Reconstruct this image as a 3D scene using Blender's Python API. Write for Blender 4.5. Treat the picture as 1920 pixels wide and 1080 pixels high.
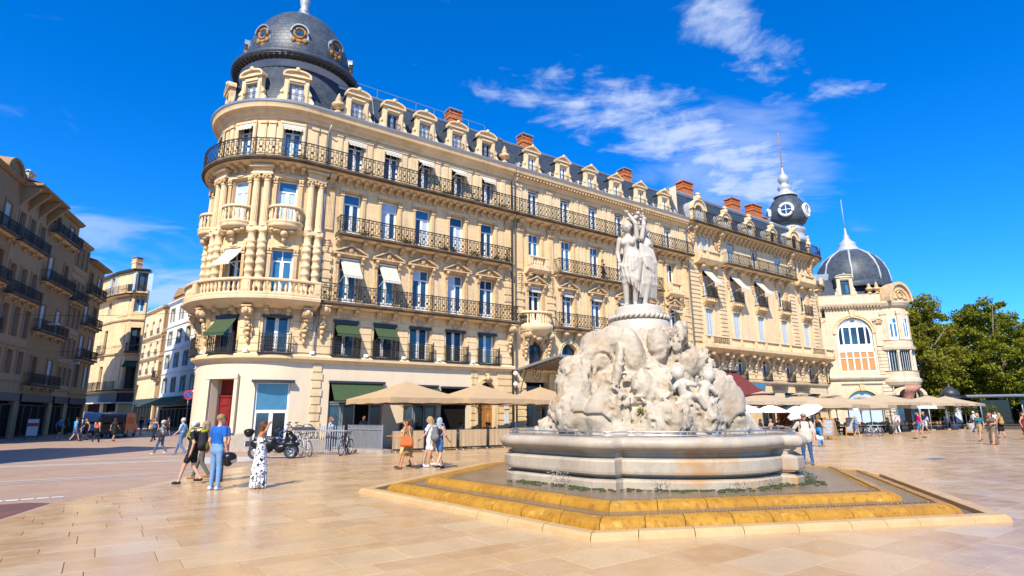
import bpy, bmesh, math, random
import numpy as np
from mathutils import Vector, Matrix

for _o in list(bpy.data.objects): bpy.data.objects.remove(_o)
SC = bpy.context.scene
COL = SC.collection
rnd = random.Random(7)
R = math.radians
PI = math.pi

# ------------------------------------------------------------------ camera
CAM_H = 1.7; PITCH = R(12.61); ROLL = R(.37)
cd = bpy.data.cameras.new('camera'); cam = bpy.data.objects.new('camera', cd); COL.objects.link(cam)
cd.sensor_width = 36; cd.lens = 20.0; cd.clip_start = .1; cd.clip_end = 6000
cam.matrix_world = Matrix.Translation((0, 0, CAM_H)) @ Matrix.Rotation(R(90) + PITCH, 4, 'X') @ Matrix.Rotation(-ROLL, 4, 'Z')
SC.camera = cam
SC.render.resolution_x = 1024; SC.render.resolution_y = 576

# ------------------------------------------------------------------ sun, sky, exposure
SUN_EL = R(45); SUN_H = Vector((-.24, -.971)).normalized()      # horizontal direction towards the sun
sl = bpy.data.lights.new('sun', 'SUN'); sl.energy = 5.0; sl.angle = R(.53); sl.color = (1, .93, .80)
sun = bpy.data.objects.new('sun', sl); COL.objects.link(sun)
S3 = Vector((SUN_H.x*math.cos(SUN_EL), SUN_H.y*math.cos(SUN_EL), math.sin(SUN_EL)))
sun.rotation_euler = S3.to_track_quat('Z', 'Y').to_euler(); sun.location = (-20, -40, 60)
SC.view_settings.view_transform = 'Standard'; SC.view_settings.look = 'None'
SC.view_settings.exposure = .55; SC.view_settings.gamma = 1; SC.view_settings.use_curve_mapping = False
try:
 SC.cycles.use_denoising = True; SC.cycles.max_bounces = 5; SC.cycles.diffuse_bounces = 2
 SC.cycles.glossy_bounces = 3; SC.cycles.transmission_bounces = 4; SC.cycles.transparent_max_bounces = 6
 SC.cycles.sample_clamp_indirect = 6
except Exception: pass

world = bpy.data.worlds.new('World'); SC.world = world; world.use_nodes = True
def build_sky():
 nt = world.node_tree; N = nt.nodes; L = nt.links; N.clear()
 out = N.new('ShaderNodeOutputWorld'); bg = N.new('ShaderNodeBackground'); bg.inputs['Strength'].default_value = .105
 sky = N.new('ShaderNodeTexSky'); sky.sky_type = 'NISHITA'; sky.sun_disc = False
 sky.sun_elevation = SUN_EL; sky.sun_rotation = math.atan2(SUN_H.x, SUN_H.y)
 sky.altitude = 50; sky.air_density = 1.0; sky.dust_density = .3; sky.ozone_density = 3.0
 hs = N.new('ShaderNodeHueSaturation'); hs.inputs['Saturation'].default_value = 1.12; hs.inputs['Value'].default_value = 1.34
 hs.inputs['Hue'].default_value = .505
 tint = N.new('ShaderNodeMix'); tint.data_type = 'RGBA'; tint.blend_type = 'MULTIPLY'; tint.inputs['Factor'].default_value = 1
 L.new(sky.outputs[0], tint.inputs['A']); tint.inputs['B'].default_value = (.42, .80, 1.22, 1)
 L.new(tint.outputs['Result'], hs.inputs['Color'])
 tc = N.new('ShaderNodeTexCoord'); sep = N.new('ShaderNodeSeparateXYZ'); L.new(tc.outputs['Generated'], sep.inputs[0])
 def math_(op, a, b=None, c=None):
  m = N.new('ShaderNodeMath'); m.operation = op
  for i, x in enumerate((a, b, c)):
   if x is None: continue
   if isinstance(x, (int, float)): m.inputs[i].default_value = x
   else: L.new(x, m.inputs[i])
  return m.outputs[0]
 zz = math_('MAXIMUM', sep.outputs[2], .0); zz = math_('ADD', zz, .12)
 px = math_('DIVIDE', sep.outputs[0], zz); py = math_('DIVIDE', sep.outputs[1], zz)
 cb = N.new('ShaderNodeCombineXYZ'); L.new(px, cb.inputs[0]); L.new(py, cb.inputs[1])
 def noise(scale, detail, rough, dist, off=(0, 0, 0), st=(1, 1, 1), rot=0):
  mp = N.new('ShaderNodeMapping'); mp.inputs['Location'].default_value = off; mp.inputs['Scale'].default_value = st
  mp.inputs['Rotation'].default_value = (0, 0, rot); L.new(cb.outputs[0], mp.inputs[0])
  n = N.new('ShaderNodeTexNoise'); n.inputs['Scale'].default_value = scale; n.inputs['Detail'].default_value = detail
  n.inputs['Roughness'].default_value = rough; n.inputs['Distortion'].default_value = dist; L.new(mp.outputs[0], n.inputs['Vector'])
  return n.outputs['Fac']
 def sstep(x, a, b):
  m = N.new('ShaderNodeMapRange'); m.interpolation_type = 'SMOOTHSTEP'; m.inputs[1].default_value = a; m.inputs[2].default_value = b
  L.new(x, m.inputs[0]); return m.outputs[0]
 def blob(cx, cy, rx, ry, ang):
  # soft elliptical cloud field in the sheet of cloud (coordinates on the cloud plane)
  dx = math_('SUBTRACT', px, cx); dy = math_('SUBTRACT', py, cy); c, s = math.cos(ang), math.sin(ang)
  u = math_('ADD', math_('MULTIPLY', dx, c/rx), math_('MULTIPLY', dy, s/rx))
  v = math_('ADD', math_('MULTIPLY', dx, -s/ry), math_('MULTIPLY', dy, c/ry))
  d = math_('SQRT', math_('ADD', math_('MULTIPLY', u, u), math_('MULTIPLY', v, v)))
  return math_('SUBTRACT', 1.0, sstep(d, .15, 1.0))
 big = noise(1.1, 1, .5, 0, (3.1, 1.7, 0))
 field = math_('MULTIPLY', sstep(big, .58, .8), .35)
 for b in SKY_BLOBS: field = math_('MAXIMUM', field, math_('MULTIPLY', blob(*b[:5]), b[5]))
 wis = noise(2.6, 6, .64, .7, (.3, 4.2, 0), (1, 1.9, 1), .5)
 puff = noise(11, 4, .6, .3, (7.3, 2.2, 0))
 tex = math_('ADD', math_('MULTIPLY', wis, .62), math_('MULTIPLY', puff, .38))
 dens = math_('ADD', math_('MULTIPLY', math_('SUBTRACT', tex, .5), 3.6), math_('SUBTRACT', field, .52))
 dens = sstep(dens, -.02, .85)
 soft = math_('MULTIPLY', dens, 0)
 vn = math_('MULTIPLY', math_('SUBTRACT', noise(1.7, 4, .6, .6, (1.5, 1, 0), (1, 1.8, 1), .7), .5), 3.0)
 for b in SKY_VEILS:
  soft = math_('MAXIMUM', soft, math_('MULTIPLY', sstep(math_('ADD', vn, math_('SUBTRACT', blob(*b[:5]), .5)), -.1, .8), b[5]))
 cl = math_('MAXIMUM', math_('MULTIPLY', dens, .80), soft)
 mix = N.new('ShaderNodeMix'); mix.data_type = 'RGBA'; L.new(cl, mix.inputs['Factor']); L.new(hs.outputs[0], mix.inputs['A'])
 mix.inputs['B'].default_value = (4.6, 5.4, 7.0, 1)
 L.new(mix.outputs['Result'], bg.inputs['Color']); L.new(bg.outputs[0], out.inputs[0])
# cloud fields on the cloud sheet: centre x, y, radii, angle, amount
SKY_BLOBS = [(.10, 1.32, .36, .20, .35, .86), (.28, 1.40, .44, .28, .4, .95), (.52, 1.54, .52, .30, .42, 1.05), (.80, 1.76, .42, .30, .8, 1.08), (.44, 1.08, .20, .16, .8, .95), (.60, 1.20, .24, .15, .7, .92), (.76, 1.32, .26, .12, -.2, .85)]
SKY_VEILS = [(-1.5, 2.15, .8, .40, .9, .45), (-1.6, 2.75, 1.0, .7, .9, .6), (.66, 1.66, .75, .42, .5, .42)]
build_sky()
try: world.cycles.sampling_method = 'MANUAL'; world.cycles.sample_map_resolution = 256
except Exception: pass

# ------------------------------------------------------------------ materials
MATS = {}
def mat(name, col, rough=.6, spec=.4, var=None, bump=None, metal=0, coord='Object', streak=None, brick=None, coat=0, emit=None, stain=None, speck=None):
 """var=(scale,amount[,colour]); bump=(scale,strength); brick=(w,h,mortar,strength,colourvar); streak=(amount); stain=(colour,scale,lo,hi)"""
 if name in MATS: return MATS[name]
 m = bpy.data.materials.new(name); m.use_nodes = True; MATS[name] = m
 nt = m.node_tree; N = nt.nodes; L = nt.links; b = N['Principled BSDF']
 b.inputs['Roughness'].default_value = rough; b.inputs['Metallic'].default_value = metal
 b.inputs['Specular IOR Level'].default_value = spec
 if coat: b.inputs['Coat Weight'].default_value = coat; b.inputs['Coat Roughness'].default_value = .08
 c4 = (*col, 1); b.inputs['Base Color'].default_value = c4
 tc = N.new('ShaderNodeTexCoord'); vec = tc.outputs[coord]
 cur = None
 def mixc(fac, a, bb, mode='MIX'):
  x = N.new('ShaderNodeMix'); x.data_type = 'RGBA'; x.blend_type = mode
  if isinstance(fac, float): x.inputs['Factor'].default_value = fac
  else: L.new(fac, x.inputs['Factor'])
  for k, s in (('A', a), ('B', bb)):
   if isinstance(s, tuple): x.inputs[k].default_value = s
   else: L.new(s, x.inputs[k])
  return x.outputs['Result']
 def noise(scale, detail=5, rough=.6, stretch=None, dist=0):
  n = N.new('ShaderNodeTexNoise'); n.inputs['Scale'].default_value = scale; n.inputs['Detail'].default_value = detail
  n.inputs['Roughness'].default_value = rough; n.inputs['Distortion'].default_value = dist
  if stretch:
   mp = N.new('ShaderNodeMapping'); mp.inputs['Scale'].default_value = stretch; L.new(vec, mp.inputs[0]); L.new(mp.outputs[0], n.inputs['Vector'])
  else: L.new(vec, n.inputs['Vector'])
  return n.outputs['Fac']
 def rng(x, a, c, lo=0., hi=1.):
  r = N.new('ShaderNodeMapRange'); r.inputs[1].default_value = a; r.inputs[2].default_value = c; r.inputs[3].default_value = lo; r.inputs[4].default_value = hi
  L.new(x, r.inputs[0]); return r.outputs[0]
 cur = c4
 bumpsock = None
 if brick:
  bt = N.new('ShaderNodeTexBrick'); uv = N.new('ShaderNodeUVMap'); L.new(uv.outputs[0], bt.inputs['Vector'])
  bt.inputs['Scale'].default_value = 1; bt.inputs['Brick Width'].default_value = brick[0]; bt.inputs['Row Height'].default_value = brick[1]
  bt.inputs['Mortar Size'].default_value = brick[2]; bt.inputs['Mortar Smooth'].default_value = .3
  k = brick[4]
  bt.inputs['Color1'].default_value = (col[0]*(1+k), col[1]*(1+k), col[2]*(1+k), 1); bt.inputs['Color2'].default_value = (col[0]*(1-k), col[1]*(1-k), col[2]*(1-k), 1)
  mk = brick[5] if len(brick) > 5 else .62
  bt.inputs['Mortar'].default_value = (col[0]*mk, col[1]*mk, col[2]*mk, 1)
  cur = bt.outputs['Color']; bumpsock = (bt.outputs['Fac'], brick[3], True)
 if var:
  tgt = var[2] if len(var) > 2 else (col[0]*.45, col[1]*.42, col[2]*.40)
  cur = mixc(rng(noise(var[0]), .38, .68, 0, var[1]), cur, (*tgt, 1))
  cur = mixc(rng(noise(var[0]*7.3, 3), .4, .75, 0, var[1]*.5), cur, (*tgt, 1))
 if streak:
  sk = streak if isinstance(streak, tuple) else (streak, 1.6, (.10, .075, .05)); cur = mixc(rng(noise(sk[1], 6, .65, (1.5, 1.5, .18)), .5, .78, 0, sk[0]), cur, (*sk[2], 1))
 if stain:
  cur = mixc(rng(noise(stain[1], 7, .65), stain[2], stain[3]), cur, (*stain[0], 1))
 if speck:
  cur = mixc(rng(noise(speck[1], 2, .5), speck[2], speck[2]+.04), cur, (*speck[0], 1))
 if not isinstance(cur, tuple): L.new(cur, b.inputs['Base Color'])
 nrm = None
 def addbump(h, st, inv=False, dist=.02):
  nonlocal nrm
  bp = N.new('ShaderNodeBump'); bp.inputs['Strength'].default_value = st; bp.inputs['Distance'].default_value = dist; bp.invert = inv
  L.new(h, bp.inputs['Height'])
  if nrm is not None: L.new(nrm, bp.inputs['Normal'])
  nrm = bp.outputs['Normal']
 if bumpsock and bumpsock[1]: addbump(bumpsock[0], bumpsock[1], True)
 if bump: addbump(noise(bump[0], 6, .65), bump[1])
 if nrm is not None: L.new(nrm, b.inputs['Normal'])
 if emit: b.inputs['Emission Color'].default_value = (*emit[0], 1); b.inputs['Emission Strength'].default_value = emit[1]
 return m

M = {}
M['stone'] = mat('limestone', (.74, .53, .285), .8, .25, var=(.9, .30, (.58, .38, .19)), streak=(.55, 1.6, (.24, .14, .06)), brick=(.9, .36, .006, .35, .06, .78), bump=(14, .25))
M['stone2'] = mat('limestone_pale', (.76, .565, .325), .8, .25, var=(.8, .28, (.62, .43, .23)), streak=(.45, 1.6, (.27, .17, .08)), brick=(.9, .36, .006, .35, .045, .82), bump=(14, .25))
M['carved'] = mat('carved_limestone', (.72, .52, .295), .8, .25, var=(3.5, .7, (.36, .21, .095)), streak=(.45, 1.6, (.2, .12, .06)), bump=(18, .6))
M['plaster'] = mat('cream_render', (.72, .59, .41), .85, .2, var=(.7, .22, (.62, .46, .28)), streak=.12, bump=(40, .12))
M['plinth'] = mat('plinth_stone', (.42, .36, .29), .85, .2, var=(3, .6, (.25, .21, .17)), bump=(20, .4))
M['slabdark'] = mat('weathered_slab', (.06, .045, .034), .85, .2, var=(1.6, .6, (.22, .16, .10)), bump=(20, .4))
M['slate'] = mat('slate', (.040, .052, .072), .5, .35, var=(2.5, .5, (.075, .088, .105)), brick=(.22, .16, .012, .6, .30, .45), bump=(30, .2))
M['slatedome'] = mat('dome_slate', (.048, .062, .080), .46, .38, var=(1.8, .5, (.10, .11, .12)), brick=(.34, .26, .016, .8, .32, .40), bump=(30, .2))
M['zinc'] = mat('zinc', (.30, .33, .37), .42, .5, var=(2, .5, (.20, .22, .25)), metal=.35)
M['zincpale'] = mat('pale_lead', (.46, .47, .47), .5, .4, var=(4, .5, (.28, .28, .27)), metal=.15, bump=(25, .2))
M['iron'] = mat('wrought_iron', (.020, .018, .016), .6, .3, var=(6, .35, (.07, .045, .025)))
M['darkmetal'] = mat('dark_painted_metal', (.03, .033, .038), .45, .5)
M['white'] = mat('white_paint', (.78, .78, .76), .5, .4, var=(3, .15, (.6, .58, .54)))
M['glass'] = mat('window_glass', (.03, .085, .13), .07, .7, var=(.7, .9, (.012, .022, .035)), coat=.4)  # blue of the mirrored sky is put into the base colour
M['glassdark'] = mat('dark_glass', (.012, .013, .016), .08, .6)
M['glassblue'] = mat('sky_tint_glass', (.045, .17, .30), .06, .8, var=(1.5, .5, (.03, .07, .14)), coat=.4)  # brighter sky reflection painted in as a blue base colour
M['curtain'] = mat('net_curtain_behind_glass', (.50, .60, .68), .12, .6, var=(9, .35, (.30, .38, .46)), coat=.5)
M['interior'] = mat('unlit_room_black', (.012, .010, .009), .9, .1)  # near-black colour stands in for the shade of unlit rooms
M['shutter'] = mat('grey_shutter', (.52, .58, .63), .55, .3, var=(5, .25, (.40, .42, .42)))
M['blind'] = mat('pale_blind', (.60, .60, .60), .7, .2)
M['green'] = mat('green_canvas', (.055, .085, .038), .85, .15, var=(4, .3, (.035, .05, .025)), bump=(60, .2))
M['cream_cloth'] = mat('cream_canvas', (.56, .50, .40), .85, .15, var=(4, .25, (.44, .38, .29)), bump=(60, .2))
M['red'] = mat('burgundy_canvas', (.165, .038, .034), .85, .15, var=(2, .3, (.11, .025, .022)), bump=(60, .2))
M['tan'] = mat('tan_canvas', (.47, .325, .185), .85, .15, var=(1.4, .3, (.38, .25, .135)), bump=(50, .15))
M['tan2'] = mat('pale_tan_canvas', (.47, .36, .235), .85, .15, var=(1.4, .3, (.38, .28, .175)), bump=(50, .15))
M['whitecloth'] = mat('white_canvas', (.82, .81, .77), .8, .15, var=(2, .12, (.68, .66, .6)))
M['brick'] = mat('orange_brick', (.50, .145, .045), .8, .25, brick=(.24, .085, .012, .7, .35, 1.25), var=(5, .4, (.28, .08, .03)))
M['reddoor'] = mat('red_door_paint', (.23, .018, .018), .45, .4, var=(3, .35, (.14, .012, .012)))
M['wood'] = mat('varnished_wood', (.42, .19, .05), .5, .4, var=(6, .6, (.22, .09, .025)), bump=(14, .3))
M['orangewood'] = mat('pale_orange_wood', (.55, .27, .085), .55, .35, var=(7, .5, (.36, .16, .05)))
M['ochre'] = mat('ochre_terracotta', (.42, .22, .06), .7, .3, var=(6, .7, (.20, .09, .02)), bump=(20, .7))
M['tile'] = mat('roof_tile', (.46, .13, .055), .8, .2, brick=(.22, .35, .02, .8, .3, .5), var=(4, .4, (.30, .10, .05)))
M['wetgreen'] = mat('algae', (.06, .085, .02), .7, .3, var=(6, .6, (.03, .04, .015)), bump=(30, .8))

# ------------------------------------------------------------------ mesh building
class MB:
 """collects geometry given in facade coordinates (u along the wall, o outwards, z up); warp maps it to local space"""
 def __init__(s, warp=None):
  s.v = []; s.uv = []; s.f = []; s.fm = []; s.fs = []; s.warp = warp; s.cur = 0; s.smooth = False; s.T = None
 def add(s, vs, fs, uvs=None, smooth=None):
  b = len(s.v); T = s.T
  for i, p in enumerate(vs):
   if T is not None: p = T(p)
   s.uv.append(uvs[i] if uvs else (p[0]+p[1], p[2]))
   s.v.append(s.warp(p) if s.warp else (p[0], -p[1], p[2]))
  sm = s.smooth if smooth is None else smooth
  for f in fs: s.f.append(tuple(b+i for i in f)); s.fm.append(s.cur); s.fs.append(sm)
 def _n(s, u0, u1):
  if s.warp is None: return 1
  lo = min(u0, 0.); hi = min(u1, 0.)
  return max(1, int(math.ceil((hi-lo)/.3)))
 def box(s, u0, u1, o0, o1, z0, z1):
  s.sweep([(o0, z0), (o1, z0), (o1, z1), (o0, z1)], u0, u1)
 def sweep(s, prof, u0, u1, cap=True, smooth=False, breaks=True):
  n = s._n(u0, u1); us = [u0+(u1-u0)*i/n for i in range(n+1)]
  if n > 1 and u0 < 0 < u1:
   k = max(1, int(math.ceil(-u0/.3))); us = [u0*(1-i/k) for i in range(k+1)]+[u1]; n = len(us)-1
  m = len(prof); vs = []; uv = []; pl = [0]
  for i in range(1, m): pl.append(pl[-1]+math.hypot(prof[i][0]-prof[i-1][0], prof[i][1]-prof[i-1][1]))
  for u in us:
   for k, (o, z) in enumerate(prof): vs.append((u, o, z)); uv.append((u+o*.37, z))
  fs = []
  for i in range(n):
   for k in range(m):
    a = i*m+k; b = i*m+(k+1) % m; fs.append((a, b, b+m, a+m))
  if cap: fs.append(tuple(range(m-1, -1, -1))); fs.append(tuple(n*m+k for k in range(m)))
  s.add(vs, fs, uv, smooth)
 def prism(s, poly, o0, o1):
  """polygon in (u,z), extruded from o0 to o1"""
  m = len(poly); vs = [(p[0], o0, p[1]) for p in poly]+[(p[0], o1, p[1]) for p in poly]
  fs = [tuple(range(m)), tuple(range(2*m-1, m-1, -1))]+[(i, (i+1) % m, m+(i+1) % m, m+i) for i in range(m)]
  s.add(vs, fs)
 def lathe(s, prof, c=(0, 0), n=12, a0=0., a1=2*PI, smooth=True, star=0., uvr=None, capb=False, ell=1.):
  full = abs(a1-a0-2*PI) < 1e-6; k = n if full else n+1; vs = []; uv = []; m = len(prof)
  for i in range(k):
   a = a0+(a1-a0)*i/n
   for (r, z) in prof:
    rr = r*(1-star*(i % 2)); vs.append((c[0]+rr*math.sin(a), c[1]+rr*math.cos(a)*ell, z)); uv.append((a*(uvr or max(r, .3)), z))
  fs = []
  for i in range(n):
   j = (i+1) % k
   for q in range(m-1): fs.append((i*m+q, j*m+q, j*m+q+1, i*m+q+1))
  if full and prof[-1][0] > 1e-4: fs.append(tuple(i*m+m-1 for i in range(k)))
  if full and capb: fs.append(tuple(i*m for i in range(k-1, -1, -1)))
  s.add(vs, fs, uv, smooth)
 def ell(s, c, r, n=10, m=6, smooth=True):
  prof = [(max(1e-3, math.sin(PI*i/m)), -math.cos(PI*i/m)) for i in range(m+1)]; vs = []; fs = []
  for i in range(n):
   a = 2*PI*i/n
   for (q, z) in prof: vs.append((c[0]+r[0]*q*math.sin(a), c[1]+r[1]*q*math.cos(a), c[2]+r[2]*z))
  for i in range(n):
   j = (i+1) % n
   for q in range(m): fs.append((i*(m+1)+q, j*(m+1)+q, j*(m+1)+q+1, i*(m+1)+q+1))
  s.add(vs, fs, None, smooth)
 def tube(s, pts, r, n=5, closed=False, smooth=True, r2=None):
  P = [Vector(p) for p in pts]; k = len(P); vs = []; fs = []
  for i in range(k):
   if closed: t = P[(i+1) % k]-P[i-1]
   else: t = P[min(i+1, k-1)]-P[max(i-1, 0)]
   t.normalize(); up = Vector((0, 0, 1)) if abs(t.z) < .9 else Vector((1, 0, 0))
   x = t.cross(up).normalized(); y = t.cross(x); rr = r if r2 is None else r+(r2-r)*i/(k-1)
   for q in range(n):
    a = 2*PI*q/n+PI/4; vs.append(tuple(P[i]+x*(rr*math.cos(a))+y*(rr*math.sin(a))))
  for i in range(k if closed else k-1):
   j = (i+1) % k
   for q in range(n): fs.append((i*n+q, i*n+(q+1) % n, j*n+(q+1) % n, j*n+q))
  if not closed: fs.append(tuple(range(n-1, -1, -1))); fs.append(tuple((k-1)*n+q for q in range(n)))
  s.add(vs, fs, None, smooth)
 def bar(s, a, b, w, n=4): s.tube([a, b], w, n, smooth=False)
 def quad(s, a, b, c, d, uvs=None): s.add([a, b, c, d], [(0, 1, 2, 3)], uvs)
 def mesh(s, name):
  me = bpy.data.meshes.new(name); me.from_pydata(s.v, [], s.f); me.validate(verbose=False) if False else None
  n = len(me.polygons)
  me.polygons.foreach_set('material_index', s.fm[:n]); me.polygons.foreach_set('use_smooth', s.fs[:n])
  uvl = me.uv_layers.new(name='UVMap'); li = np.zeros(len(me.loops), dtype=np.int32); me.loops.foreach_get('vertex_index', li)
  uvl.data.foreach_set('uv', np.array(s.uv, dtype=np.float32)[li].ravel()); me.update(); return me
 def build(s, name, mats, parent=None, **kw):
  me = s.mesh(name)
  for m in (mats if isinstance(mats, (list, tuple)) else [mats]): me.materials.append(M[m] if isinstance(m, str) else m)
  return inst(name, me, parent, **kw)

def inst(name, me, parent=None, loc=(0, 0, 0), rot=0., scale=None):
 o = bpy.data.objects.new(name, me); COL.objects.link(o); o.location = loc
 o.rotation_euler = (0, 0, rot) if not isinstance(rot, (tuple, list)) else rot
 if scale: o.scale = scale if isinstance(scale, (tuple, list)) else (scale,)*3
 if parent: o.parent = parent
 return o
def empty(name, loc=(0, 0, 0), rot=0.):
 o = bpy.data.objects.new(name, None); COL.objects.link(o); o.location = loc; o.rotation_euler = (0, 0, rot); o.empty_display_size = .2; return o
def tag(o, label=None, cat=None, group=None, kind=None):
 if label: o['label'] = label
 if cat: o['category'] = cat
 if group: o['group'] = group
 if kind: o['kind'] = kind
 return o
def copy_tree(o, parent=None):
 c = o.copy(); COL.objects.link(c); c.parent = parent
 for ch in o.children: copy_tree(ch, c)
 return c
CACHE = {}
def cached(key, fn, mats):
 if key not in CACHE:
  mb = fn(); me = mb.mesh(key if isinstance(key, str) else str(key[0]))
  for m in (mats if isinstance(mats, (list, tuple)) else [mats]): me.materials.append(M[m] if isinstance(m, str) else m)
  CACHE[key] = me
 return CACHE[key]

# ------------------------------------------------------------------ the line of the main facade
AZ = R(54.64); DV = Vector((math.sin(AZ), math.cos(AZ))); NV = Vector((DV.y, -DV.x))      # along it, and out of it to the square
TC = Vector((-13.9, 33.4)); TR = 4.0; P0 = TC+NV*TR
FROT = math.atan2(DV.y, DV.x)
def fac(s, out, z=0.):
 p = P0+DV*s+NV*out; return Vector((p.x, p.y, z))
# ------------------------------------------------------------------ facade kit
class Facade:
 def __init__(s, name, loc, rot, arcR=0., arcA=0., side=1):
  s.root = empty(name, loc, rot); s.R = arcR; s.UA = arcR*arcA; s.A = arcA
  s.warp = s._warp if arcR else None
 def _warp(s, p):
  u, o, z = p; Rr = s.R
  if u >= 0: return (u, -o, z)
  if u > -s.UA: a = -u/Rr; return (-(Rr+o)*math.sin(a), Rr-(Rr+o)*math.cos(a), z)
  a = s.A; e = -u-s.UA; ca, sa = math.cos(a), math.sin(a)
  return (-(Rr+o)*sa-e*ca, Rr-(Rr+o)*ca+e*sa, z)
 def at(s, u, o, z):
  p = s.warp((u, o, z)) if s.warp else (u, -o, z)
  rot = 0.
  if s.warp and u < 0: rot = -min(-u/s.R, s.A)
  return dict(loc=p, rot=rot)
 def mb(s): return MB(s.warp)
 def put(s, name, me, u, o, z, parent=None, scale=None):
  if parent is None: return inst(name, me, s.root, scale=scale, **s.at(u, o, z))
  return inst(name, me, parent, scale=scale)
 # walls -------------------------------------------------------------
 def wall(s, name, m, u0, u1, z0, z1, ops=(), t=.42, o=0.):
  mb = s.mb(); x = u0
  for q in sorted(ops, key=lambda q: q[0]):
   a, b, za, zb = q[:4]; za = max(za, z0); zb = min(zb, z1)
   if a > x: mb.box(x, a, o-t, o, z0, z1)
   if za > z0+1e-3: mb.box(a, b, o-t, o, z0, za)
   if zb < z1-1e-3: mb.box(a, b, o-t, o, zb, z1)
   if len(q) > 4 and q[4] == 'arch':
    r = (b-a)/2; c = (a+b)/2; zs = zb-r; k = 8
    L = [(a, zb)]+[(c-r*math.cos(PI/2*i/k), zs+r*math.sin(PI/2*i/k)) for i in range(k+1)]
    mb.prism(L, o-t, o); mb.prism([(2*c-p[0], p[1]) for p in L], o-t, o)
   x = b
  if x < u1: mb.box(x, u1, o-t, o, z0, z1)
  return mb.build(name, m, s.root)
 def band(s, name, m, u0, u1, prof):
  mb = s.mb(); mb.sweep(prof, u0, u1); return mb.build(name, m, s.root)
 # windows ------------------------------------------------------------
 def window(s, u, z, w, h, kinds='gg', style='fr', o=-.24, name='window', parent=None, fm='white', tr=.74):
  fr = cached(('window_frame', style, round(w, 2), round(h, 2), fm, tr), lambda: win_frame(w, h, style, tr), fm)
  ob = s.put(name, fr, u, o, z) if parent is None else inst(name, fr, parent, loc=(u, -o, z))
  for i, (a, b, c, d) in enumerate(win_panes(w, h, style, tr)):
   k = kinds[i % len(kinds)]
   pm = {'g': 'glass', 'b': 'glassblue', 'c': 'curtain', 'd': 'glassdark', 's': 'blind', 'k': 'interior'}[k]
   def mk(a=a, b=b, c=c, d=d):
    m = MB(); m.box(a, b, -.06, -.035, c, d); return m
   inst('pane', cached(('pane', style, round(w, 2), round(h, 2), tr, i, pm), mk, pm), ob)
  return ob
 def shutters(s, u, z, w, h, o=-.16, n=6):
  def mk():
   m = MB()
   for i in range(n):
    x0 = -w/2+w*i/n; x1 = x0+w/n; oo = .0 if i % 2 else .05; o2 = .05 if i % 2 else .0
    m.add([(x0, oo, 0), (x1, o2, 0), (x1, o2, h), (x0, oo, h), (x0, oo-.03, 0), (x1, o2-.03, 0), (x1, o2-.03, h), (x0, oo-.03, h)],
                      [(0, 1, 2, 3), (4, 7, 6, 5), (0, 4, 5, 1), (1, 5, 6, 2), (2, 6, 7, 3), (3, 7, 4, 0)])
    k = int(h/.11)
    for j in range(k):
     zz = h*(j+.2)/k
     m.add([(x0+.02, oo+.004, zz), (x1-.02, o2+.004, zz), (x1-.02, o2+.022, zz+.05), (x0+.02, oo+.022, zz+.05)], [(0, 1, 2, 3)])
   return m
  return s.put('shutter', cached(('shutter', round(w, 2), round(h, 2), n), mk, 'shutter'), u, o, z)
 # balconies ----------------------------------------------------------
 def slab(s, u0, u1, z, proj, th=.28, name='balcony'):
  mb = s.mb(); mb.cur = 0
  mb.sweep([(0, z-th), (proj*.45, z-th), (proj*.62, z-th*.72), (proj*.8, z-th*.7), (0, z-th*.7)], u0, u1)
  mb.cur = 1; mb.sweep([(.0, z-th*.69), (proj*.93, z-th*.69), (proj+.02, z-.12), (proj, z), (0, z)], u0-.02, u1+.02)
  return mb.build(name, ['stone2', 'slabdark'], s.root)
 def rail(s, u0, u1, z, o, h=.95, parent=None, ends=True, pitch=.14, fancy=True, name='railing'):
  mb = s.mb(); n = max(2, int(round((u1-u0)/pitch))); st = (u1-u0)/n
  def hor(zz, r):
   k = max(1, mb._n(u0, u1)); us = [u0+(u1-u0)*i/k for i in range(k+1)]
   mb.tube([(u, o, zz) for u in us], r, 4, smooth=False)
  hor(z+h, .034); hor(z+.09, .024); hor(z+h-.16, .018)
  for i in range(n+1):
   u = u0+st*i; mb.bar((u, o, z+.02 if i % 12 == 0 else z+.09), (u, o, z+h+(.06 if i % 12 == 0 else 0)), .03 if i % 12 == 0 else .014)
   if fancy and i < n:
    uc = u+st/2
    if i % 2 == 0: cs = [(z+h*.66, .062), (z+h*.28, .05)]
    else: cs = [(z+h*.47, .062), (z+h*.9, .035), (z+h*.15, .03)]
    for (zc, r) in cs: mb.tube([(uc+r*math.cos(2*PI*k/7), o, zc+r*math.sin(2*PI*k/7)) for k in range(7)], .016, 3, closed=True, smooth=False)
    if i % 4 == 1: mb.ell((uc, o, z+h*.47), (.05, .02, .05), 6, 4)
  if ends:
   for u in (u0, u1):
    for zz, r in ((z+h, .028), (z+.09, .018), (z+h-.16, .014)): mb.bar((u, 0, zz), (u, o, zz), r)
    k = max(2, int(o/.14))
    for i in range(1, k): mb.bar((u, o*i/k, z+.09), (u, o*i/k, z+h), .010)
  return mb.build(name, 'iron', parent or s.root)
 def brackets(s, us, z, parent=None, key='small', name='bracket', mm='carved'):
  me = cached(('bracket', key, mm), BRACKETS[key], mm)
  for u in us:
   s.put(name, me, u, 0, z)
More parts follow.
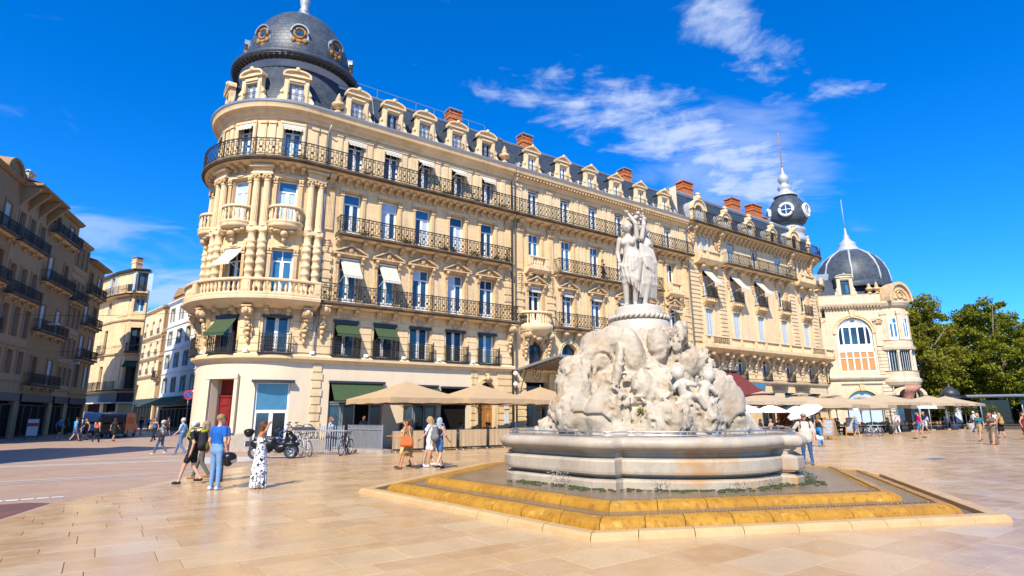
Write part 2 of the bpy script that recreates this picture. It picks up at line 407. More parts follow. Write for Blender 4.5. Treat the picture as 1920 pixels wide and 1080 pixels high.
 def balustrade(s, u0, u1, z, o, h=.85, pitch=.21, posts=(), name='balustrade', coping='stone2', single=True, parent=None):
  mb = s.mb(); mb.box(u0, u1, o-.13, o+.13, z, z+.12); mb.sweep([(o-.15, z+h-.13), (o+.15, z+h-.13), (o+.17, z+h-.05), (o+.13, z+h), (o-.13, z+h)], u0-.02, u1+.02)
  for p in posts: mb.box(p-.17, p+.17, o-.14, o+.14, z+.12, z+h-.13); mb.box(p-.11, p+.11, o+.14, o+.16, z+.2, z+h-.22)
  ob = mb.build(name, coping, s.root if parent is None else parent)
  hh = h-.25; pr = [(.075, 0), (.075, .05), (.045, .08), (.055, .13), (.088, hh*.36), (.07, hh*.55), (.042, hh*.78), (.06, hh*.84), (.045, hh*.9), (.07, hh)]
  n = int((u1-u0)/pitch); st = (u1-u0)/n
  pos = [u0+st*(i+.5) for i in range(n)]; pos = [p for p in pos if all(abs(p-q) > .24 for q in posts)]
  if single:
   def mk():
    m = MB(); m.lathe(pr, n=8); return m
   me = cached(('baluster', round(h, 2)), mk, 'stone2')
   for p in pos: a = s.at(p, o, z+.12); inst('baluster', me, ob, loc=a['loc'], rot=a['rot'])
  else:
   m = s.mb()
   for p in pos: m.lathe([(.075, z+.12), (.05, z+.2), (.088, z+.12+hh*.36), (.045, z+.12+hh*.8), (.07, z+.12+hh)], c=(p, o), n=6)
   tag(m.build('baluster_row', 'stone2', ob), kind='stuff')
  return ob
 def awning(s, u, z, w, drop, proj, m='cream_cloth', o=-.05, val=.18, arms=True, side=False):
  def mk():
   a = MB(); h = w/2; k = 4
   for i in range(k):
    t0, t1 = i/k, (i+1)/k
    f = lambda t: (proj*t, -drop*t-.05*math.sin(PI*t))
    (p0, q0), (p1, q1) = f(t0), f(t1)
    a.add([(-h, p0, q0), (h, p0, q0), (h, p1, q1), (-h, p1, q1)], [(0, 1, 2, 3)], [(-h, q0), (h, q0), (h, q1), (-h, q1)])
    a.add([(-h, p0, q0-.015), (-h, p1, q1-.015), (h, p1, q1-.015), (h, p0, q0-.015)], [(0, 1, 2, 3)])
   nn = max(4, int(w/.18))
   for i in range(nn):
    x0 = -h+w*i/nn; x1 = x0+w/nn; xm = (x0+x1)/2
    a.add([(x0, proj, -drop), (x1, proj, -drop), (x1, proj+.02, -drop-val*.75), (xm, proj+.025, -drop-val), (x0, proj+.02, -drop-val*.75)], [(0, 1, 2, 3, 4)])
   a.cur = 1; a.bar((-h, proj, -drop), (h, proj, -drop), .02); a.bar((-h, 0, .02), (h, 0, .02), .045)
   if arms:
    for sx in (-h+.05, h-.05): a.bar((sx, 0, -drop*1.05-.25), (sx, proj, -drop), .014)
   return a
  return s.put('awning', cached(('awning', round(w, 2), drop, proj, m, arms), mk, [m, 'white' if m != 'green' else 'darkmetal']), u, o, z)

def win_frame(w, h, style, tr):
 m = MB(); a = w/2; b = .075
 m.box(-a, -a+b, -.09, 0, 0, h); m.box(a-b, a, -.09, 0, 0, h); m.box(-a+b, a-b, -.09, 0, 0, b+.02); m.box(-a+b, a-b, -.09, 0, h-b, h)
 if style in ('fr', 'fr2', 'cas'): m.box(-.045, .045, -.085, .012, b+.02, h*tr if style != 'cas' else h-b)
 if style in ('fr', 'fr2'): m.box(-a+b, a-b, -.085, .006, h*tr, h*tr+.08)
 if style == 'fr2': m.box(-.03, .03, -.085, 0, h*tr+.08, h-b)
 if style in ('fr', 'fr2') and h > 1.9:      # solid lower panels of the leaves
  m.box(-a+b, -.045, -.07, -.01, b+.02, b+.30); m.box(.045, a-b, -.07, -.01, b+.02, b+.30)
 if style in ('fr', 'fr2', 'cas'):            # leaf stiles
  top = h*tr if style != 'cas' else h-b
  for sx in (-1, 1):
   for (p, q) in ((-a+b, -a+b+.05), (-.095, -.045)):
    p, q = (p, q) if sx < 0 else (-q, -p); m.box(p, q, -.075, -.004, b+.02, top)
 return m
def win_panes(w, h, style, tr):
 a = w/2-.075; b = .095
 if style == 'one': return [(-a, a, b, h-.075)]
 if style == 'cas': return [(-a, -.045, b, h-.075), (.045, a, b, h-.075)]
 lo = [(-a, -.045, b, h*tr), (.045, a, b, h*tr)]
 if style == 'fr': return lo+[(-a, a, h*tr+.08, h-.075)]
 return lo+[(-a, -.03, h*tr+.08, h-.075), (.03, a, h*tr+.08, h-.075)]

def br_small():        # scroll modillion, top at z=0
 m = MB(); p = [(0, 0), (.42, 0), (.46, -.06), (.44, -.16), (.36, -.20), (.28, -.15), (.18, -.20), (.09, -.34), (0, -.38)]
 m.sweep(p, -.09, .09); m.box(-.12, .12, 0, .5, .0, .05); m.lathe([(.085, -.105), (.085, .105)], n=10) if False else None
 for sx in (-.1, .1): m.ell((sx, .38, -.10), (.03, .085, .085), 8, 5); m.ell((sx, .10, -.27), (.03, .07, .07), 8, 5)
 return m
def br_tiny():
 m = MB(); m.sweep([(0, 0), (.26, 0), (.28, -.06), (.22, -.13), (.12, -.14), (0, -.22)], -.08, .08); return m
def br_big():          # tall carved console with a head and hanging drop
 m = MB(); p = [(0, 0), (.62, 0), (.68, -.10), (.66, -.34), (.52, -.46), (.36, -.42), (.28, -.6), (.22, -1.0), (.16, -1.35), (.10, -1.55), (0, -1.6)]
 m.sweep(p, -.2, .2); m.box(-.26, .26, 0, .72, 0, .07)
 for sx in (-.22, .22): m.ell((sx, .50, -.24), (.06, .19, .2), 10, 6); m.ell((sx, .14, -1.2), (.05, .12, .14), 8, 5)
 m.ell((0, .70, -.2), (.13, .10, .17), 10, 6); m.ell((0, .42, -.55), (.16, .12, .12), 8, 5); m.ell((0, .32, -.8), (.13, .1, .17), 8, 5)
 m.ell((0, .26, -1.12), (.17, .1, .11), 8, 5); m.ell((0, .22, -1.38), (.11, .1, .13), 8, 5); m.ell((0, .14, -1.68), (.1, .1, .16), 8, 5); m.ell((-.1, .3, -.95), (.07, .08, .1), 6, 4); m.ell((.1, .3, -.95), (.07, .08, .1), 6, 4)
 return m
def br_mid():
 m = MB(); p = [(0, 0), (.5, 0), (.55, -.08), (.52, -.26), (.40, -.34), (.3, -.28), (.2, -.42), (.12, -.68), (0, -.72)]
 m.sweep(p, -.14, .14); m.box(-.18, .18, 0, .58, 0, .06)
 for sx in (-.15, .15): m.ell((sx, .42, -.17), (.04, .14, .15), 8, 5); m.ell((sx, .12, -.55), (.035, .1, .1), 8, 5)
 m.ell((0, .5, -.2), (.08, .07, .12), 8, 5)
 return m
BRACKETS = dict(small=br_small, tiny=br_tiny, big=br_big, mid=br_mid)

def surround_plain(w, h):      # moulded architrave
 m = MB(); a = w/2
 for sx in (-1, 1):
  p, q = (-a-.2, -a+.01) if sx < 0 else (a-.01, a+.2); m.box(p, q, 0, .06, 0, h); m.box(p+.04, q-.04, .06, .09, 0, h-.05)
 m.box(-a-.2, a+.2, 0, .065, h, h+.18); m.box(-a-.16, a+.16, .065, .095, h+.04, h+.14)
 return m
def surround_pilaster(w, h):   # pilasters with little capitals carrying a lintel
 m = MB(); a = w/2
 for sx in (-1, 1):
  c = sx*(a+.14)
  m.box(c-.12, c+.12, 0, .09, 0, .25); m.box(c-.09, c+.09, 0, .07, .25, h-.3)
  for k in (-.05, 0, .05): m.box(c+k-.012, c+k+.012, .07, .085, .4, h-.42)
  m.box(c-.12, c+.12, 0, .12, h-.3, h-.22); m.ell((c-.07, .1, h-.12), (.06, .06, .08), 8, 5); m.ell((c+.07, .1, h-.12), (.06, .06, .08), 8, 5); m.box(c-.13, c+.13, 0, .14, h-.04, h+.04)
 m.box(-a-.27, a+.27, 0, .08, h+.04, h+.26); m.ell((0, .09, h+.15), (.28, .05, .07), 10, 5)
 return m
def surround_pediment(w, h):   # consoles and a triangular pediment
 m = MB(); a = w/2
 for sx in (-1, 1):
  c = sx*(a+.15)
  m.box(c-.13, c+.13, 0, .08, 0, .3); m.box(c-.1, c+.1, 0, .06, .3, h-.35)
  for k in (-.05, .05): m.box(c+k-.015, c+k+.015, .06, .08, .4, h-.45)
  m.sweep([(0, h+.12), (.3, h+.12), (.32, h), (.2, h-.14), (.16, h-.3), (.08, h-.42), (0, h-.45)], c-.1, c+.1)
  m.ell((c, .26, h), (.1, .1, .12), 8, 5)
 m.box(-a-.3, a+.3, 0, .12, h+.02, h+.13)
 W = a+.42; z0 = h+.12
 m.box(-W, W, 0, .34, z0, z0+.09)
 m.prism([(-W+.1, z0+.09), (W-.1, z0+.09), (0, z0+.5)], 0, .10)
 for sx in (-1, 1): m.prism([(sx*W, z0+.09), (sx*W, z0+.17), (0, z0+.66), (0, z0+.55)], 0, .34)
 m.ell((0, .18, z0+.32), (.17, .12, .2), 8, 6); m.ell((-.25, .13, z0+.2), (.16, .08, .08), 8, 5); m.ell((.25, .13, z0+.2), (.16, .08, .08), 8, 5); m.ell((0, .25, z0+.66), (.12, .12, .13), 8, 5)
 return m

def dormer_mesh(w=1.35, h=2.25, ow=.82, oh=1.5, seg=True):
 """stone dormer face: side posts, scrolled wings, pediment; slate cheeks behind.  base z=0"""
 m = MB(); a = w/2; b = ow/2
 for sx in (-1, 1):
  p, q = sorted((sx*a, sx*b)); m.box(p, q, -.3, 0, 0, oh+.12); m.box(p+.05, q-.05, 0, .04, .1, oh)
  pr = [(sx*a, 0), (sx*(a+.42), 0), (sx*(a+.42), .18), (sx*(a+.30), .30), (sx*(a+.33), .48), (sx*(a+.16), .72), (sx*(a+.17), .95), (sx*(a+.02), 1.2), (sx*a, 1.25)]
  m.prism(pr, -.22, -.03); m.ell((sx*(a+.24), -.02, .26), (.14, .07, .15), 8, 5); m.ell((sx*(a+.10), -.02, .85), (.1, .06, .12), 8, 5)
 m.box(-b, b, -.3, -.02, oh, oh+.12)
 m.box(-a, a, -.3, 0, oh+.12, oh+.34); m.box(-b-.02, b+.02, 0, .05, oh+.1, oh+.26)
 z = oh+.34; m.box(-a-.12, a+.12, -.3, .14, z, z+.09)
 if seg:
  k = 10; W = a+.12; pts = [(-W*math.cos(PI*i/k), z+.09+.40*math.sin(PI*i/k)**.8) for i in range(k+1)]
  m.prism(pts, -.3, .02)
  inner = [(-(W-.10)*math.cos(PI*i/k), z+.09+.30*math.sin(PI*i/k)**.8) for i in range(k+1)]
  for i in range(k): m.prism([inner[i], inner[i+1], pts[i+1], pts[i]], .02, .15)
 else:
  W = a+.14; m.prism([(-W, z+.09), (W, z+.09), (0, z+.5)], -.3, .0)
  for sx in (-1, 1): m.prism([(sx*W, z+.09), (sx*W, z+.17), (0, z+.62), (0, z+.5)], -.3, .14)
 m.ell((0, .10, z+.50), (.14, .1, .15), 8, 5); m.ell((-.15, .08, z+.42), (.1, .07, .08), 8, 5); m.ell((.15, .08, z+.42), (.1, .07, .08), 8, 5)
 m.cur = 1
 for sx in (-1, 1): m.prism([(sx*(a-.06), .3), (sx*(a-.10), .3), (sx*(a-.10), oh+.4), (sx*(a-.06), oh+.4)], -1.9, -.28)
 k = 8; W = a+.02; m.prism([(-W*math.cos(PI*i/k), z+.05+.36*math.sin(PI*i/k)**.8) for i in range(k+1)], -1.9, -.3)
 return m
def small_rail(w, h=.7):
 m = MB()
 for z in (.06, h-.1, h): m.bar((-w/2, .12, z), (w/2, .12, z), .016)
 n = int(w/.1)
 for i in range(n+1):
  x = -w/2+w*i/n; m.bar((x, .12, 0), (x, .12, h), .010)
  if i < n: r = .038; m.tube([(x+w/n/2+r*math.cos(2*PI*k/6), .12, h*.45+r*1.6*math.sin(2*PI*k/6)) for k in range(6)], .008, 3, closed=True, smooth=False)
 for sx in (-w/2, w/2): m.bar((sx, 0, h), (sx, .12, h), .014)
 return m
def balconette_rail(w, h=.95, d=.28):    # bulging iron window guard
 m = MB()
 for z in (.05, h*.5, h): m.tube([(-w/2, 0, z), (-w/2, d, z), (w/2, d, z), (w/2, 0, z)], .024, 4, smooth=False)
 n = int(w/.115)
 for i in range(n+1):
  x = -w/2+w*i/n; m.bar((x, d, .0), (x, d, h), .015)
  if i < n:
   xc = x+w/n/2
   for zc in (.16, .34, .62, .8):
    m.tube([(xc+.045*math.cos(2*PI*k/6), d, h*zc+.075*math.sin(2*PI*k/6)) for k in range(6)], .011, 3, closed=True, smooth=False)
 for sx in (-w/2, w/2):
  m.bar((sx, d, -.05), (sx, d, h+.12), .035)
  for i in range(1, 3): m.bar((sx, d*i/3, .0), (sx, d*i/3, h), .012)
 m.box(-w/2-.05, w/2+.05, 0, d+.06, -.06, 0)
 return m
def urn_mesh():
 m = MB(); m.lathe([(.3, 0), (.3, .14), (.16, .2), (.13, .32), (.2, .38), (.42, .52), (.48, .68), (.44, .78), (.28, .86), (.2, .95), (.26, 1.02), (.1, 1.45), (.03, 1.62)], n=12, capb=True); return m
def chimney_mesh(w, d, h):
 m = MB(); m.cur = 0; m.box(-w/2, w/2, -d/2, d/2, 0, h); m.box(-w/2-.07, w/2+.07, -d/2-.07, d/2+.07, h-.42, h-.28); m.box(-w/2-.04, w/2+.04, -d/2-.04, d/2+.04, h-.05, h+.08)
 m.cur = 1; m.box(-w/2-.1, w/2+.1, -d/2-.1, d/2+.1, h+.26, h+.36)
 m.cur = 0; n = max(3, int(w/.28))
 for i in range(n+1): x = -w/2+w*i/n; m.box(x-.05, x+.05, -d/2, -d/2+.1, h+.08, h+.26); m.box(x-.05, x+.05, d/2-.1, d/2, h+.08, h+.26)
 m.cur = 1; m.box(-w/2-.03, w/2+.03, -d/2-.03, d/2+.03, -.2, .35)
 return m
def leafy(name, n, size, leaf, parent=None, mats=('leafdeep', 'leaflight'), seed=1, loc=(0, 0, 0)):
 rr = np.random.default_rng(seed); c = rr.normal(0, .42, (n, 3))*np.array(size); c[:, 2] = np.abs(c[:, 2])
 return leaf_cards(name, c, leaf, rr, mats, parent, loc)
def leaf_cards(name, c, leaf, rr, mats, parent=None, loc=(0, 0, 0), nrm=None):
 n = len(c); a = rr.normal(size=(n, 3)); a /= np.linalg.norm(a, axis=1)[:, None]
 b = rr.normal(size=(n, 3))
 if nrm is not None: b = b*.8+nrm
 b = np.cross(a, b); b /= np.linalg.norm(b, axis=1)[:, None]
 s = leaf*rr.uniform(.6, 1.25, (n, 1)); a = a*s; b = b*s*.62
 V = np.stack([c-a, c-a*.2+b, c+a, c-a*.2-b], 1).reshape(-1, 3)
 me = bpy.data.meshes.new(name); me.vertices.add(4*n); me.vertices.foreach_set('co', V.ravel().astype(np.float32))
 me.loops.add(4*n); me.loops.foreach_set('vertex_index', np.arange(4*n, dtype=np.int32)); me.polygons.add(n)
 me.polygons.foreach_set('loop_start', np.arange(0, 4*n, 4, dtype=np.int32))
 try: me.polygons.foreach_set('loop_total', np.full(n, 4, dtype=np.int32))
 except Exception: pass
 me.polygons.foreach_set('material_index', rr.integers(0, len(mats), n).astype(np.int32)); me.update(calc_edges=True)
 for m in mats: me.materials.append(M[m])
 return inst(name, me, parent, loc=loc)
def leafmat(name, col, tr=.35):
 m = bpy.data.materials.new(name); m.use_nodes = True; nt = m.node_tree; N = nt.nodes; L = nt.links; b = N['Principled BSDF']
 b.inputs['Base Color'].default_value = (*col, 1); b.inputs['Roughness'].default_value = .55; b.inputs['Specular IOR Level'].default_value = .25
 t = N.new('ShaderNodeBsdfTranslucent'); t.inputs[0].default_value = (col[0]*1.2, col[1]*1.15, col[2]*.6, 1)
 mx = N.new('ShaderNodeMixShader'); mx.inputs[0].default_value = tr; L.new(b.outputs[0], mx.inputs[1]); L.new(t.outputs[0], mx.inputs[2])
 L.new(mx.outputs[0], N['Material Output'].inputs[0]); M[name] = m
leafmat('leafdeep', (.085, .105, .010)); leafmat('leaflight', (.27, .27, .016)); leafmat('leafmid', (.175, .19, .012)); leafmat('leafdry', (.26, .17, .03))
leafmat('leafgrey', (.09, .10, .05))
def plants(label, F, spots, group, o, seed=3):
 for i, (u, z, w) in enumerate(spots):
  p = leafy('balcony_plant', 130, (w, .14, .38), .055, None, ('leafdeep', 'leafmid', 'leafgrey'), seed+i)
  a = F.at(u, o, z); p.location = F.root.matrix_basis @ Vector(a['loc']); p.rotation_euler = (0, 0, F.root.rotation_euler.z+a['rot'])
  tag(p, label, 'plant', group)
# ------------------------------------------------------------------ corner building with the round tower
BU = [2.72, 5.05, 7.32, 9.78, 12.17]; TU = [-.956, -3.595, -6.23]; UE = 14.22
def W_(u, w): return (u-w/2, u+w/2)
def corner_building():
 F = Facade('corner_building', (P0.x, P0.y, 0), FROT, TR, R(128))
 tag(F.root, 'limestone corner building with a round slate-domed tower and iron balconies', 'building')
 UL = -22.
 # walls, storey by storey
 g = [(-4.19, -2.71, 0, 3.62), (-1.72, -.02, 0, 3.5), (2.0, 5.1, 0, 3.5), (6.4, 8.55, 0, 3.4), (8.85, 10.75, 0, 3.35), (11.55, 12.75, 0, 3.8, 'arch')]
 F.wall('wall', 'plaster', UL, 10.95, .0, 4.62, g[:5]); F.wall('wall', 'stone2', 10.951, UE, 0, 4.62, g[5:])
 F.band('plinth', 'plinth', -2.68, -1.75, [(0, 0), (.07, 0), (.07, .85), (.03, .92), (0, .92)]); F.band('plinth', 'plinth', -8.5, -4.22, [(0, 0), (.07, 0), (.07, .85), (.03, .92), (0, .92)])
 F.band('plinth', 'plinth', .02, 1.98, [(0, 0), (.07, 0), (.07, .5), (.03, .56), (0, .56)])
 F.band('string_course', 'stone2', UL, UE, [(0, 4.5), (.08, 4.5), (.14, 4.62), (.30, 4.68), (.32, 4.82), (.24, 4.9), (0, 4.9)])
 ent = [(*W_(u, 1.35), 4.95, 6.95) for u in BU+TU]; F.wall('wall', 'stone', UL, UE, 4.9, 7.6, ent)
 F.wall('wall', 'stone', UL, UE, 7.6, 11.7, [(*W_(u, 1.15), 7.9, 10.62) for u in BU+TU])
 F.wall('wall', 'stone', UL, UE, 11.7, 15.4, [(*W_(u, 1.05), 11.95, 14.6) for u in BU+TU])
 F.wall('wall', 'stone2', UL, UE, 15.4, 18.4, [(*W_(u, 1.0), 15.7, 17.92) for u in BU+TU])
 mb = F.mb(); mb.box(UL, UE, -1.3, -1.25, 0, 18.4); mb.build('dark_backing', 'interior', F.root)  # plain backing sheet behind the openings, room shade painted as black
 # rustication blocks of the mezzanine
 edges = sorted([x for q in ent for x in q[:2]]); edges = [-8.] + edges + [UE]
 for i in range(0, len(edges), 2):
  a, b = edges[i]+(.0 if i == 0 else .14), edges[i+1]-(.14 if i+1 < len(edges)-1 else 0.)
  for k in range(5):
   z = 5.05+k*.41; mb = F.mb(); mb.box(a, b, 0, .045, z, z+.375); mb.build('stone_block', 'stone2', F.root)
 for k in range(9):
  z = .62+k*.43; w = .30 if k % 2 else .23; mb = F.mb(); mb.box(1.28-w, 1.28+w, 0, .075, z, z+.37); mb.build('quoin_stone', 'stone2', F.root)
 for (c, hw) in ((11.2, .2), (13.55, .55)):
  for k in range(10):
   z = .1+k*.44; w = hw+(.05 if k % 2 else 0); mb = F.mb(); mb.box(c-w, c+w, 0, .06, z, z+.38); mb.build('quoin_stone', 'stone', F.root)
 # door, glazed entrance and shop fronts
 def reveal(u, w, h, d=.85):
  m = MB()
  for sx in (-1, 1): p, q = sorted((sx*w/2, sx*(w/2+.12))); m.box(p, q, -d, -.40, 0, h)
  m.box(-w/2, w/2, -d, -.40, h, h+.12); return F.put('door_recess', m.mesh('door_recess'), u, 0, 0)
 ob = reveal(-3.45, 1.46, 3.62); ob.data.materials.append(M['plaster'])
 m = MB(); m.box(-.73, .73, -.86, -.80, 0, 3.6); F.put('door_backing', m.mesh('door_backing'), -3.45, 0, 0).data.materials.append(M['reddoor'])
 def leaf():
  m = MB(); m.box(-.34, .34, 0, .06, 0, 2.75)
  for (a, b) in ((.12, .55), (.65, .9), (1.0, 2.1), (2.2, 2.62)): m.box(-.27, .27, .06, .075, a, b); m.box(-.2, .2, .075, .1, a+.06, b-.06)
  m.box(-.37, .37, .06, .12, .92, .98); m.box(-.37, .37, .06, .12, 2.66, 2.76); return m
 lm = cached('door_leaf', leaf, 'reddoor')
 for sx in (-.36, .36):
  a = F.at(-3.45, -.78, .05); p = Vector(a['loc'])+Matrix.Rotation(a['rot'], 3, 'Z') @ Vector((sx, 0, 0))
  d = inst('door', lm, F.root, loc=p, rot=a['rot']); m = MB(); m.ell((-.24*(1 if sx > 0 else -1), .12, 1.15), (.04, .04, .04), 8, 5); m.build('handle', 'ochre', d)
 m = MB(); m.box(-.95, .95, -.02, .12, 3.62, 3.86); m.box(-.95, -.75, -.02, .09, .92, 3.62); m.box(.75, .95, -.02, .09, .92, 3.62)
 F.put('door_surround', m.mesh('door_surround'), -3.45, 0, 0).data.materials.append(M['plaster'])
 e = F.window(-.87, 1.95, 1.62, 1.5, 'b', 'one', o=-.2, name='shop_window'); e2 = F.window(-.87, 0.02, 1.62, 1.95, 'gd', 'cas', o=-.2, name='glazed_door')
 mb = F.mb(); mb.box(-1.85, .12, .0, .28, 3.42, 3.56); mb.build('awning_cassette', 'darkmetal', F.root)
 for (a, b, zt) in ((2.0, 5.1, 3.5), (6.4, 8.55, 3.4), (8.85, 10.75, 3.35)):
  u = (a+b)/2; w = b-a
  m = MB(); m.box(-w/2, w/2, -.32, -.3, 0, zt); F.put('shop_dark_backing', m.mesh('shop_dark_backing'), u, 0, 0).data.materials.append(M['interior'])
  n = 4 if w > 2.5 else 3
  for i in range(n):
   if (a > 8 and i < 3): continue
   if a < 3 and i == 2: continue
   F.window(a+w*(i+.5)/n, .02, w/n-.04, 2.35, 'gd'[i % 2]+'d', 'one', o=-.12, name='shop_window', fm='zinc')
  mb = F.mb(); mb.box(a, b, -.25, -.1, 2.40, 2.5); mb.build('shop_transom', 'zinc', F.root)
  mb = F.mb(); mb.box(a-.05, b+.05, 0, .22, zt-.02, zt+.1); mb.build('awning_cassette', 'darkmetal', F.root)
  if a < 8: F.awning(u, zt-.02, w*.96, .95, .75, 'green', o=.1, val=.12)
 # arched oak door with a mask over it
 m = MB(); m.box(-.6, .6, -.4, -.36, 0, 3.8); F.put('door_backing', m.mesh('db'), 12.15, 0, 0).data.materials.append(M['glassdark'])
 def oak():
  m = MB(); m.box(-.285, .285, 0, .06, 0, 2.9)
  for (a, b) in ((.15, .8), (.95, 2.0), (2.12, 2.75)): m.box(-.21, .21, .06, .09, a, b); m.ell((0, .09, (a+b)/2), (.12, .05, (b-a)*.36), 8, 5)
  return m
 om = cached('oak_leaf', oak, 'wood')
 for sx in (-.295, .295): inst('door', om, F.root, loc=(12.15+sx, .34, 0))
 m = MB(); k = 10
 for i in range(k):
  a0, a1 = PI*i/k, PI*(i+1)/k; m.prism([(-.6*math.cos(a0), 3.2+.6*math.sin(a0)), (-.6*math.cos(a1), 3.2+.6*math.sin(a1)), (-.85*math.cos(a1), 3.2+.85*math.sin(a1)), (-.85*math.cos(a0), 3.2+.85*math.sin(a0))], 0, .1)
 m.box(-.85, -.6, 0, .1, 0, 3.2); m.box(.6, .85, 0, .1, 0, 3.2); F.put('door_surround', m.mesh('ds'), 12.15, 0, 0).data.materials.append(M['stone'])
 m = MB(); m.ell((0, .2, 4.05), (.16, .16, .2), 10, 7); m.ell((-.22, .12, 4.0), (.14, .1, .12), 8, 5); m.ell((.22, .12, 4.0), (.14, .1, .12), 8, 5); m.ell((0, .15, 4.28), (.24, .12, .08), 8, 5); m.ell((0, .3, 4.02), (.04, .06, .06), 6, 4)
 F.put('carved_mask', m.mesh('mask'), 12.15, 0, 0).data.materials.append(M['carved'])
 # mezzanine windows
 bk = cached('guard', lambda: balconette_rail(1.55), 'iron')
 kinds = ['dgd', 'ddd', 'gdd', 'ddd', 'gbg']
 for i, u in enumerate(BU+TU):
  F.window(u, 4.95, 1.3, 1.97, kinds[i % 5], 'cas', o=-.3); F.put('window_guard', bk, u, .03, 4.96)
  mb = F.mb(); mb.box(u-.72, u+.72, -.1, .1, 6.80, 6.98); mb.build('awning_cassette', 'darkmetal', F.root)
  if i in (0, 1): F.awning(u, 6.75, 1.3, .62, .62, 'green', o=.05, val=.16)
  if i == 6: F.awning(u, 6.75, 1.3, .85, .75, 'green', o=.05, val=.16)
  m = cached('keystone', lambda: keyst(), 'carved'); F.put('keystone', m, u, .0, 7.0)
 def fix():
  m = MB(); m.box(-.11, .11, 0, .2, 0, .18); m.box(-.08, .08, .2, .24, .03, .15); return m
 fm = cached('light_fixture', fix, 'white')
 for u in (3.9, 6.2, 8.55, 10.98, -2.3, .9, -4.9): F.put('floodlight', fm, u, .1, 4.93)
 # first floor
 mb = F.mb(); mb.sweep([(0, 7.28), (.35, 7.3), (.55, 7.42), (.85, 7.52), (.9, 7.62), (1.02, 7.66), (1.04, 7.8), (.98, 7.88), (0, 7.88)], -9.2, .93); mb.build('balcony', 'stone2', F.root)
 F.balustrade(-9.1, .9, 7.88, .88, h=.86, posts=(.74, -2.27, -4.92, -7.6))
 F.brackets([.42, -2.27, -4.92, -7.57], 7.28, key='big', name='console'); F.brackets([1.35, 13.9], 7.55, key='big', name='console')
 F.slab(.97, UE, 7.86, .78); F.rail(1.0, UE-.05, 7.86, .74, .98)
 F.brackets([b+k for b in BU for k in (-.5, .5)], 7.57); F.brackets([b+k for b in TU for k in (-.5, .5)], 7.28)
 ped = cached('ped', lambda: surround_pediment(1.15, 2.66), 'carved'); pil = cached('pil', lambda: surround_pilaster(1.05, 2.64), 'stone'); pla = cached('pla', lambda: surround_plain(1.0, 2.2), 'stone2')
 k1 = ['bgg', 'bbg', 'ggcg', 'cgcg', 'ggdd']; k3 = ['ggb', 'cgcc', 'gcb', 'bcg', 'ggg']; k4 = ['ggd', 'ggd', 'dgd', 'dgd', 'ggd']
 for i, u in enumerate(BU+TU):
  tw = i >= 5
  F.window(u, 7.92, 1.12, 2.68, k1[i % 5] if not tw else ('bbb', 'ddd', 'ggg')[i-5], 'fr2', o=-.26)
  F.window(u, 11.97, 1.02, 2.6, k3[i % 5] if not tw else ('ccb', 'ccc', 'gcg')[i-5], 'fr')
  F.window(u, 15.72, .98, 2.18, k4[i % 5] if not tw else 'bbd', 'fr2', tr=.8)
  F.put('window_surround', ped if not tw else pil, u, 0, 7.94 if not tw else 7.94); F.put('window_surround', pil, u, 0, 11.97); F.put('window_surround', pla, u, 0, 15.72)
  if i in (0, 1): F.awning(u, 10.5, 1.1, 1.05, .75, o=.03)
  if i == 6: F.awning(u, 10.5, 1.1, .85, .8, o=.03)
  if i in (2, 3): F.awning(u, 17.85, .98, .42, .6, o=.03)
  elif i == 4: F.awning(u, 17.85, .98, .30, .3, o=.03, arms=False)
  else: F.awning(u, 17.86, .98, .16, .16, o=.03, arms=False)
 for u in (1.35, 13.85):     # giant pilasters framing the flat front
  mb = F.mb(); mb.box(u-.28, u+.28, 0, .12, 7.9, 8.5); mb.box(u-.23, u+.23, 0, .09, 8.5, 11.4)
  for k in range(5): mb.box(u-.3, u+.3, 0, .13, 8.75+k*.5, 9.05+k*.5)
  mb.build('pilaster', 'stone', F.root); mb = F.mb(); mb.box(u-.25, u+.25, 0, .09, 12.1, 14.6)
  for k in range(5): mb.box(u-.2+k*.09, u-.17+k*.09, .09, .11, 12.3, 14.4)
  mb.box(u-.3, u+.3, 0, .18, 14.9, 15.0); mb.build('pilaster', 'stone', F.root)
  m = cached('corinth', capital, 'carved'); F.put('capital', m, u, .02, 14.5); F.brackets([u], 15.38, key='mid', name='console')
  m = cached('drop', drop, 'carved'); F.put('carved_drop', m, u, .05, 11.45)
 F.band('moulding', 'stone', -9, .95, [(0, 11.45), (.12, 11.45), (.2, 11.6), (.22, 11.72), (0, 11.72)])
 # second floor
 F.slab(1.8, 13.72, 11.9, .72); F.rail(1.84, 13.68, 11.9, .68, .98)
 F.brackets([b+k for b in BU for k in (-.78, .78)], 11.62)
 bt = cached('balconet', balconet, ['stone2', 'carved']);
 for u in TU: F.put('stone_balconette', bt, u, 0, 11.2)
 # columns of the tower
 cols = []
 for c in (.50, -2.27, -4.92, -7.57):
  for k in (-.27, .27): cols.append(c+k)
 def band_col():
  m = MB(); z = 0; p = [(.25, 0), (.25, .12), (.21, .16)]
  for k in range(6): z = .2+k*.44; p += [(.205, z), (.205, z+.18), (.235, z+.2), (.235, z+.38), (.205, z+.4)]
  p += [(.2, 2.9), (.24, 2.95), (.24, 3.05), (.19, 3.1), (.19, 3.5), (.25, 3.55), (.25, 3.62)]; m.lathe(p, n=14); return m
 def flute_col():
  m = MB(); m.lathe([(.23, 0), (.23, .1), (.2, .14), (.21, .2), (.185, .24)], n=14); m.lathe([(.185, .24), (.188, .9), (.16, 2.62)], n=28, star=.10, smooth=False); m.lathe([(.16, 2.62), (.19, 2.66), (.19, 2.7)], n=14); return m
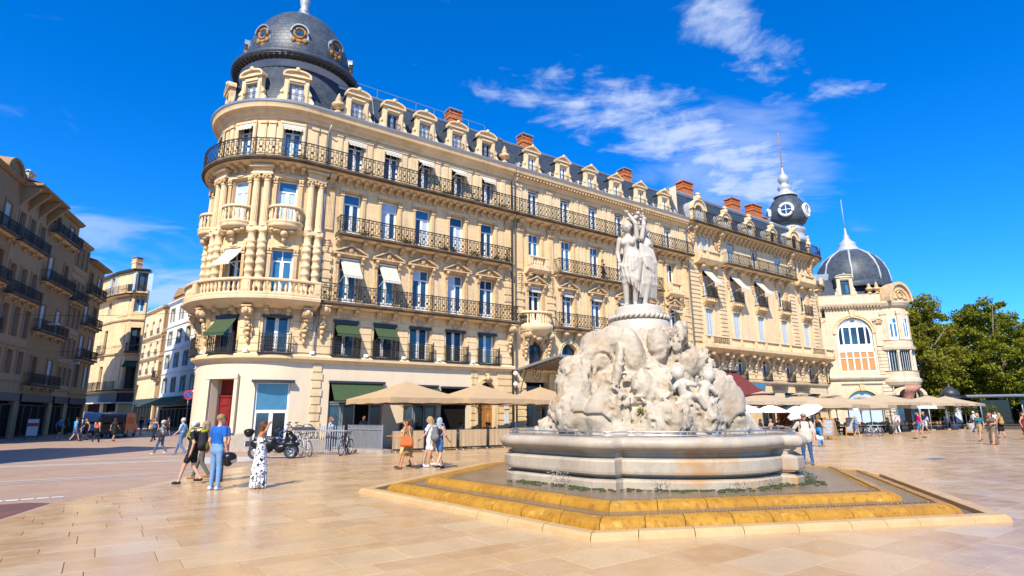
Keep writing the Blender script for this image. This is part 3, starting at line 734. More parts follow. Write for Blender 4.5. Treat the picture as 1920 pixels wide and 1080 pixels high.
 def ionic():
  m = MB(); m.box(-.22, .22, -.2, .2, .22, .3); m.lathe([(.16, -.02), (.2, .08), (.19, .16)], n=12)
  for sx in (-.2, .2):
   for so in (-.1, .16): m.ell((sx, so, .12), (.09, .07, .1), 8, 5)
  m.ell((0, .2, .14), (.08, .05, .06), 8, 5); return m
 c1 = cached('band_col', band_col, 'stone2'); c2 = cached('flute_col', flute_col, 'stone2'); ci = cached('ionic', ionic, 'carved')
 for u in cols:
  c = F.put('column', c1, u, .17, 7.9); F.put('column', c2, u, .17, 11.72); F.put('capital', ci, u, .17, 14.42)
 for c in (.50, -2.27, -4.92, -7.57):
  mb = F.mb(); mb.box(c-.55, c+.55, 0, .36, 14.74, 14.84); mb.box(c-.5, c+.5, 0, .3, 14.84, 15.12); mb.box(c-.6, c+.6, 0, .5, 15.12, 15.25); mb.build('entablature', 'stone2', F.root)
  mb = F.mb(); mb.box(c-.5, c+.5, 0, .36, 11.5, 11.72); mb.build('pedestal', 'stone2', F.root)
  for k in (-.25, .25):
   mb = F.mb(); mb.box(c+k-.17, c+k+.17, 0, .08, 15.7, 17.9); mb.box(c+k-.11, c+k+.11, .08, .1, 15.95, 17.6); mb.box(c+k-.21, c+k+.21, 0, .14, 17.9, 18.05); mb.build('pilaster', 'stone2', F.root)
 # third floor balcony, running all round
 F.slab(-9.2, UE, 15.65, .84, .32); F.rail(-9.2, UE-.04, 15.65, .80, 1.0, ends=False)
 us = [u for u in np.arange(-8.6, 14.2, .52) if all(abs(u-c) > .62 for c in (.50, -2.27, -4.92, -7.57)) and abs(u-1.35) > .3 and abs(u-13.85) > .3]
 F.brackets(us, 15.34)
 for u in [1.7, 3.88, 6.18, 8.55, 10.98, 13.45]:
  for k in (-.3, .3) if 2 < u < 13 else (0,):
   mb = F.mb(); mb.box(u+k-.18, u+k+.18, 0, .06, 15.7, 17.95); mb.box(u+k-.12, u+k+.12, .06, .075, 15.95, 17.7); mb.box(u+k-.2, u+k+.2, 0, .11, 17.95, 18.12); mb.build('pilaster', 'stone2', F.root)
 # cornice, gutter, parapet
 F.band('cornice', 'stone2', UL, UE, [(0, 18.25), (.1, 18.25), (.16, 18.42), (.3, 18.5), (.34, 18.62), (.56, 18.7), (.6, 18.84), (.66, 18.98), (0, 18.98)])
 F.band('gutter', 'zinc', UL, UE, [(.3, 18.98), (.69, 18.98), (.71, 19.1), (.62, 19.12), (.3, 19.06)])
 F.band('parapet', 'stone2', UL, UE, [(-.42, 18.98), (-.05, 18.98), (-.05, 19.42), (.0, 19.44), (.0, 19.52), (-.42, 19.52)])
 # roofs
 mb = MB(); mb.sweep([(-.42, 19.3), (-1.3, 22.0), (-1.8, 22.0), (-1.8, 19.3)], 1.25, UE); mb.build('mansard_roof', 'slate', F.root)
 mb = MB(); mb.sweep([(-1.22, 21.86), (-1.16, 21.98), (-1.3, 22.1), (-2.2, 22.2), (-2.2, 21.9)], 1.2, UE); mb.build('roof_ridge', 'zinc', F.root)
 mb = MB(); mb.add([(1.25, -1.8, 22.1), (UE, -1.8, 22.1), (UE, -11, 22.9), (-3, -11, 22.9), (-3, -5, 22.1)], [(0, 1, 2, 3, 4)]); mb.build('roof_deck', 'zinc', F.root)
 mb = MB(); mb.tube([(1.27, -.5, 19.4), (1.27, -1.26, 22.02)], .05, 5); mb.tube([(4.05, -.42, 19.3), (4.0, -.6, 19.9), (4.0, -1.2, 21.9)], .04, 5); mb.tube([(8.5, -.42, 19.3), (8.45, -.6, 19.9), (8.45, -1.2, 21.9)], .04, 5); mb.tube([(11.0, -.42, 19.3), (10.95, -.6, 19.9), (10.95, -1.2, 21.9)], .04, 5); mb.build('roof_pipes', 'zinc', F.root)
 mb = MB()
 for i in range(8): u = 3.0+i*1.4; mb.bar((u, -1.4, 22.05), (u, -1.4, 22.75), .018)
 mb.bar((3.0, -1.4, 22.75), (12.8, -1.4, 22.75), .018); mb.build('roof_handrail', 'zinc', F.root)
 dm = cached('dormer', dormer_mesh, ['stone2', 'slate']); sr = cached('dormer_rail', lambda: small_rail(.86), 'iron')
 for i, u in enumerate(BU):
  d = F.put('dormer', dm, u, -.08, 19.12); F.window(0, .05, .8, 1.45, ('s', 'gd', 's', 's', 'gd')[i], 'cas', o=-.2, parent=d, fm='zinc'); inst('railing', sr, d, loc=(0, 0, .08))
 for a in (13.7, 51.5, 89.3, 127.):
  u = -TR*R(a); d = F.put('dormer', dm, u, -.02, 19.12); F.window(0, .05, .8, 1.45, 's', 'cas', o=-.2, parent=d, fm='zinc'); inst('railing', sr, d, loc=(0, 0, .08))
 um = cached('urn', urn_mesh, 'carved'); F.put('urn', um, 1.55, -.2, 19.5, scale=.85); F.put('urn', um, 13.75, -.2, 19.5, scale=.85)
 ch = cached('chimney', lambda: chimney_mesh(.95, .8, 1.7), ['brick', 'zinc']); F.put('chimney', ch, 11.0, -3.0, 22.0)
 # drum, eaves ring and dome
 C = (0, -TR)
 mb = MB(); mb.lathe([(3.70, 19.1), (3.28, 22.35)], c=C, n=64, uvr=3.6); mb.build('tower_drum', 'slate', F.root)
 mb = MB(); mb.lathe([(3.28, 22.05), (3.36, 22.08), (3.36, 22.16), (3.42, 22.22), (3.42, 22.3), (3.5, 22.36), (3.5, 22.46), (3.45, 22.5)], c=C, n=64); mb.build('drum_moulding', 'zinc', F.root)
 mb = MB(); mb.cur = 0; mb.lathe([(3.4, 22.46), (3.86, 22.56), (3.92, 22.62)], c=C, n=64)
 for i in range(72):
  a = 2*PI*i/72; s0, c0 = math.sin(a), math.cos(a); t = (c0, -s0)
  q = lambda r, w, z: (C[0]+r*s0+w*t[0], C[1]+r*c0+w*t[1], z)
  mb.add([q(3.45, -.05, 22.40), q(3.45, .05, 22.40), q(3.85, .05, 22.5), q(3.85, -.05, 22.5), q(3.45, -.05, 22.5), q(3.45, .05, 22.5), q(3.85, .05, 22.6), q(3.85, -.05, 22.6)], [(0, 1, 2, 3), (0, 4, 5, 1), (1, 5, 6, 2), (2, 6, 7, 3), (3, 7, 4, 0)])
 mb.build('eaves_soffit', M['darkmetal'], F.root)
 mb = MB(); mb.lathe([(3.92, 22.62), (3.97, 22.66), (3.97, 22.84), (3.88, 22.93), (3.25, 23.05)], c=C, n=64); mb.build('eaves_ring', 'slate', F.root)
 dome = [(3.18, 22.98), (3.24, 23.5), (3.22, 24.0), (3.12, 24.6), (2.94, 25.2), (2.68, 25.8), (2.32, 26.4), (1.88, 26.9), (1.35, 27.3), (.75, 27.58)]
 mb = MB(); mb.lathe(dome, c=C, n=64, uvr=3.0); mb.build('dome', 'slatedome', F.root)
 mb = MB(); mb.lathe([(1.0, 27.44), (1.02, 27.56), (.8, 27.66), (.72, 27.82), (.5, 27.95), (.28, 28.05), (.2, 28.3), (.32, 28.42), (.2, 28.5), (.26, 28.75), (.34, 29.2), (.3, 29.7), (.2, 30.0), (.26, 30.1), (.1, 30.4)], c=C, n=16); mb.build('finial', 'zincpale', F.root)
 om = cached('round_window', oculus, ['ochre', 'zinc']); og = cached('oc_glass', lambda: disc(.26), 'glass')
 for a in (97., 56., 15.5, -26.5, -67., 138., -108.):
  aa = R(a); r = 3.16; w = inst('round_window', om, F.root, loc=(-r*math.sin(aa), TR-r*math.cos(aa), 23.75), rot=-aa, scale=.9); inst('pane', og, w, loc=(0, -.08, .78))
 # rain pipe
 mb = F.mb(); mb.tube([(1.02, .5, 18.3), (1.0, .14, 18.0), (1.0, .14, 15.7)], .055, 6); mb.tube([(1.0, .14, 15.3), (1.0, .14, 7.9)], .055, 6); mb.tube([(.97, .14, 7.2), (.97, .14, 4.95)], .055, 6); mb.build('rain_pipe', 'zincpale', F.root)
 mb = F.mb(); mb.tube([(14.10, .5, 18.3), (14.1, .16, 18.0), (14.1, .16, .3)], .05, 6); mb.build('rain_pipe', 'slabdark', F.root)
 plants('leafy trailing plants along the second-floor balcony rail of the corner building', F, [(3.4, 11.95, .5), (5.9, 11.95, .35), (6.3, 11.95, .5), (8.6, 11.95, .4), (9.3, 11.95, .3), (11.0, 11.95, .6), (12.6, 11.95, .4), (13.4, 11.95, .25)], 'plants on the second-floor balcony', .5)
 plants('brown-green potted plants on the top balcony of the corner building', F, [(3.3, 15.7, .5), (-.4, 15.7, .5), (8.6, 15.7, .45), (8.95, 15.7, .5), (10.9, 15.7, .4), (13.1, 15.7, .6)], 'plants on the top balcony', .55, 40)
 return F
def keyst():
 m = MB(); m.prism([(-.12, 0), (.12, 0), (.18, .3), (-.18, .3)], 0, .1); m.ell((0, .1, .18), (.26, .05, .08), 8, 5); m.ell((0, .12, .15), (.08, .07, .1), 8, 5); return m
def capital():
 m = MB(); m.box(-.27, .27, 0, .14, 0, .42)
 for r in (0, 1):
  for i in range(4): m.ell((-.2+i*.133, .15, .1+r*.15), (.06, .05, .09), 6, 4)
 m.ell((-.24, .18, .36), (.08, .08, .08), 8, 5); m.ell((.24, .18, .36), (.08, .08, .08), 8, 5); m.box(-.3, .3, 0, .22, .42, .5); return m
def drop():
 m = MB()
 for i, (w, z) in enumerate(((.2, 0), (.16, -.16), (.18, -.3), (.11, -.45), (.07, -.58))): m.ell((0, .06, z), (w, .1, .1), 8, 5)
 return m
def balconet():       # half-round stone balcony with balusters; base z=0, floor z=.75
 m = MB(); e = .8
 m.cur = 0; m.lathe([(.32, .28), (.6, .42), (.84, .5), (.9, .62), (.86, .7), (.93, .76), (.93, .84), (.86, .86)], n=20, a0=-PI/2, a1=PI/2, ell=e); m.add([(.86*math.sin(-PI/2+PI*i/20), .86*e*math.cos(-PI/2+PI*i/20), .86) for i in range(21)], [tuple(range(21))])
 m.lathe([(.66, 1.56), (.9, 1.56), (.92, 1.64), (.88, 1.72), (.66, 1.72)], n=20, a0=-PI/2, a1=PI/2, ell=e)
 for i in range(9):
  a = -PI/2+PI*(i+.5)/9; m.lathe([(.07, .86), (.045, .98), (.085, 1.16), (.045, 1.42), (.07, 1.56)], c=(.79*math.sin(a), .79*e*math.cos(a)), n=8)
 m.cur = 1; m.ell((0, .34, .16), (.22, .22, .2), 8, 6); m.ell((-.34, .3, .3), (.26, .2, .12), 8, 5); m.ell((.34, .3, .3), (.26, .2, .12), 8, 5); m.ell((0, .22, -.12), (.12, .14, .2), 8, 5); m.ell((-.6, .25, .38), (.16, .14, .1), 8, 5); m.ell((.6, .25, .38), (.16, .14, .1), 8, 5)
 return m
def oculus():
 m = MB(); m.cur = 1; m.box(-.52, .52, -.5, .02, -.12, .35); m.lathe([(0, 0)], n=3) if False else None
 k = 14; pts = [(.60*math.cos(PI*i/k), .80+.62*math.sin(PI*i/k)) for i in range(k+1)]; m.prism(pts+[(-.6, .3), (.6, .3)], -.7, .0)
 for i in range(k): m.prism([pts[i], pts[i+1], (pts[i+1][0]*.84, .8+(pts[i+1][1]-.8)*.84), (pts[i][0]*.84, .8+(pts[i][1]-.8)*.84)], 0, .22)
 m.cur = 0; m.tube([(.36*math.cos(2*PI*i/16), .04, .80+.36*math.sin(2*PI*i/16)) for i in range(16)], .10, 6, closed=True); m.box(-.46, .46, 0, .06, .02, .42)
 m.ell((-.36, .08, .25), (.17, .08, .2), 8, 5); m.ell((.36, .08, .25), (.17, .08, .2), 8, 5); m.ell((0, .08, .2), (.2, .06, .12), 8, 5); m.ell((0, .06, -.02), (.14, .06, .16), 8, 5)
 return m
def disc(r):
 m = MB(); m.add([(r*math.cos(2*PI*i/16), .0, r*math.sin(2*PI*i/16)) for i in range(16)], [tuple(range(16))]); return m
corner_building()
# ------------------------------------------------------------------ middle building
def spiral_bracket(mb, u, o0, o1, z0, z1, r=.03):
 # iron scroll carrying a canopy, in the plane u=const
 pts = []
 for i in range(28):
  t = i/27; a = PI*1.0+t*PI*3.2; q = .42*(1-t)+.06; pts.append((u, o1-.55+q*math.cos(a), z1-.65+q*math.sin(a)))
 mb.tube([(u, o0+.05, z0), (u, o0+.12, z0+.6), (u, o0+.35, z0+1.15), (u, o0+.8, z1-.35), (u, o1-.97, z1-.45), pts[0]], r, 4); mb.tube(pts, r, 4)
 mb.tube([(u, o0+.04, z0), (u, o0+.06, z1-.9), (u, o0+.25, z1-.25)], r*.8, 4)
 for k in (.45, .7): mb.tube([(u, o0+k*(o1-o0)+.1*math.cos(2*PI*i/10), z1-.2+.1*math.sin(2*PI*i/10)) for i in range(10)], r*.6, 4, closed=True)
def middle_building():
 o0 = fac(14.27, 0); F = Facade('middle_building', (o0.x, o0.y, 0), FROT)
 tag(F.root, 'limestone middle building with giant pilasters, stone balconettes and pedimented dormers', 'building')
 U = [1.94, 5.0, 7.92, 10.82, 13.8, 16.92]; E = 19.35; ends = (U[0], U[5]); mid = U[1:5]
 F.wall('wall', 'stone', .0, E, 0, 4.7, [(*W_(1.94, 1.9), 0, 3.9), (3.4, 10.5, 0, 4.0), (*W_(13.8, 1.8), 0, 3.9), (*W_(16.92, 1.9), 0, 3.9)])
 mb = MB(); mb.box(0.05, E-.05, -.6, -.55, 0, 18.4); mb.build('dark_backing', 'interior', F.root)
 F.band('string_course', 'stone2', 0, E, [(0, 4.55), (.08, 4.55), (.2, 4.66), (.22, 4.78), (0, 4.82)])
 F.wall('wall', 'stone', 0, E, 4.7, 7.6, [(*W_(u, 1.3 if u in ends else 1.5), 4.95, 6.75, 'arch') for u in U])
 F.wall('wall', 'stone', 0, E, 7.6, 11.7, [(*W_(u, 1.1), 7.9, 10.62) for u in U])
 F.wall('wall', 'stone', 0, E, 11.7, 15.4, [(*W_(u, 1.05), 11.95, 14.6) for u in U])
 F.wall('wall', 'stone2', 0, E, 15.4, 18.4, [(*W_(u, 1.0), 15.7, 17.95) for u in U])
 arch = cached('arch_mould', lambda: arch_mould(.65, 1.15), 'stone2'); arch2 = cached('arch_mould2', lambda: arch_mould(.75, 1.05), 'stone2')
 for u in U:
  F.put('window_surround', arch if u in ends else arch2, u, 0, 4.95); F.window(u, 4.95, 1.28 if u in ends else 1.46, 1.85, 'dg', 'cas', o=-.3, fm='darkmetal')
 grille = cached('grille', lambda: small_rail(1.3, 1.1), 'iron')
 for u in ends: F.put('window_guard', grille, u, -.2, 4.96)
 for i, u in enumerate(U):
  e = u in ends
  F.window(u, 7.92, 1.07, 2.68, ('ddg', 'ggb', 'bgb', 'ggg', 'ggb', 'ggc')[i], 'fr2', o=-.26); F.window(u, 11.97, 1.02, 2.6, ('bbb', 'bbb', 'bgb', 'ggb', 'gdb', 'ddb')[i], 'fr2'); F.window(u, 15.72, .98, 2.2, ('ggd', 'ggd', 'bgg', 'ggd', 'ggd', 'ggb')[i], 'fr', tr=.88)
  F.put('window_surround', cached('ped2', lambda: surround_pediment(1.1, 2.66), 'carved'), u, 0, 7.94); F.put('window_surround', cached('pil', None, None), u, 0, 11.97)
  F.awning(u, 10.55, 1.02, .22, .10, o=-.02, arms=False, val=.16) if i != 5 else F.awning(u, 10.5, 1.02, .25, .7, o=.03)
 # giant pilasters
 for u in (.55, 3.35, 15.5, 18.75):
  mb = MB(); mb.box(u-.34, u+.34, 0, .14, 0, 4.5)
  for k in range(9): mb.box(u-.4, u+.4, 0, .17, .25+k*.46, .6+k*.46)
  mb.build('pilaster', 'stone2', F.root)
  mb = MB(); mb.box(u-.32, u+.32, 0, .14, 7.9, 8.4); mb.box(u-.27, u+.27, 0, .10, 8.4, 11.5)
  for k in range(4): mb.box(u-.34, u+.34, 0, .15, 8.55+k*.5, 8.85+k*.5)
  mb.build('pilaster', 'stone', F.root)
  mb = MB(); mb.box(u-.27, u+.27, 0, .12, 11.75, 14.6)
  for k in range(5): mb.box(u-.21+k*.1, u-.175+k*.1, .12, .14, 12.2, 14.3)
  mb.build('pilaster', 'stone', F.root); F.put('capital', cached('corinth', capital, 'carved'), u, .05, 14.45, scale=1.1); F.brackets([u], 15.38, key='mid', name='console'); F.put('carved_drop', cached('drop', drop, 'carved'), u, .08, 11.4); F.put('carved_drop', cached('drop', drop, 'carved'), u, .08, 10.7)
  mb = MB(); mb.box(u-.27, u+.27, 0, .08, 15.7, 17.9); mb.box(u-.18, u+.18, .08, .1, 16, 17.6); mb.box(u-.32, u+.32, 0, .14, 17.9, 18.08); mb.build('pilaster', 'stone2', F.root)
 for u in (6.46, 9.37, 12.31):
  for (z0, z1) in ((8.0, 10.9), (12.1, 14.5)):
   for k in (-.32, 0, .32):
    mb = MB(); mb.box(u+k-.11, u+k+.11, 0, .05, z0, z1); mb.box(u+k-.06, u+k+.06, .05, .065, z0+.2, z1-.2); mb.build('pilaster_strip', 'stone2', F.root)
  for k in (-.3, .3):
   mb = MB(); mb.box(u+k-.2, u+k+.2, 0, .06, 15.7, 17.9); mb.box(u+k-.13, u+k+.13, .06, .075, 15.95, 17.65); mb.box(u+k-.22, u+k+.22, 0, .11, 17.9, 18.06); mb.build('pilaster', 'stone2', F.root)
 # first-floor balconies: bowed stone ones at the ends, iron between
 for u in ends:
  mb = MB(); k = 14; e = .75; W = 1.25
  mb.lathe([(.5, 6.95), (.9, 7.1), (1.1, 7.3), (1.3, 7.42), (1.36, 7.6), (1.36, 7.84), (1.2, 7.86)], c=(u, 0), n=20, a0=-PI/2, a1=PI/2, ell=e); mb.add([(u+1.2*math.sin(-PI/2+PI*i/20), 1.2*e*math.cos(-PI/2+PI*i/20), 7.86) for i in range(21)], [tuple(range(21))])
  mb.lathe([(1.05, 8.55), (1.3, 8.55), (1.33, 8.64), (1.28, 8.72), (1.05, 8.72)], c=(u, 0), n=20, a0=-PI/2, a1=PI/2, ell=e)
  ob = mb.build('stone_balcony', 'stone2', F.root)
  bm = cached('bowbal', lambda: lath([(.075, 0), (.05, .12), (.09, .3), (.045, .55), (.075, .7)]), 'stone2')
  for i in range(15): a = -PI/2+PI*(i+.5)/15; inst('baluster', bm, ob, loc=(u+1.17*math.sin(a), -1.17*e*math.cos(a), 7.86))
  F.brackets([u-1.0, u+1.0], 7.3, key='big', name='console'); F.brackets([u-.5, u+.5], 7.15, key='mid')
  m = MB(); m.ell((0, .3, -.2), (.35, .2, .25), 10, 6); m.ell((-.5, .2, -.1), (.3, .15, .15), 8, 5); m.ell((.5, .2, -.1), (.3, .15, .15), 8, 5); F.put('carved_drop', m.mesh('cartouche'), u, .1, 7.1).data.materials.append(M['carved'])
  m = MB(); m.lathe([(.22, 0), (.2, .1), (.1, .15), (.12, .25), (.3, .36), (.26, .4)], n=12); F.put('urn', m.mesh('bowl'), u-1.3, .3, 8.0).data.materials.append(M['slabdark'])
  # second-floor stone balconette
  mb = MB(); mb.sweep([(0, 11.45), (.3, 11.5), (.5, 11.65), (.62, 11.75), (.62, 11.9), (0, 11.9)], u-.95, u+.95); mb.build('balcony', 'stone2', F.root); F.balustrade(u-.85, u+.85, 11.9, .45, h=.82, posts=(u-.72, u+.72)); F.brackets([u-.65, u+.65], 11.45, key='small')
 F.slab(3.55, 15.3, 7.86, .7); F.rail(3.6, 15.25, 7.86, .66, .98); F.brackets([b+k for b in mid for k in (-.6, .6)], 7.57, key='mid')
 F.slab(3.7, 15.15, 11.9, .7); F.rail(3.75, 15.1, 11.9, .66, .98); F.brackets([b+k for b in mid for k in (-.72, .72)]+[6.46, 9.37, 12.31], 11.62)
 F.slab(0.02, E, 15.65, .84, .32); F.rail(.05, E-.04, 15.65, .80, 1.0, ends=False); F.brackets([u for u in np.arange(.95, 18.6, .72) if all(abs(u-p) > .4 for p in (.55, 3.35, 15.5, 18.75))], 15.34)
 F.band('cornice', 'stone2', 0.01, E, [(0, 18.25), (.1, 18.25), (.16, 18.42), (.3, 18.5), (.34, 18.62), (.56, 18.7), (.6, 18.84), (.66, 18.98), (0, 18.98)])
 mb = MB()
 for i in range(int(E/.3)): mb.box(.1+i*.3, .24+i*.3, .12, .5, 18.5, 18.66)
 tag(mb.build('dentil_row', 'carved', F.root), kind='stuff')
 F.band('gutter', 'zinc', .01, E, [(.3, 18.98), (.69, 18.98), (.71, 19.1), (.62, 19.12), (.3, 19.06)])
 F.band('parapet', 'stone2', .01, E, [(-.42, 18.98), (-.05, 18.98), (-.05, 19.42), (.0, 19.44), (.0, 19.52), (-.42, 19.52)])
 mb = MB(); mb.sweep([(-.42, 19.3), (-1.3, 21.9), (-1.8, 21.9), (-1.8, 19.3)], .01, E); mb.build('mansard_roof', 'slate', F.root)
 mb = MB(); mb.sweep([(-1.22, 21.76), (-1.16, 21.88), (-1.3, 22.0), (-2.2, 22.1), (-2.2, 21.8)], .01, E); mb.build('roof_ridge', 'zinc', F.root)
 mb = MB(); mb.add([(0, -1.8, 22.05), (E, -1.8, 22.05), (E, -11, 22.8), (0, -11, 22.8)], [(0, 1, 2, 3)]); mb.build('roof_deck', 'zinc', F.root)
 dm = cached('dormer2', lambda: dormer_mesh(1.2, 2.2, .74, 1.5, False), ['stone2', 'slate']); sr = cached('dormer_rail', None, None)
 for u in U: d = F.put('dormer', dm, u, -.08, 19.12); F.window(0, .05, .72, 1.45, 'bg', 'cas', o=-.2, parent=d); inst('railing', sr, d, loc=(0, 0, .08), scale=(.9, 1, 1))
 mb = MB()
 for u in (.5, 3.5, 6.4, 9.4, 12.3, 15.3, 18.2): mb.tube([(u, .3, 19.1), (u, -.1, 19.75), (u, -.4, 19.75)], .04, 5); mb.tube([(u+.5, -.5, 19.6), (u+.5, -.5, 20.1)], .05, 5); mb.tube([(u+.9, -.5, 19.6), (u+.9, -.5, 20.0), (u+.4, -.5, 20.0)], .05, 5)
 mb.build('roof_pipes', 'zincpale', F.root)
 [F.put('chimney', cached('chimney', None, None), u, -2.9, 21.9) for u in (3.35, 14.93)]
 # canopy of iron and glass
 c = MB(); c.cur = 0; c.add([(.25, .05, 4.72), (9.4, .05, 4.72), (9.4, 4.4, 5.28), (.25, 4.4, 5.28)], [(0, 1, 2, 3)]); c.cur = 1
 for i in range(15): u = .25+9.15*i/14; c.bar((u, .05, 4.68), (u, 4.4, 5.24), .028)
 for o, z in ((1.5, 4.87), (3.0, 5.06)): c.bar((.25, o, z), (9.4, o, z), .02)
 c.tube([(.25, .0, 4.66), (.25, 4.4, 5.24)], .1, 4, smooth=False); c.tube([(9.4, .0, 4.66), (9.4, 4.4, 5.24)], .1, 4, smooth=False); c.tube([(.2, 4.42, 5.25), (9.45, 4.42, 5.25)], .1, 4, smooth=False)
 c.cur = 2
 for u in (.45, 4.8, 9.2): spiral_bracket(c, u, .05, 2.6, 2.6, 4.95)
 for i in range(9): c.tube([(.3, .6+i*.42+.09*math.cos(2*PI*k/8), 4.62+i*.054+.09*math.sin(2*PI*k/8)) for k in range(8)], .014, 3, closed=True)
 c.build('canopy', [mat('frosted_canopy_glass', (.30, .24, .17), .4, .4, var=(2, .5, (.18, .14, .10))), 'zinc', 'darkmetal'], F.root)
 mb = MB(); mb.tube([(.12, .55, 18.3), (.12, .18, 18.0), (.12, .18, .2)], .06, 6); mb.build('rain_pipe', 'zinc', F.root)
 mb = MB(); mb.tube([(19.28, .55, 18.3), (19.28, .18, 18.0), (19.28, .18, .2)], .07, 6); mb.build('rain_pipe', 'zinc', F.root)
 m = MB()
 for z in (4.35, 3.75): m.lathe([(.0, -.02), (.16, 0), (.16, .2), (.1, .26)], n=12)
 for z in (4.4, 3.7):
  m2 = MB(); m2.ell((0, .3, 0), (.17, .1, .17), 12, 6); m2.ell((0, .38, 0), (.13, .05, .13), 12, 6); m2.box(-.05, .05, 0, .3, -.05, .05); F.put('floodlight', m2.mesh('spot'), -.1, .1, z).data.materials.append(M['white'])
 for (u, w) in ((1.94, 1.8), (5.2, 3.3), (8.7, 3.3), (13.8, 1.7), (16.92, 1.8)): F.window(u, .05, w, 3.6, 'd', 'fr', o=-.3, fm='darkmetal', name='shop_window')
 for z in (1.1, 2.1):
  m = MB(); m.box(-.19, .19, 0, .03, 0, .75); F.put('wall_notice', m.mesh('notice'), -.62, .08, z).data.materials.append(M['blind'])
 return F
def lath(p, n=8):
 m = MB(); m.lathe(p, n=n); return m
def arch_mould(r, zs):
 m = MB(); k = 12
 for (a, b, o) in ((r, r+.16, .06), (r+.16, r+.26, .11)):
  for i in range(k):
   a0, a1 = PI*i/k, PI*(i+1)/k; P = lambda q, t: (-q*math.cos(t), zs+q*math.sin(t)); m.prism([P(a, a0), P(a, a1), P(b, a1), P(b, a0)], 0, o)
 for sx in (-1, 1): p, q = sorted((sx*r, sx*(r+.26))); m.box(p, q, 0, .06, 0, zs)
 m.prism([(-.12, zs+r-.02), (.12, zs+r-.02), (.17, zs+r+.36), (-.17, zs+r+.36)], .0, .18); return m
middle_building()
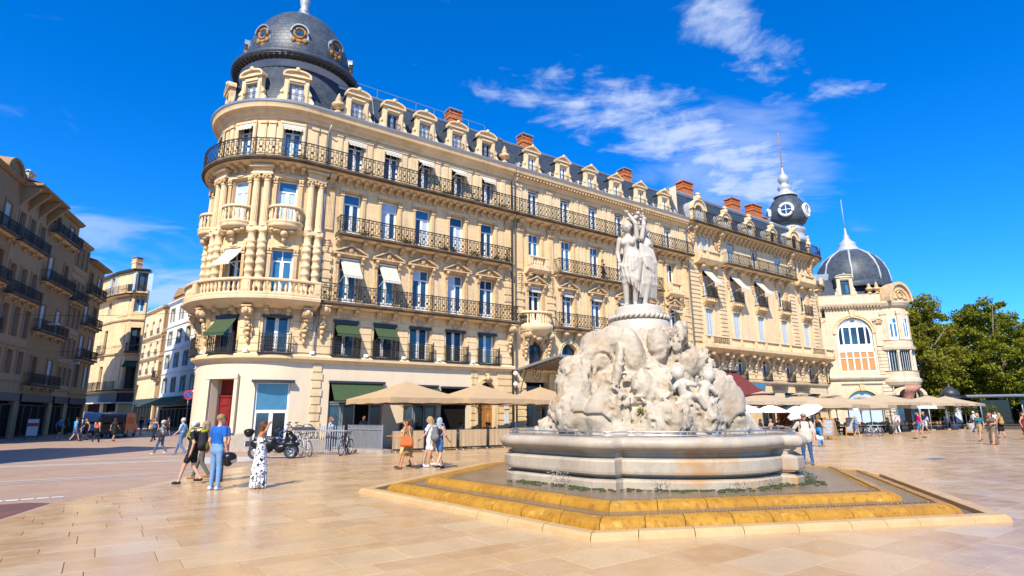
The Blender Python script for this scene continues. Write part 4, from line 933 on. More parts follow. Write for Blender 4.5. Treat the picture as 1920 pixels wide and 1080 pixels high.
# ------------------------------------------------------------------ long building with the onion turret
def tall_building():
 o0 = fac(33.66, 0); F = Facade('turret_building', (o0.x, o0.y, 0), FROT)
 tag(F.root, 'pale limestone building with banded piers, long stone balustrade and a grey onion turret', 'building')
 U = [2.55, 6.75, 10.8, 15.05, 19.45]; E = 21.9; r = 2.4      # rounded corner begins at E
 def wp(p):
  u, o, z = p
  if u <= E: return (u, -o, z)
  a = min((u-E)/r, PI*.62); e = u-E-a*r; return (E+(r+o)*math.sin(a)+e*math.cos(a), r-(r+o)*math.cos(a)+e*math.sin(a), z)
 F.warp = wp
 def at(u, o, z):
  rot = min((u-E)/r, PI*.62) if u > E else 0.; return dict(loc=wp((u, o, z)), rot=rot)
 F.at = at
 def mbn():
  m = MB(wp); m._n = lambda a, b: max(1, int(math.ceil((b-max(a, E))/.35))) if b > E else 1
  def sweep(prof, u0, u1, cap=True, smooth=False, breaks=True):
   if u1 > E+.01 and u0 < E-.01:
    MB.sweep(m, prof, u0, E, cap, smooth); MB.sweep(m, prof, E, u1, cap, smooth)
   else: MB.sweep(m, prof, u0, u1, cap, smooth)
  m.sweep = sweep; return m
 F.mb = mbn
 CU = E+1.5; UU = U+[CU]; END = E+16
 F.wall('wall', 'stone2', 0, END, 0, 4.75, [(*W_(u, 2.6), 0, 3.7) for u in U[1:]]+[(*W_(U[0], 2.2), 0, 3.7)])
 mb = mbn(); mb.box(0.05, END, -.62, -.55, 0, 18.5); mb.build('dark_backing', 'interior', F.root)
 F.band('string_course', 'stone2', 0, END, [(0, 4.45), (.1, 4.45), (.2, 4.6), (.24, 4.75), (0, 4.8)])
 F.wall('wall', 'stone', 0, END, 4.75, 7.5, [(*W_(u, 1.35), 4.9, 6.85, 'arch') for u in UU])
 F.wall('wall', 'stone2', 0, END, 7.5, 11.4, [(*W_(u, 1.15), 7.95, 11.05) for u in UU])
 F.wall('wall', 'stone2', 0, END, 11.4, 15.4, [(*W_(u, 1.25), 12.15, 14.9, 'arch') for u in UU])
 tri = [(U[0]-.95, U[0]-.5), (U[0]-.25, U[0]+.45), (U[0]+.7, U[0]+1.1)]; tri2 = [(a-U[0]+U[4], b-U[0]+U[4]) for a, b in tri]
 F.wall('wall', 'stone2', 0, END, 15.4, 18.5, [(a, b, 16.1, 18.0) for a, b in tri+tri2]+[(*W_(u, 1.2), 15.75, 17.95) for u in U[1:4]+[CU]])
 for u in UU:
  F.window(u, 4.9, 1.3, 1.93, 'bg', 'fr2', o=-.3); F.put('window_surround', cached('arch3', lambda: arch_mould(.68, 1.27), 'stone'), u, 0, 4.9); F.put('window_guard', cached('g3', lambda: balconette_rail(1.4, .75, .2), 'iron'), u, .02, 4.85)
  F.shutters(u, 8.0, 1.12, 3.0); F.put('window_surround', cached('pl3', lambda: surround_plain(1.15, 3.05), 'stone2'), u, 0, 7.97)
  if u in U[:3]: F.window(u, 12.2, 1.2, 2.65, 'dcd', 'fr', o=-.3); F.awning(u, 14.75, 1.3, 1.5, 1.25, o=.05)
  else: F.window(u, 12.2, 1.2, 2.65, 'cdc', 'fr', o=-.3)
  if u == U[0] or u in U[1:3]: pass
  F.put('window_guard', cached('g4', lambda: balconette_rail(1.6, .95, .45), 'iron'), u, .05, 12.1)
  m = cached('carved_sill', lambda: carved_sill(), 'carved'); F.put('carved_sill', m, u, 0, 12.04)
  F.put('window_surround', cached('arch4', lambda: arch_mould(.63, 2.12), 'stone'), u, 0, 12.15); F.brackets([u-.9, u+.9], 15.1, key='mid', name='console')
  F.put('capital', cached('drop', drop, 'carved'), u-.95, .03, 14.0); F.put('capital', cached('drop', drop, 'carved'), u+.95, .03, 14.0)
 for i, (a, b) in enumerate(tri+tri2): F.shutters((a+b)/2, 16.12, b-a-.04, 1.84, n=4) if i < 3 else F.window((a+b)/2, 16.12, b-a-.04, 1.84, 'gd', 'one')
 for i, u in enumerate(U[1:4]+[CU]): F.shutters(u-.02, 15.78, 1.16, 2.12, n=6) if i != 1 else F.window(u, 15.78, 1.16, 2.12, 'dg', 'cas')
 # banded piers
 for c, w in ((.75, .62), (4.65, .5), (17.2, .5), (21.4, .48)):
  mb = mbn(); mb.box(c-w*.85, c+w*.85, 0, .05, 7.9, 15.1)
  for k in range(18): mb.box(c-w, c+w, 0, .11, 8.0+k*.39, 8.26+k*.39)
  mb.build('banded_pier', 'stone2', F.root)
 for c, w in ((.6, .5), (4.65, 1.1), (8.8, 1.1), (12.9, 1.1), (17.25, 1.2), (21.4, .75)):
  for k in range(5): mb = mbn(); mb.box(c-w, c+w, 0, .07, 4.92+k*.42, 5.28+k*.42); mb.build('stone_block', 'stone2', F.root)
  m = cached('cartouche', lambda: cartouche(), 'carved'); F.put('carved_panel', m, c, .08, 6.2)
 # long balustrade on vaulted brackets
 mb = mbn(); mb.sweep([(0, 6.95), (.35, 7.0), (.75, 7.25), (.95, 7.3), (1.1, 7.38), (1.12, 7.62), (0, 7.62)], .1, E+4.2); mb.build('balcony', 'stone2', F.root)
 F.balustrade(.15, E+4.1, 7.62, .95, h=.82, pitch=.2, posts=[.3, 1.2, 3.9, 5.6, 7.9, 9.6, 12.0, 13.9, 16.2, 18.0, 20.8, 22.6], single=False)
 for (a, b) in ((1.35, 3.75), (18.15, 20.65), (22.8, 25.0)):
  m = mbn(); m.box(a, b, .84, .9, 7.74, 8.32)
  n = int((b-a)/.3)
  for i in range(n):
   u = a+(b-a)*(i+.5)/n; m.tube([(u+.12*math.cos(2*PI*k/8), 1.06, 8.03+.18*math.sin(2*PI*k/8)) for k in range(8)], .03, 4, closed=True); m.ell((u, 1.06, 8.03), (.05, .04, .06), 6, 4)
  m.build('pierced_panel', 'carved', F.root)
 vb = cached('vault_bracket', vault_bracket, 'carved')
 F.brackets([.5, 4.65, 8.8, 12.9, 17.2, 21.3, 23.0], 7.0, key='big', name='console')
 for u in [2.55-1.0, 2.55+1.0, 6.75-1.0, 6.75+1.0, 9.8, 11.8, 14.05, 16.05, 18.4, 20.45]: F.put('bracket', vb, u, 0, 7.0)
 # second-floor and attic balconies
 for u in (U[0], U[4]):
  mb = mbn(); mb.sweep([(0, 15.1), (.5, 15.15), (.75, 15.35), (.85, 15.5), (0, 15.5)], u-1.75, u+1.75); mb.build('balcony', 'stone2', F.root); F.balustrade(u-1.65, u+1.65, 15.5, .68, h=.85, posts=(u-1.5, u+1.5, u-.6), single=False)
 F.slab(4.9, 17.1, 15.65, .95, .3); F.rail(4.95, 17.05, 15.65, .9, 1.0, fancy=True); F.brackets([u for u in np.arange(5.2, 17.1, 1.02)], 15.36, key='small')
 F.slab(0.02, E+4.2, 19.0, 1.0, .34); F.rail(.1, E+4.1, 19.0, .95, 1.0, ends=False); F.brackets([u for u in np.arange(.4, E+4, .7)], 18.68, key='mid')
 F.slab(E+.2, E+3.6, 15.6, .9, .5); F.balustrade(E+.3, E+3.5, 15.6, .8, h=.85, posts=(E+.4, E+1.8, E+3.3), single=False)
 mb = mbn(); mb.sweep([(0, 18.3), (.1, 18.3), (.2, 18.5), (.34, 18.66), (0, 18.66)], 0.01, END); mb.build('cornice', 'stone2', F.root)
 for c in (.75, 4.65, 17.2, 21.4): F.brackets([c], 18.6, key='big', name='console')
 for c in (1.0, 4.2, 17.6, 21.0): F.put('carved_drop', cached('drop', drop, 'carved'), c, .05, 17.8)
 # roof
 mb = mbn(); mb.sweep([(-.7, 19.0), (-1.6, 22.6), (-2.1, 22.6), (-2.1, 19.0)], .01, E); mb.build('mansard_roof', 'slate', F.root)
 mb = MB(); mb.sweep([(-1.5, 22.4), (-1.42, 22.6), (-1.6, 22.85), (-2.6, 22.9), (-2.6, 22.5)], -.05, E); mb.build('roof_ridge', 'zinc', F.root)
 mb = MB(); mb.add([(0, -2.4, 22.85), (E, -2.4, 22.85), (E, -12, 23.6), (0, -12, 23.6)], [(0, 1, 2, 3)]); mb.build('roof_deck', 'zinc', F.root)
 mb = MB(); mb.prism([(0, 19.0), (.02, 19.0), (.02, 22.7), (0, 22.7)], -9, -.7); mb.build('gable', 'plaster', F.root)
 sm = cached('round_dormer', lambda: round_dormer(1.9, 2.6), ['stone2', 'zincpale']); s2 = cached('round_dormer_s', lambda: round_dormer(1.5, 2.1), ['stone2', 'zincpale'])
 for i, u in enumerate(U+[CU]):
  big = i in (0, 4); d = F.put('dormer', sm if big else s2, u, -.15, 19.0)
  m = MB(); w = .62 if big else .5; h = 1.75 if big else 1.45; k = 8
  m.prism([(-w, 0), (w, 0), (w, h-w)]+[(w*math.cos(PI*j/k), h-w+w*math.sin(PI*j/k)) for j in range(1, k)]+[(-w, h-w)], -.06, -.02); inst('window', m.mesh('dormer_light'), d, loc=(0, .18, .08)).data.materials.append(M['shutter'] if i < 3 else M['interior'])
  if i < 3:
   m = MB()
   for j in range(4): x = -w+.05+j*(2*w-.1)/3; m.box(x-.02, x+.02, -.02, .02, 0, h-.25)
   inst('glazing_bar', m.mesh('bars'), d, loc=(0, .18, .08)).data.materials.append(M['white'])
 for (u, w, oo) in ((4.9, 1.5, -3.4), (13.2, 1.5, -3.4), (17.0, 1.9, -3.2)):
  F.put('chimney', cached(('chim', w), lambda: chimney_mesh(w, .95, 2.0), ['brick', 'brick']), u, oo, 22.7)
 F.put('chimney', cached(('chim', .7), lambda: chimney_mesh(.7, .7, .9), ['brick', 'brick']), 18.7, -3.2, 22.7)
 # onion turret at the corner
 C = (22.7, -2.3)
 mb = MB(); mb.lathe([(2.0, 18.9), (2.0, 19.9), (1.8, 21.2)], c=C, n=32, uvr=2); mb.build('turret_base', 'slate', F.root)
 mb = MB(); mb.lathe([(1.7, 21.2), (1.85, 21.3), (1.85, 21.6), (1.6, 21.9), (1.55, 22.4), (1.75, 22.6), (1.75, 22.9), (1.4, 23.1), (1.38, 23.5)], c=C, n=32); mb.build('turret_neck', 'zincpale', F.root)
 mb = MB(); mb.lathe([(1.3, 23.3), (1.85, 23.65), (2.15, 24.2), (2.2, 24.9), (2.0, 25.8), (1.58, 26.55), (1.12, 27.0), (1.0, 27.2)], c=C, n=40, uvr=2); mb.build('onion_dome', 'slatedome', F.root)
 mb = MB(); mb.lathe([(1.3, 27.1), (1.35, 27.25), (1.1, 27.4), (.9, 27.65), (.66, 27.8), (.66, 28.05), (.78, 28.25), (.72, 28.5), (.45, 28.7), (.36, 28.85), (.48, 29.0), (.64, 29.4), (.56, 29.75), (.32, 30.05), (.17, 30.25), (.22, 30.42), (.1, 30.65), (.14, 30.8), (.04, 31.1)], c=C, n=20); mb.build('finial', 'zincpale', F.root)
 mb = MB(); mb.tube([(C[0], C[1], 31.0), (C[0], C[1], 35.6)], .05, 5); mb.ell((C[0], C[1], 34.0), (.2, .06, .12), 8, 5); mb.ell((C[0], C[1], 31.2), (.14, .14, .22), 8, 5); mb.build('weather_vane', 'ochre', F.root)
 om = cached('oc2', oculus2, ['white', 'zincpale']); og = cached('oc2g', lambda: disc(.55), 'glass')
 for a in (5., 75., 145., -65., -135.):
  aa = R(a); w = inst('round_window', om, F.root, loc=(C[0]+2.1*math.sin(aa), -C[1]-2.1*math.cos(aa), 24.0), rot=aa); inst('pane', og, w, loc=(0, -.12, .9))
  m = cached('ocbar', lambda: ocbar(), 'white'); inst('glazing_bar', m, w)
 # burgundy awning over the first shop
 m = MB(); h = 2.2
 m.add([(-h, 0, 0), (h, 0, 0), (h, 3.0, -2.2), (-h, 3.0, -2.2)], [(0, 1, 2, 3)]); m.add([(-h, 0, -.03), (-h, 3.0, -2.23), (h, 3.0, -2.23), (h, 0, -.03)], [(0, 1, 2, 3)]); m.add([(-h, 3.0, -2.2), (h, 3.0, -2.2), (h, 3.02, -2.5), (-h, 3.02, -2.5)], [(0, 1, 2, 3)])
 m.cur = 1; m.box(-h-.05, h+.05, -.1, .25, -.02, .16); m.bar((-h, 3.0, -2.2), (h, 3, -2.2), .03)
 ob = m.build('awning', ['red', 'darkmetal'], F.root, **F.at(3.6, .05, 5.45))
 for u in U[1:]: F.window(u, .05, 2.5, 3.5, 'gd', 'fr', o=-.25, fm='darkmetal', name='shop_window')
 for i, u in enumerate((2.6, 6.8, 10.8, 15.0)):
  m = MB(); m.box(-1.3, 1.3, 0, .12, 0, .45); F.put('shop_sign', m.mesh('sign'), u+2, .1, 4.0).data.materials.append(M['glassblue' if i == 1 else 'slabdark'])
 plants('orange and yellow flowering plants on the iron balcony of the turret building', F, [(9.0, 15.7, .5), (11.6, 15.7, .4), (15.6, 15.7, .35), (16.4, 15.7, .3)], 'plants on the turret building', .6, 70)
 return F
def carved_sill():
 m = MB(); m.sweep([(0, -.6), (.25, -.5), (.4, -.3), (.5, -.1), (.52, 0), (0, 0)], -.85, .85)
 for x in (-.6, -.3, 0, .3, .6): m.ell((x, .42, -.28), (.15, .12, .16), 8, 5)
 m.sweep([(0, -.1), (.4, -.1), (.4, -.4), (.15, -.75), (0, -.8)], -.8, -.6); m.sweep([(0, -.1), (.4, -.1), (.4, -.4), (.15, -.75), (0, -.8)], .6, .8); return m
def cartouche():
 m = MB(); m.ell((0, .06, 0), (.22, .12, .3), 8, 6); m.ell((-.3, .04, .1), (.18, .1, .2), 8, 5); m.ell((.3, .04, .1), (.18, .1, .2), 8, 5); m.ell((0, .05, -.35), (.3, .1, .12), 8, 5); m.box(-.45, .45, 0, .1, -.55, -.45); return m
def vault_bracket():
 m = MB(); m.sweep([(0, 0), (.95, 0), (.95, -.1), (.6, -.2), (.35, -.4), (.2, -.75), (.12, -1.2), (0, -1.3)], -.13, .13); m.ell((0, .85, -.14), (.16, .14, .14), 8, 5); m.ell((0, .2, -.9), (.14, .12, .2), 8, 5); return m
def round_dormer(w, h):
 m = MB(); a = w/2; k = 12; b = a*.62
 out = [(a*math.cos(PI*i/k), h-a+a*math.sin(PI*i/k)) for i in range(k+1)]; inn = [(b*math.cos(PI*i/k), h-a+b*math.sin(PI*i/k)-.1) for i in range(k+1)]
 for i in range(k): m.prism([inn[i], inn[i+1], out[i+1], out[i]], -.35, .0)
 for sx in (-1, 1):
  m.prism([(sx*b, 0), (sx*a, 0), (sx*a, h-a), (sx*b, h-a-.1)], -.35, .0); m.prism([(sx*a, 0), (sx*(a+.35), 0), (sx*(a+.3), .4), (sx*(a+.12), .7), (sx*(a+.15), 1.0), (sx*a, 1.2)], -.3, -.05); m.ell((sx*(a+.16), .0, .35), (.15, .08, .2), 8, 5)
 for i in range(k):
  m.prism([out[i], out[i+1], (out[i+1][0]*1.12, h-a+(out[i+1][1]-h+a)*1.12), (out[i][0]*1.12, h-a+(out[i][1]-h+a)*1.12)], -.35, .12)
 m.box(-.28, .28, -.35, .05, h, h+.45); m.ell((0, .05, h+.28), (.3, .16, .26), 8, 6); m.ell((0, 0, h+.62), (.36, .2, .16), 8, 5)
 m.cur = 1; m.prism([(a*1.08*math.cos(PI*i/k), h-a+a*1.08*math.sin(PI*i/k)) for i in range(k+1)], -2.4, -.35); m.prism([(-a*1.08, .2), (a*1.08, .2), (a*1.08, h-a), (-a*1.08, h-a)], -2.4, -.35)
 return m
def oculus2():
 m = MB(); m.cur = 0; m.tube([(.72*math.cos(2*PI*i/20), .1, .9+.72*math.sin(2*PI*i/20)) for i in range(20)], .17, 6, closed=True); m.cur = 1
 m.prism([(.8*math.cos(2*PI*i/16), .9+.8*math.sin(2*PI*i/16)) for i in range(16)], -1.4, .02); return m
def ocbar():
 m = MB(); m.box(-.03, .03, .12, .16, .3, 1.5); m.box(-.55, .55, .12, .16, .87, .93); return m
tall_building()
M['stone3'] = mat('pavilion_limestone', (.67, .54, .37), .8, .25, var=(.8, .3, (.46, .34, .21)), streak=.4, brick=(.9, .36, .006, .35, .05, .8), bump=(14, .25))
# ------------------------------------------------------------------ domed pavilion on the right
def pavilion():
 F = Facade('domed_pavilion', (42.4, 76.3, 0), R(-13.8)); tag(F.root, 'stone pavilion with a ribbed slate dome and a great arched window', 'building')
 c = 3.35
 F.wall('wall', 'stone3', -3, 6.9, 0, 6.0, [(c-2.1, c+2.1, 0, 4.6, 'arch')]); F.wall('wall', 'stone3', -3, 6.9, 6.0, 16, [(c-2.15, c+2.15, 7.0, 14.2, 'arch')])
 mb = MB(); mb.box(-2.9, 9, -1.0, -.95, 0, 16); mb.build('dark_backing', 'interior', F.root)
 # great arched window, its lower screen and boarded panes
 m = MB(); k = 16; r = 2.1; zs = 12.05
 for i in range(k):
  a0, a1 = PI*i/k, PI*(i+1)/k; m.prism([(c-q*math.cos(t), zs+q*math.sin(t)) for q, t in ((r, a0), (r, a1), (r-.28, a1), (r-.28, a0))], -.35, -.2)
 for x in (-1.35, -.45, .45, 1.35): m.box(c+x-.1, c+x+.1, -.35, -.2, 10.6, zs+math.sqrt(max(.01, (r-.1)**2-x*x)))
 m.box(c-2.1, c+2.1, -.36, -.18, 12.9, 13.05); m.box(c-2.12, c+2.12, -.36, -.16, 9.6, 10.65); m.box(c-2.12, c-1.85, -.35, -.2, 10.6, 12.1); m.box(c+1.85, c+2.12, -.35, -.2, 10.6, 12.1)
 win = m.build('window', 'white', F.root)
 for (a, b) in ((-1.85, -1.45), (-1.25, -.55), (-.35, .35), (.55, 1.25), (1.45, 1.85)):
  m = MB(); m.box(c+a-.05, c+b+.05, -.33, -.30, 10.65, 12.9); m.build('pane', 'glass' if a in (-1.25, -.35) else 'glassdark', win)
 m = MB(); m.prism([(c-2.0*math.cos(PI*i/12), 12.95+1.15*math.sin(PI*i/12)) for i in range(13)], -.33, -.3); m.build('pane', 'blind', win)
 m = MB()
 for x in (-2.1, -1.25, -.42, .42, 1.25, 2.1): m.box(c+x-.08, c+x+.08, -.3, -.14, 7.0, 9.6)
 m.box(c-2.1, c+2.1, -.3, -.15, 7.0, 7.15); m.box(c-2.1, c+2.1, -.3, -.15, 8.75, 8.85); w2 = m.build('window', 'white', F.root)
 for i in range(5):
  x = -1.68+i*.84
  for (z0, z1) in ((7.15, 8.75), (8.85, 9.6)): m = MB(); m.box(c+x-.36, c+x+.36, -.26, -.22, z0, z1); m.build('boarding', 'orangewood', w2)
 m = MB(); k = 16
 for (a, b, o) in ((2.15, 2.4, .1), (2.4, 2.62, .18)):
  for i in range(k):
   a0, a1 = PI*i/k, PI*(i+1)/k; m.prism([(c-q*math.cos(t), zs+q*math.sin(t)) for q, t in ((a, a0), (a, a1), (b, a1), (b, a0))], 0, o)
 m.prism([(c-.25, 14.2), (c+.25, 14.2), (c+.35, 15.2), (c-.35, 15.2)], 0, .3); m.build('arch_moulding', 'stone', F.root)
 m = MB()
 for i in range(k):
  a0, a1 = PI*i/k, PI*(i+1)/k; m.prism([(c-q*math.cos(t), 2.5+q*math.sin(t)) for q, t in ((2.1, a0), (2.1, a1), (2.45, a1), (2.45, a0))], 0, .14)
 m.prism([(c-.2, 4.55), (c+.2, 4.55), (c+.3, 5.3), (c-.3, 5.3)], 0, .28); m.build('arch_moulding', 'stone', F.root)
 m = MB(); m.prism([(c-2.05*math.cos(PI*i/12), 2.5+2.05*math.sin(PI*i/12)) for i in range(13)]+[(c+2.05, .1), (c-2.05, .1)], -.33, -.3); m.build('shop_window', 'curtain', F.root)
 F.band('string_course', 'stone3', -3, 6.9, [(0, 5.9), (.2, 5.9), (.35, 6.1), (.4, 6.3), (.3, 6.45), (0, 6.45)]); F.band('string_course', 'stone3', 1., 5.8, [(0, 5.35), (.12, 5.35), (.2, 5.5), (0, 5.6)])
 for k_ in range(11): m = MB(); m.box(5.75, 6.85, 0, .1, 6.6+k_*.44, 6.98+k_*.44) if k_ < 8 else m.box(5.75, 6.85, 0, .1, .2+k_*.44-3.0, .5+k_*.44-3.0); m.build('stone_block', 'stone3', F.root)
 for k_ in range(12): m = MB(); m.box(5.75, 6.85, 0, .1, .3+k_*.46, .68+k_*.46); m.build('stone_block', 'stone3', F.root)
 m = MB(); m.box(5.8, 6.8, 0, .16, 10.3, 13.6); m.box(5.65, 6.95, 0, .26, 13.6, 14.0); m.build('pilaster', 'stone3', F.root); F.put('capital', cached('corinth', None, None), 6.3, .1, 13.2, scale=1.4)
 mb = MB(); mb.tube([(6.95, .2, 14.6), (6.95, .2, .2)], .07, 6); mb.build('rain_pipe', 'white', F.root)
 F.band('cornice', 'stone3', -3, 7.0, [(0, 15.3), (.12, 15.3), (.2, 15.6), (.5, 15.7), (.6, 15.95), (.62, 16.1), (0, 16.1)])
 m = MB()
 for i in range(26): m.box(-2.8+i*.38, -2.62+i*.38, .1, .45, 15.5, 15.68)
 tag(m.build('dentil_row', 'carved', F.root), kind='stuff')
 F.band('parapet', 'stone3', -3, 7.0, [(-.3, 16.1), (.05, 16.1), (.05, 17.2), (.1, 17.35), (-.3, 17.35)])
 # corner bow: oriel with tall lights, over a cut-back entrance
 C = (8.1, -1.9); R_ = 2.3
 def bow(prof, a0=-.9, a1=2.0, n=20, m='stone3', name='bow_wall'):
  b = MB(); b.lathe(prof, c=C, n=n, a0=a0, a1=a1, smooth=False); return b.build(name, m, F.root)
 bow([(R_, 10.0), (R_, 15.3), (R_+.3, 15.5), (R_+.5, 15.9), (R_+.5, 16.1), (R_-.3, 16.1)])
 bow([(R_+.15, 5.0), (R_+.35, 5.2), (R_+.55, 5.6), (R_+.55, 5.95), (R_+.35, 6.1), (R_+.35, 6.9), (R_+.45, 7.0), (R_-.2, 7.05)], name='oriel_base')
 bow([(R_+.2, 9.6), (R_+.4, 9.75), (R_+.45, 10.1), (R_+.2, 10.2), (R_+.2, 10.9), (R_+.3, 11.0), (R_-.2, 11.0)], name='bow_balustrade')
 bow([(R_-.15, 7.0), (R_-.15, 9.7)], m='glassdark', name='bow_window')
 for a in (-.75, -.05, .65, 1.35, 1.95):
  b = MB(); b.lathe([(.2, 7.0), (.16, 7.3), (.15, 9.3), (.22, 9.65)], c=(C[0]+(R_+.1)*math.sin(a), C[1]+(R_+.1)*math.cos(a)), n=8); b.build('column', 'stone3', F.root)
 b = MB()
 for i in range(22):
  a = -.75+i*.125; b.bar((C[0]+R_*math.sin(a), C[1]+R_*math.cos(a), 7.05), (C[0]+R_*math.sin(a), C[1]+R_*math.cos(a), 9.6), .025)
 b.build('glazing_bar', 'white', F.root)
 for a in (-.1, .62, 1.3):
  w = F.window(0, 0, .95, 2.9, 'bbc', 'fr2'); w.location = (C[0]+(R_+.04)*math.sin(a), -C[1]-(R_+.04)*math.cos(a), 11.0); w.rotation_euler = (0, 0, a)
 for a in (-.5, .25, .97, 1.7):
  b = MB(); b.box(-.28, .28, 0, .16, 11.0, 14.4); b.box(-.36, .36, 0, .24, 14.4, 14.8); o_ = b.build('pilaster', 'stone3', F.root); o_.location = (C[0]+R_*math.sin(a), -C[1]-R_*math.cos(a), 0); o_.rotation_euler = (0, 0, a)
 bow([(R_-.1, 0), (R_-.1, 5.0)], a0=.75, a1=2.0, name='entrance_wall')
 b = MB(); b.lathe([(.55, 2.8), (.6, 3.4), (1.0, 4.3), (1.7, 5.1)], c=(C[0]+.7, C[1]+1.0), n=16); b.build('entrance_corbel', mat('painted_corbel', (.42, .07, .06), .7, .3, var=(7, .8, (.6, .45, .3))), F.root)
 b = MB(); b.prism([(-1.5, 0), (1.5, 0), (1.5, 4.2), (-1.5, 4.2)], -.05, 0); o_ = b.build('entrance_glass', 'glass', F.root); o_.location = (C[0]+.2, -C[1]-.9, 0); o_.rotation_euler = (0, 0, .35)
 b = MB(); k = 12
 for i in range(k): a0, a1 = PI*i/k, PI*(i+1)/k; b.prism([(-q*math.cos(t), 3.9+q*.55*math.sin(t)) for q, t in ((1.7, a0), (1.7, a1), (2.2, a1), (2.2, a0))], -.5, .1)
 o_ = b.build('entrance_arch', 'stone3', F.root); o_.location = (C[0]+R_*math.sin(.35), -C[1]-R_*math.cos(.35)+.2, 0); o_.rotation_euler = (0, 0, .35)
 # round pediment over the bow
 b = MB(); k = 16; pts = [(-1.9*math.cos(PI*i/k), 16.1+2.6*math.sin(PI*i/k)) for i in range(k+1)]; b.prism(pts, -2.2, 0)
 for i in range(k): b.prism([pts[i], pts[i+1], (pts[i+1][0]*.86, 16.1+(pts[i+1][1]-16.1)*.86), (pts[i][0]*.86, 16.1+(pts[i][1]-16.1)*.86)], 0, .3)
 for i in range(k): b.prism([(pts[i][0]*.7, 16.1+(pts[i][1]-16.1)*.7), (pts[i+1][0]*.7, 16.1+(pts[i+1][1]-16.1)*.7), (pts[i+1][0]*.6, 16.1+(pts[i+1][1]-16.1)*.6), (pts[i][0]*.6, 16.1+(pts[i][1]-16.1)*.6)], 0, .15)
 b.tube([(.4*math.cos(2*PI*i/12), .08, 17.0+.45*math.sin(2*PI*i/12)) for i in range(12)], .12, 5, closed=True); b.ell((-.75, .1, 16.5), (.3, .15, .25), 8, 5); b.ell((.75, .1, 16.5), (.3, .15, .25), 8, 5)
 o_ = b.build('pediment', 'carved', F.root); o_.location = (C[0]+(R_+.1)*math.sin(.5), -C[1]-(R_+.1)*math.cos(.5), 0); o_.rotation_euler = (0, 0, .5)
 # roofs
 b = MB(); b.add([(-3, -.3, 17.2), (7.2, -.3, 17.2), (6.0, -2.2, 20.0), (-3, -2.2, 20.0), (9.6, -4, 17.2), (7.2, -4.5, 20.0)], [(0, 1, 2, 3), (1, 4, 5, 2)]); b.build('skirt_roof', 'slate', F.root)
 D = (5.5, -4.8); prof = [(4.6, 19.4), (4.65, 20.0), (4.45, 21.2), (4.0, 22.4), (3.25, 23.4), (2.3, 24.15), (1.5, 24.6)]
 b = MB(); b.lathe(prof, c=D, n=48, uvr=4); b.build('dome', 'slatedome', F.root); b = MB(); b.lathe([(4.8, 18.6), (4.85, 19.2), (4.6, 19.5)], c=D, n=48); b.build('dome_base', 'slate', F.root)
 for i in range(8):
  a = 2*PI*i/8+.5; b = MB(); b.tube([(D[0]+(q+.03)*math.sin(a), D[1]+(q+.03)*math.cos(a), z) for q, z in prof], .14, 5); b.build('dome_rib', 'zincpale', F.root)
 b = MB(); b.lathe([(1.6, 24.45), (1.65, 24.7), (1.3, 25.0), (1.05, 25.5), (1.1, 25.8), (.7, 26.1), (.4, 26.6), (.45, 26.8), (.2, 27.2), (.1, 28.2)], c=D, n=16); b.build('finial', 'zincpale', F.root)
 b = MB(); b.tube([(D[0], D[1], 28), (D[0], D[1], 32.6)], .05, 5); b.build('weather_vane', 'zincpale', F.root)
 b = MB(); b.box(-2.0, 3.0, -4.6, -2.2, 20.0, 20.9); b.build('attic_block', 'zinc', F.root)
 dm = cached('dormer_p', lambda: dormer_mesh(2.0, 3.0, 1.1, 2.2, True), ['stone3', 'slate']); d = F.put('dormer', dm, 3.0, .05, 17.2); F.window(0, .05, 1.1, 2.15, 'gbg', 'fr', o=-.2, parent=d, fm='darkmetal')
 for u in (5.9, 6.8): F.put('urn', cached('urn', None, None), u, -.1, 17.35)
 F.put('urn', cached('urn_p', urn_mesh, 'zincpale'), 8.2, -3.0, 19.6, scale=1.5)
 b = MB(); b.box(10.0, 10.4, -14, -2.0, 0, 16.1); b.build('wall', 'stone3', F.root)
pavilion()

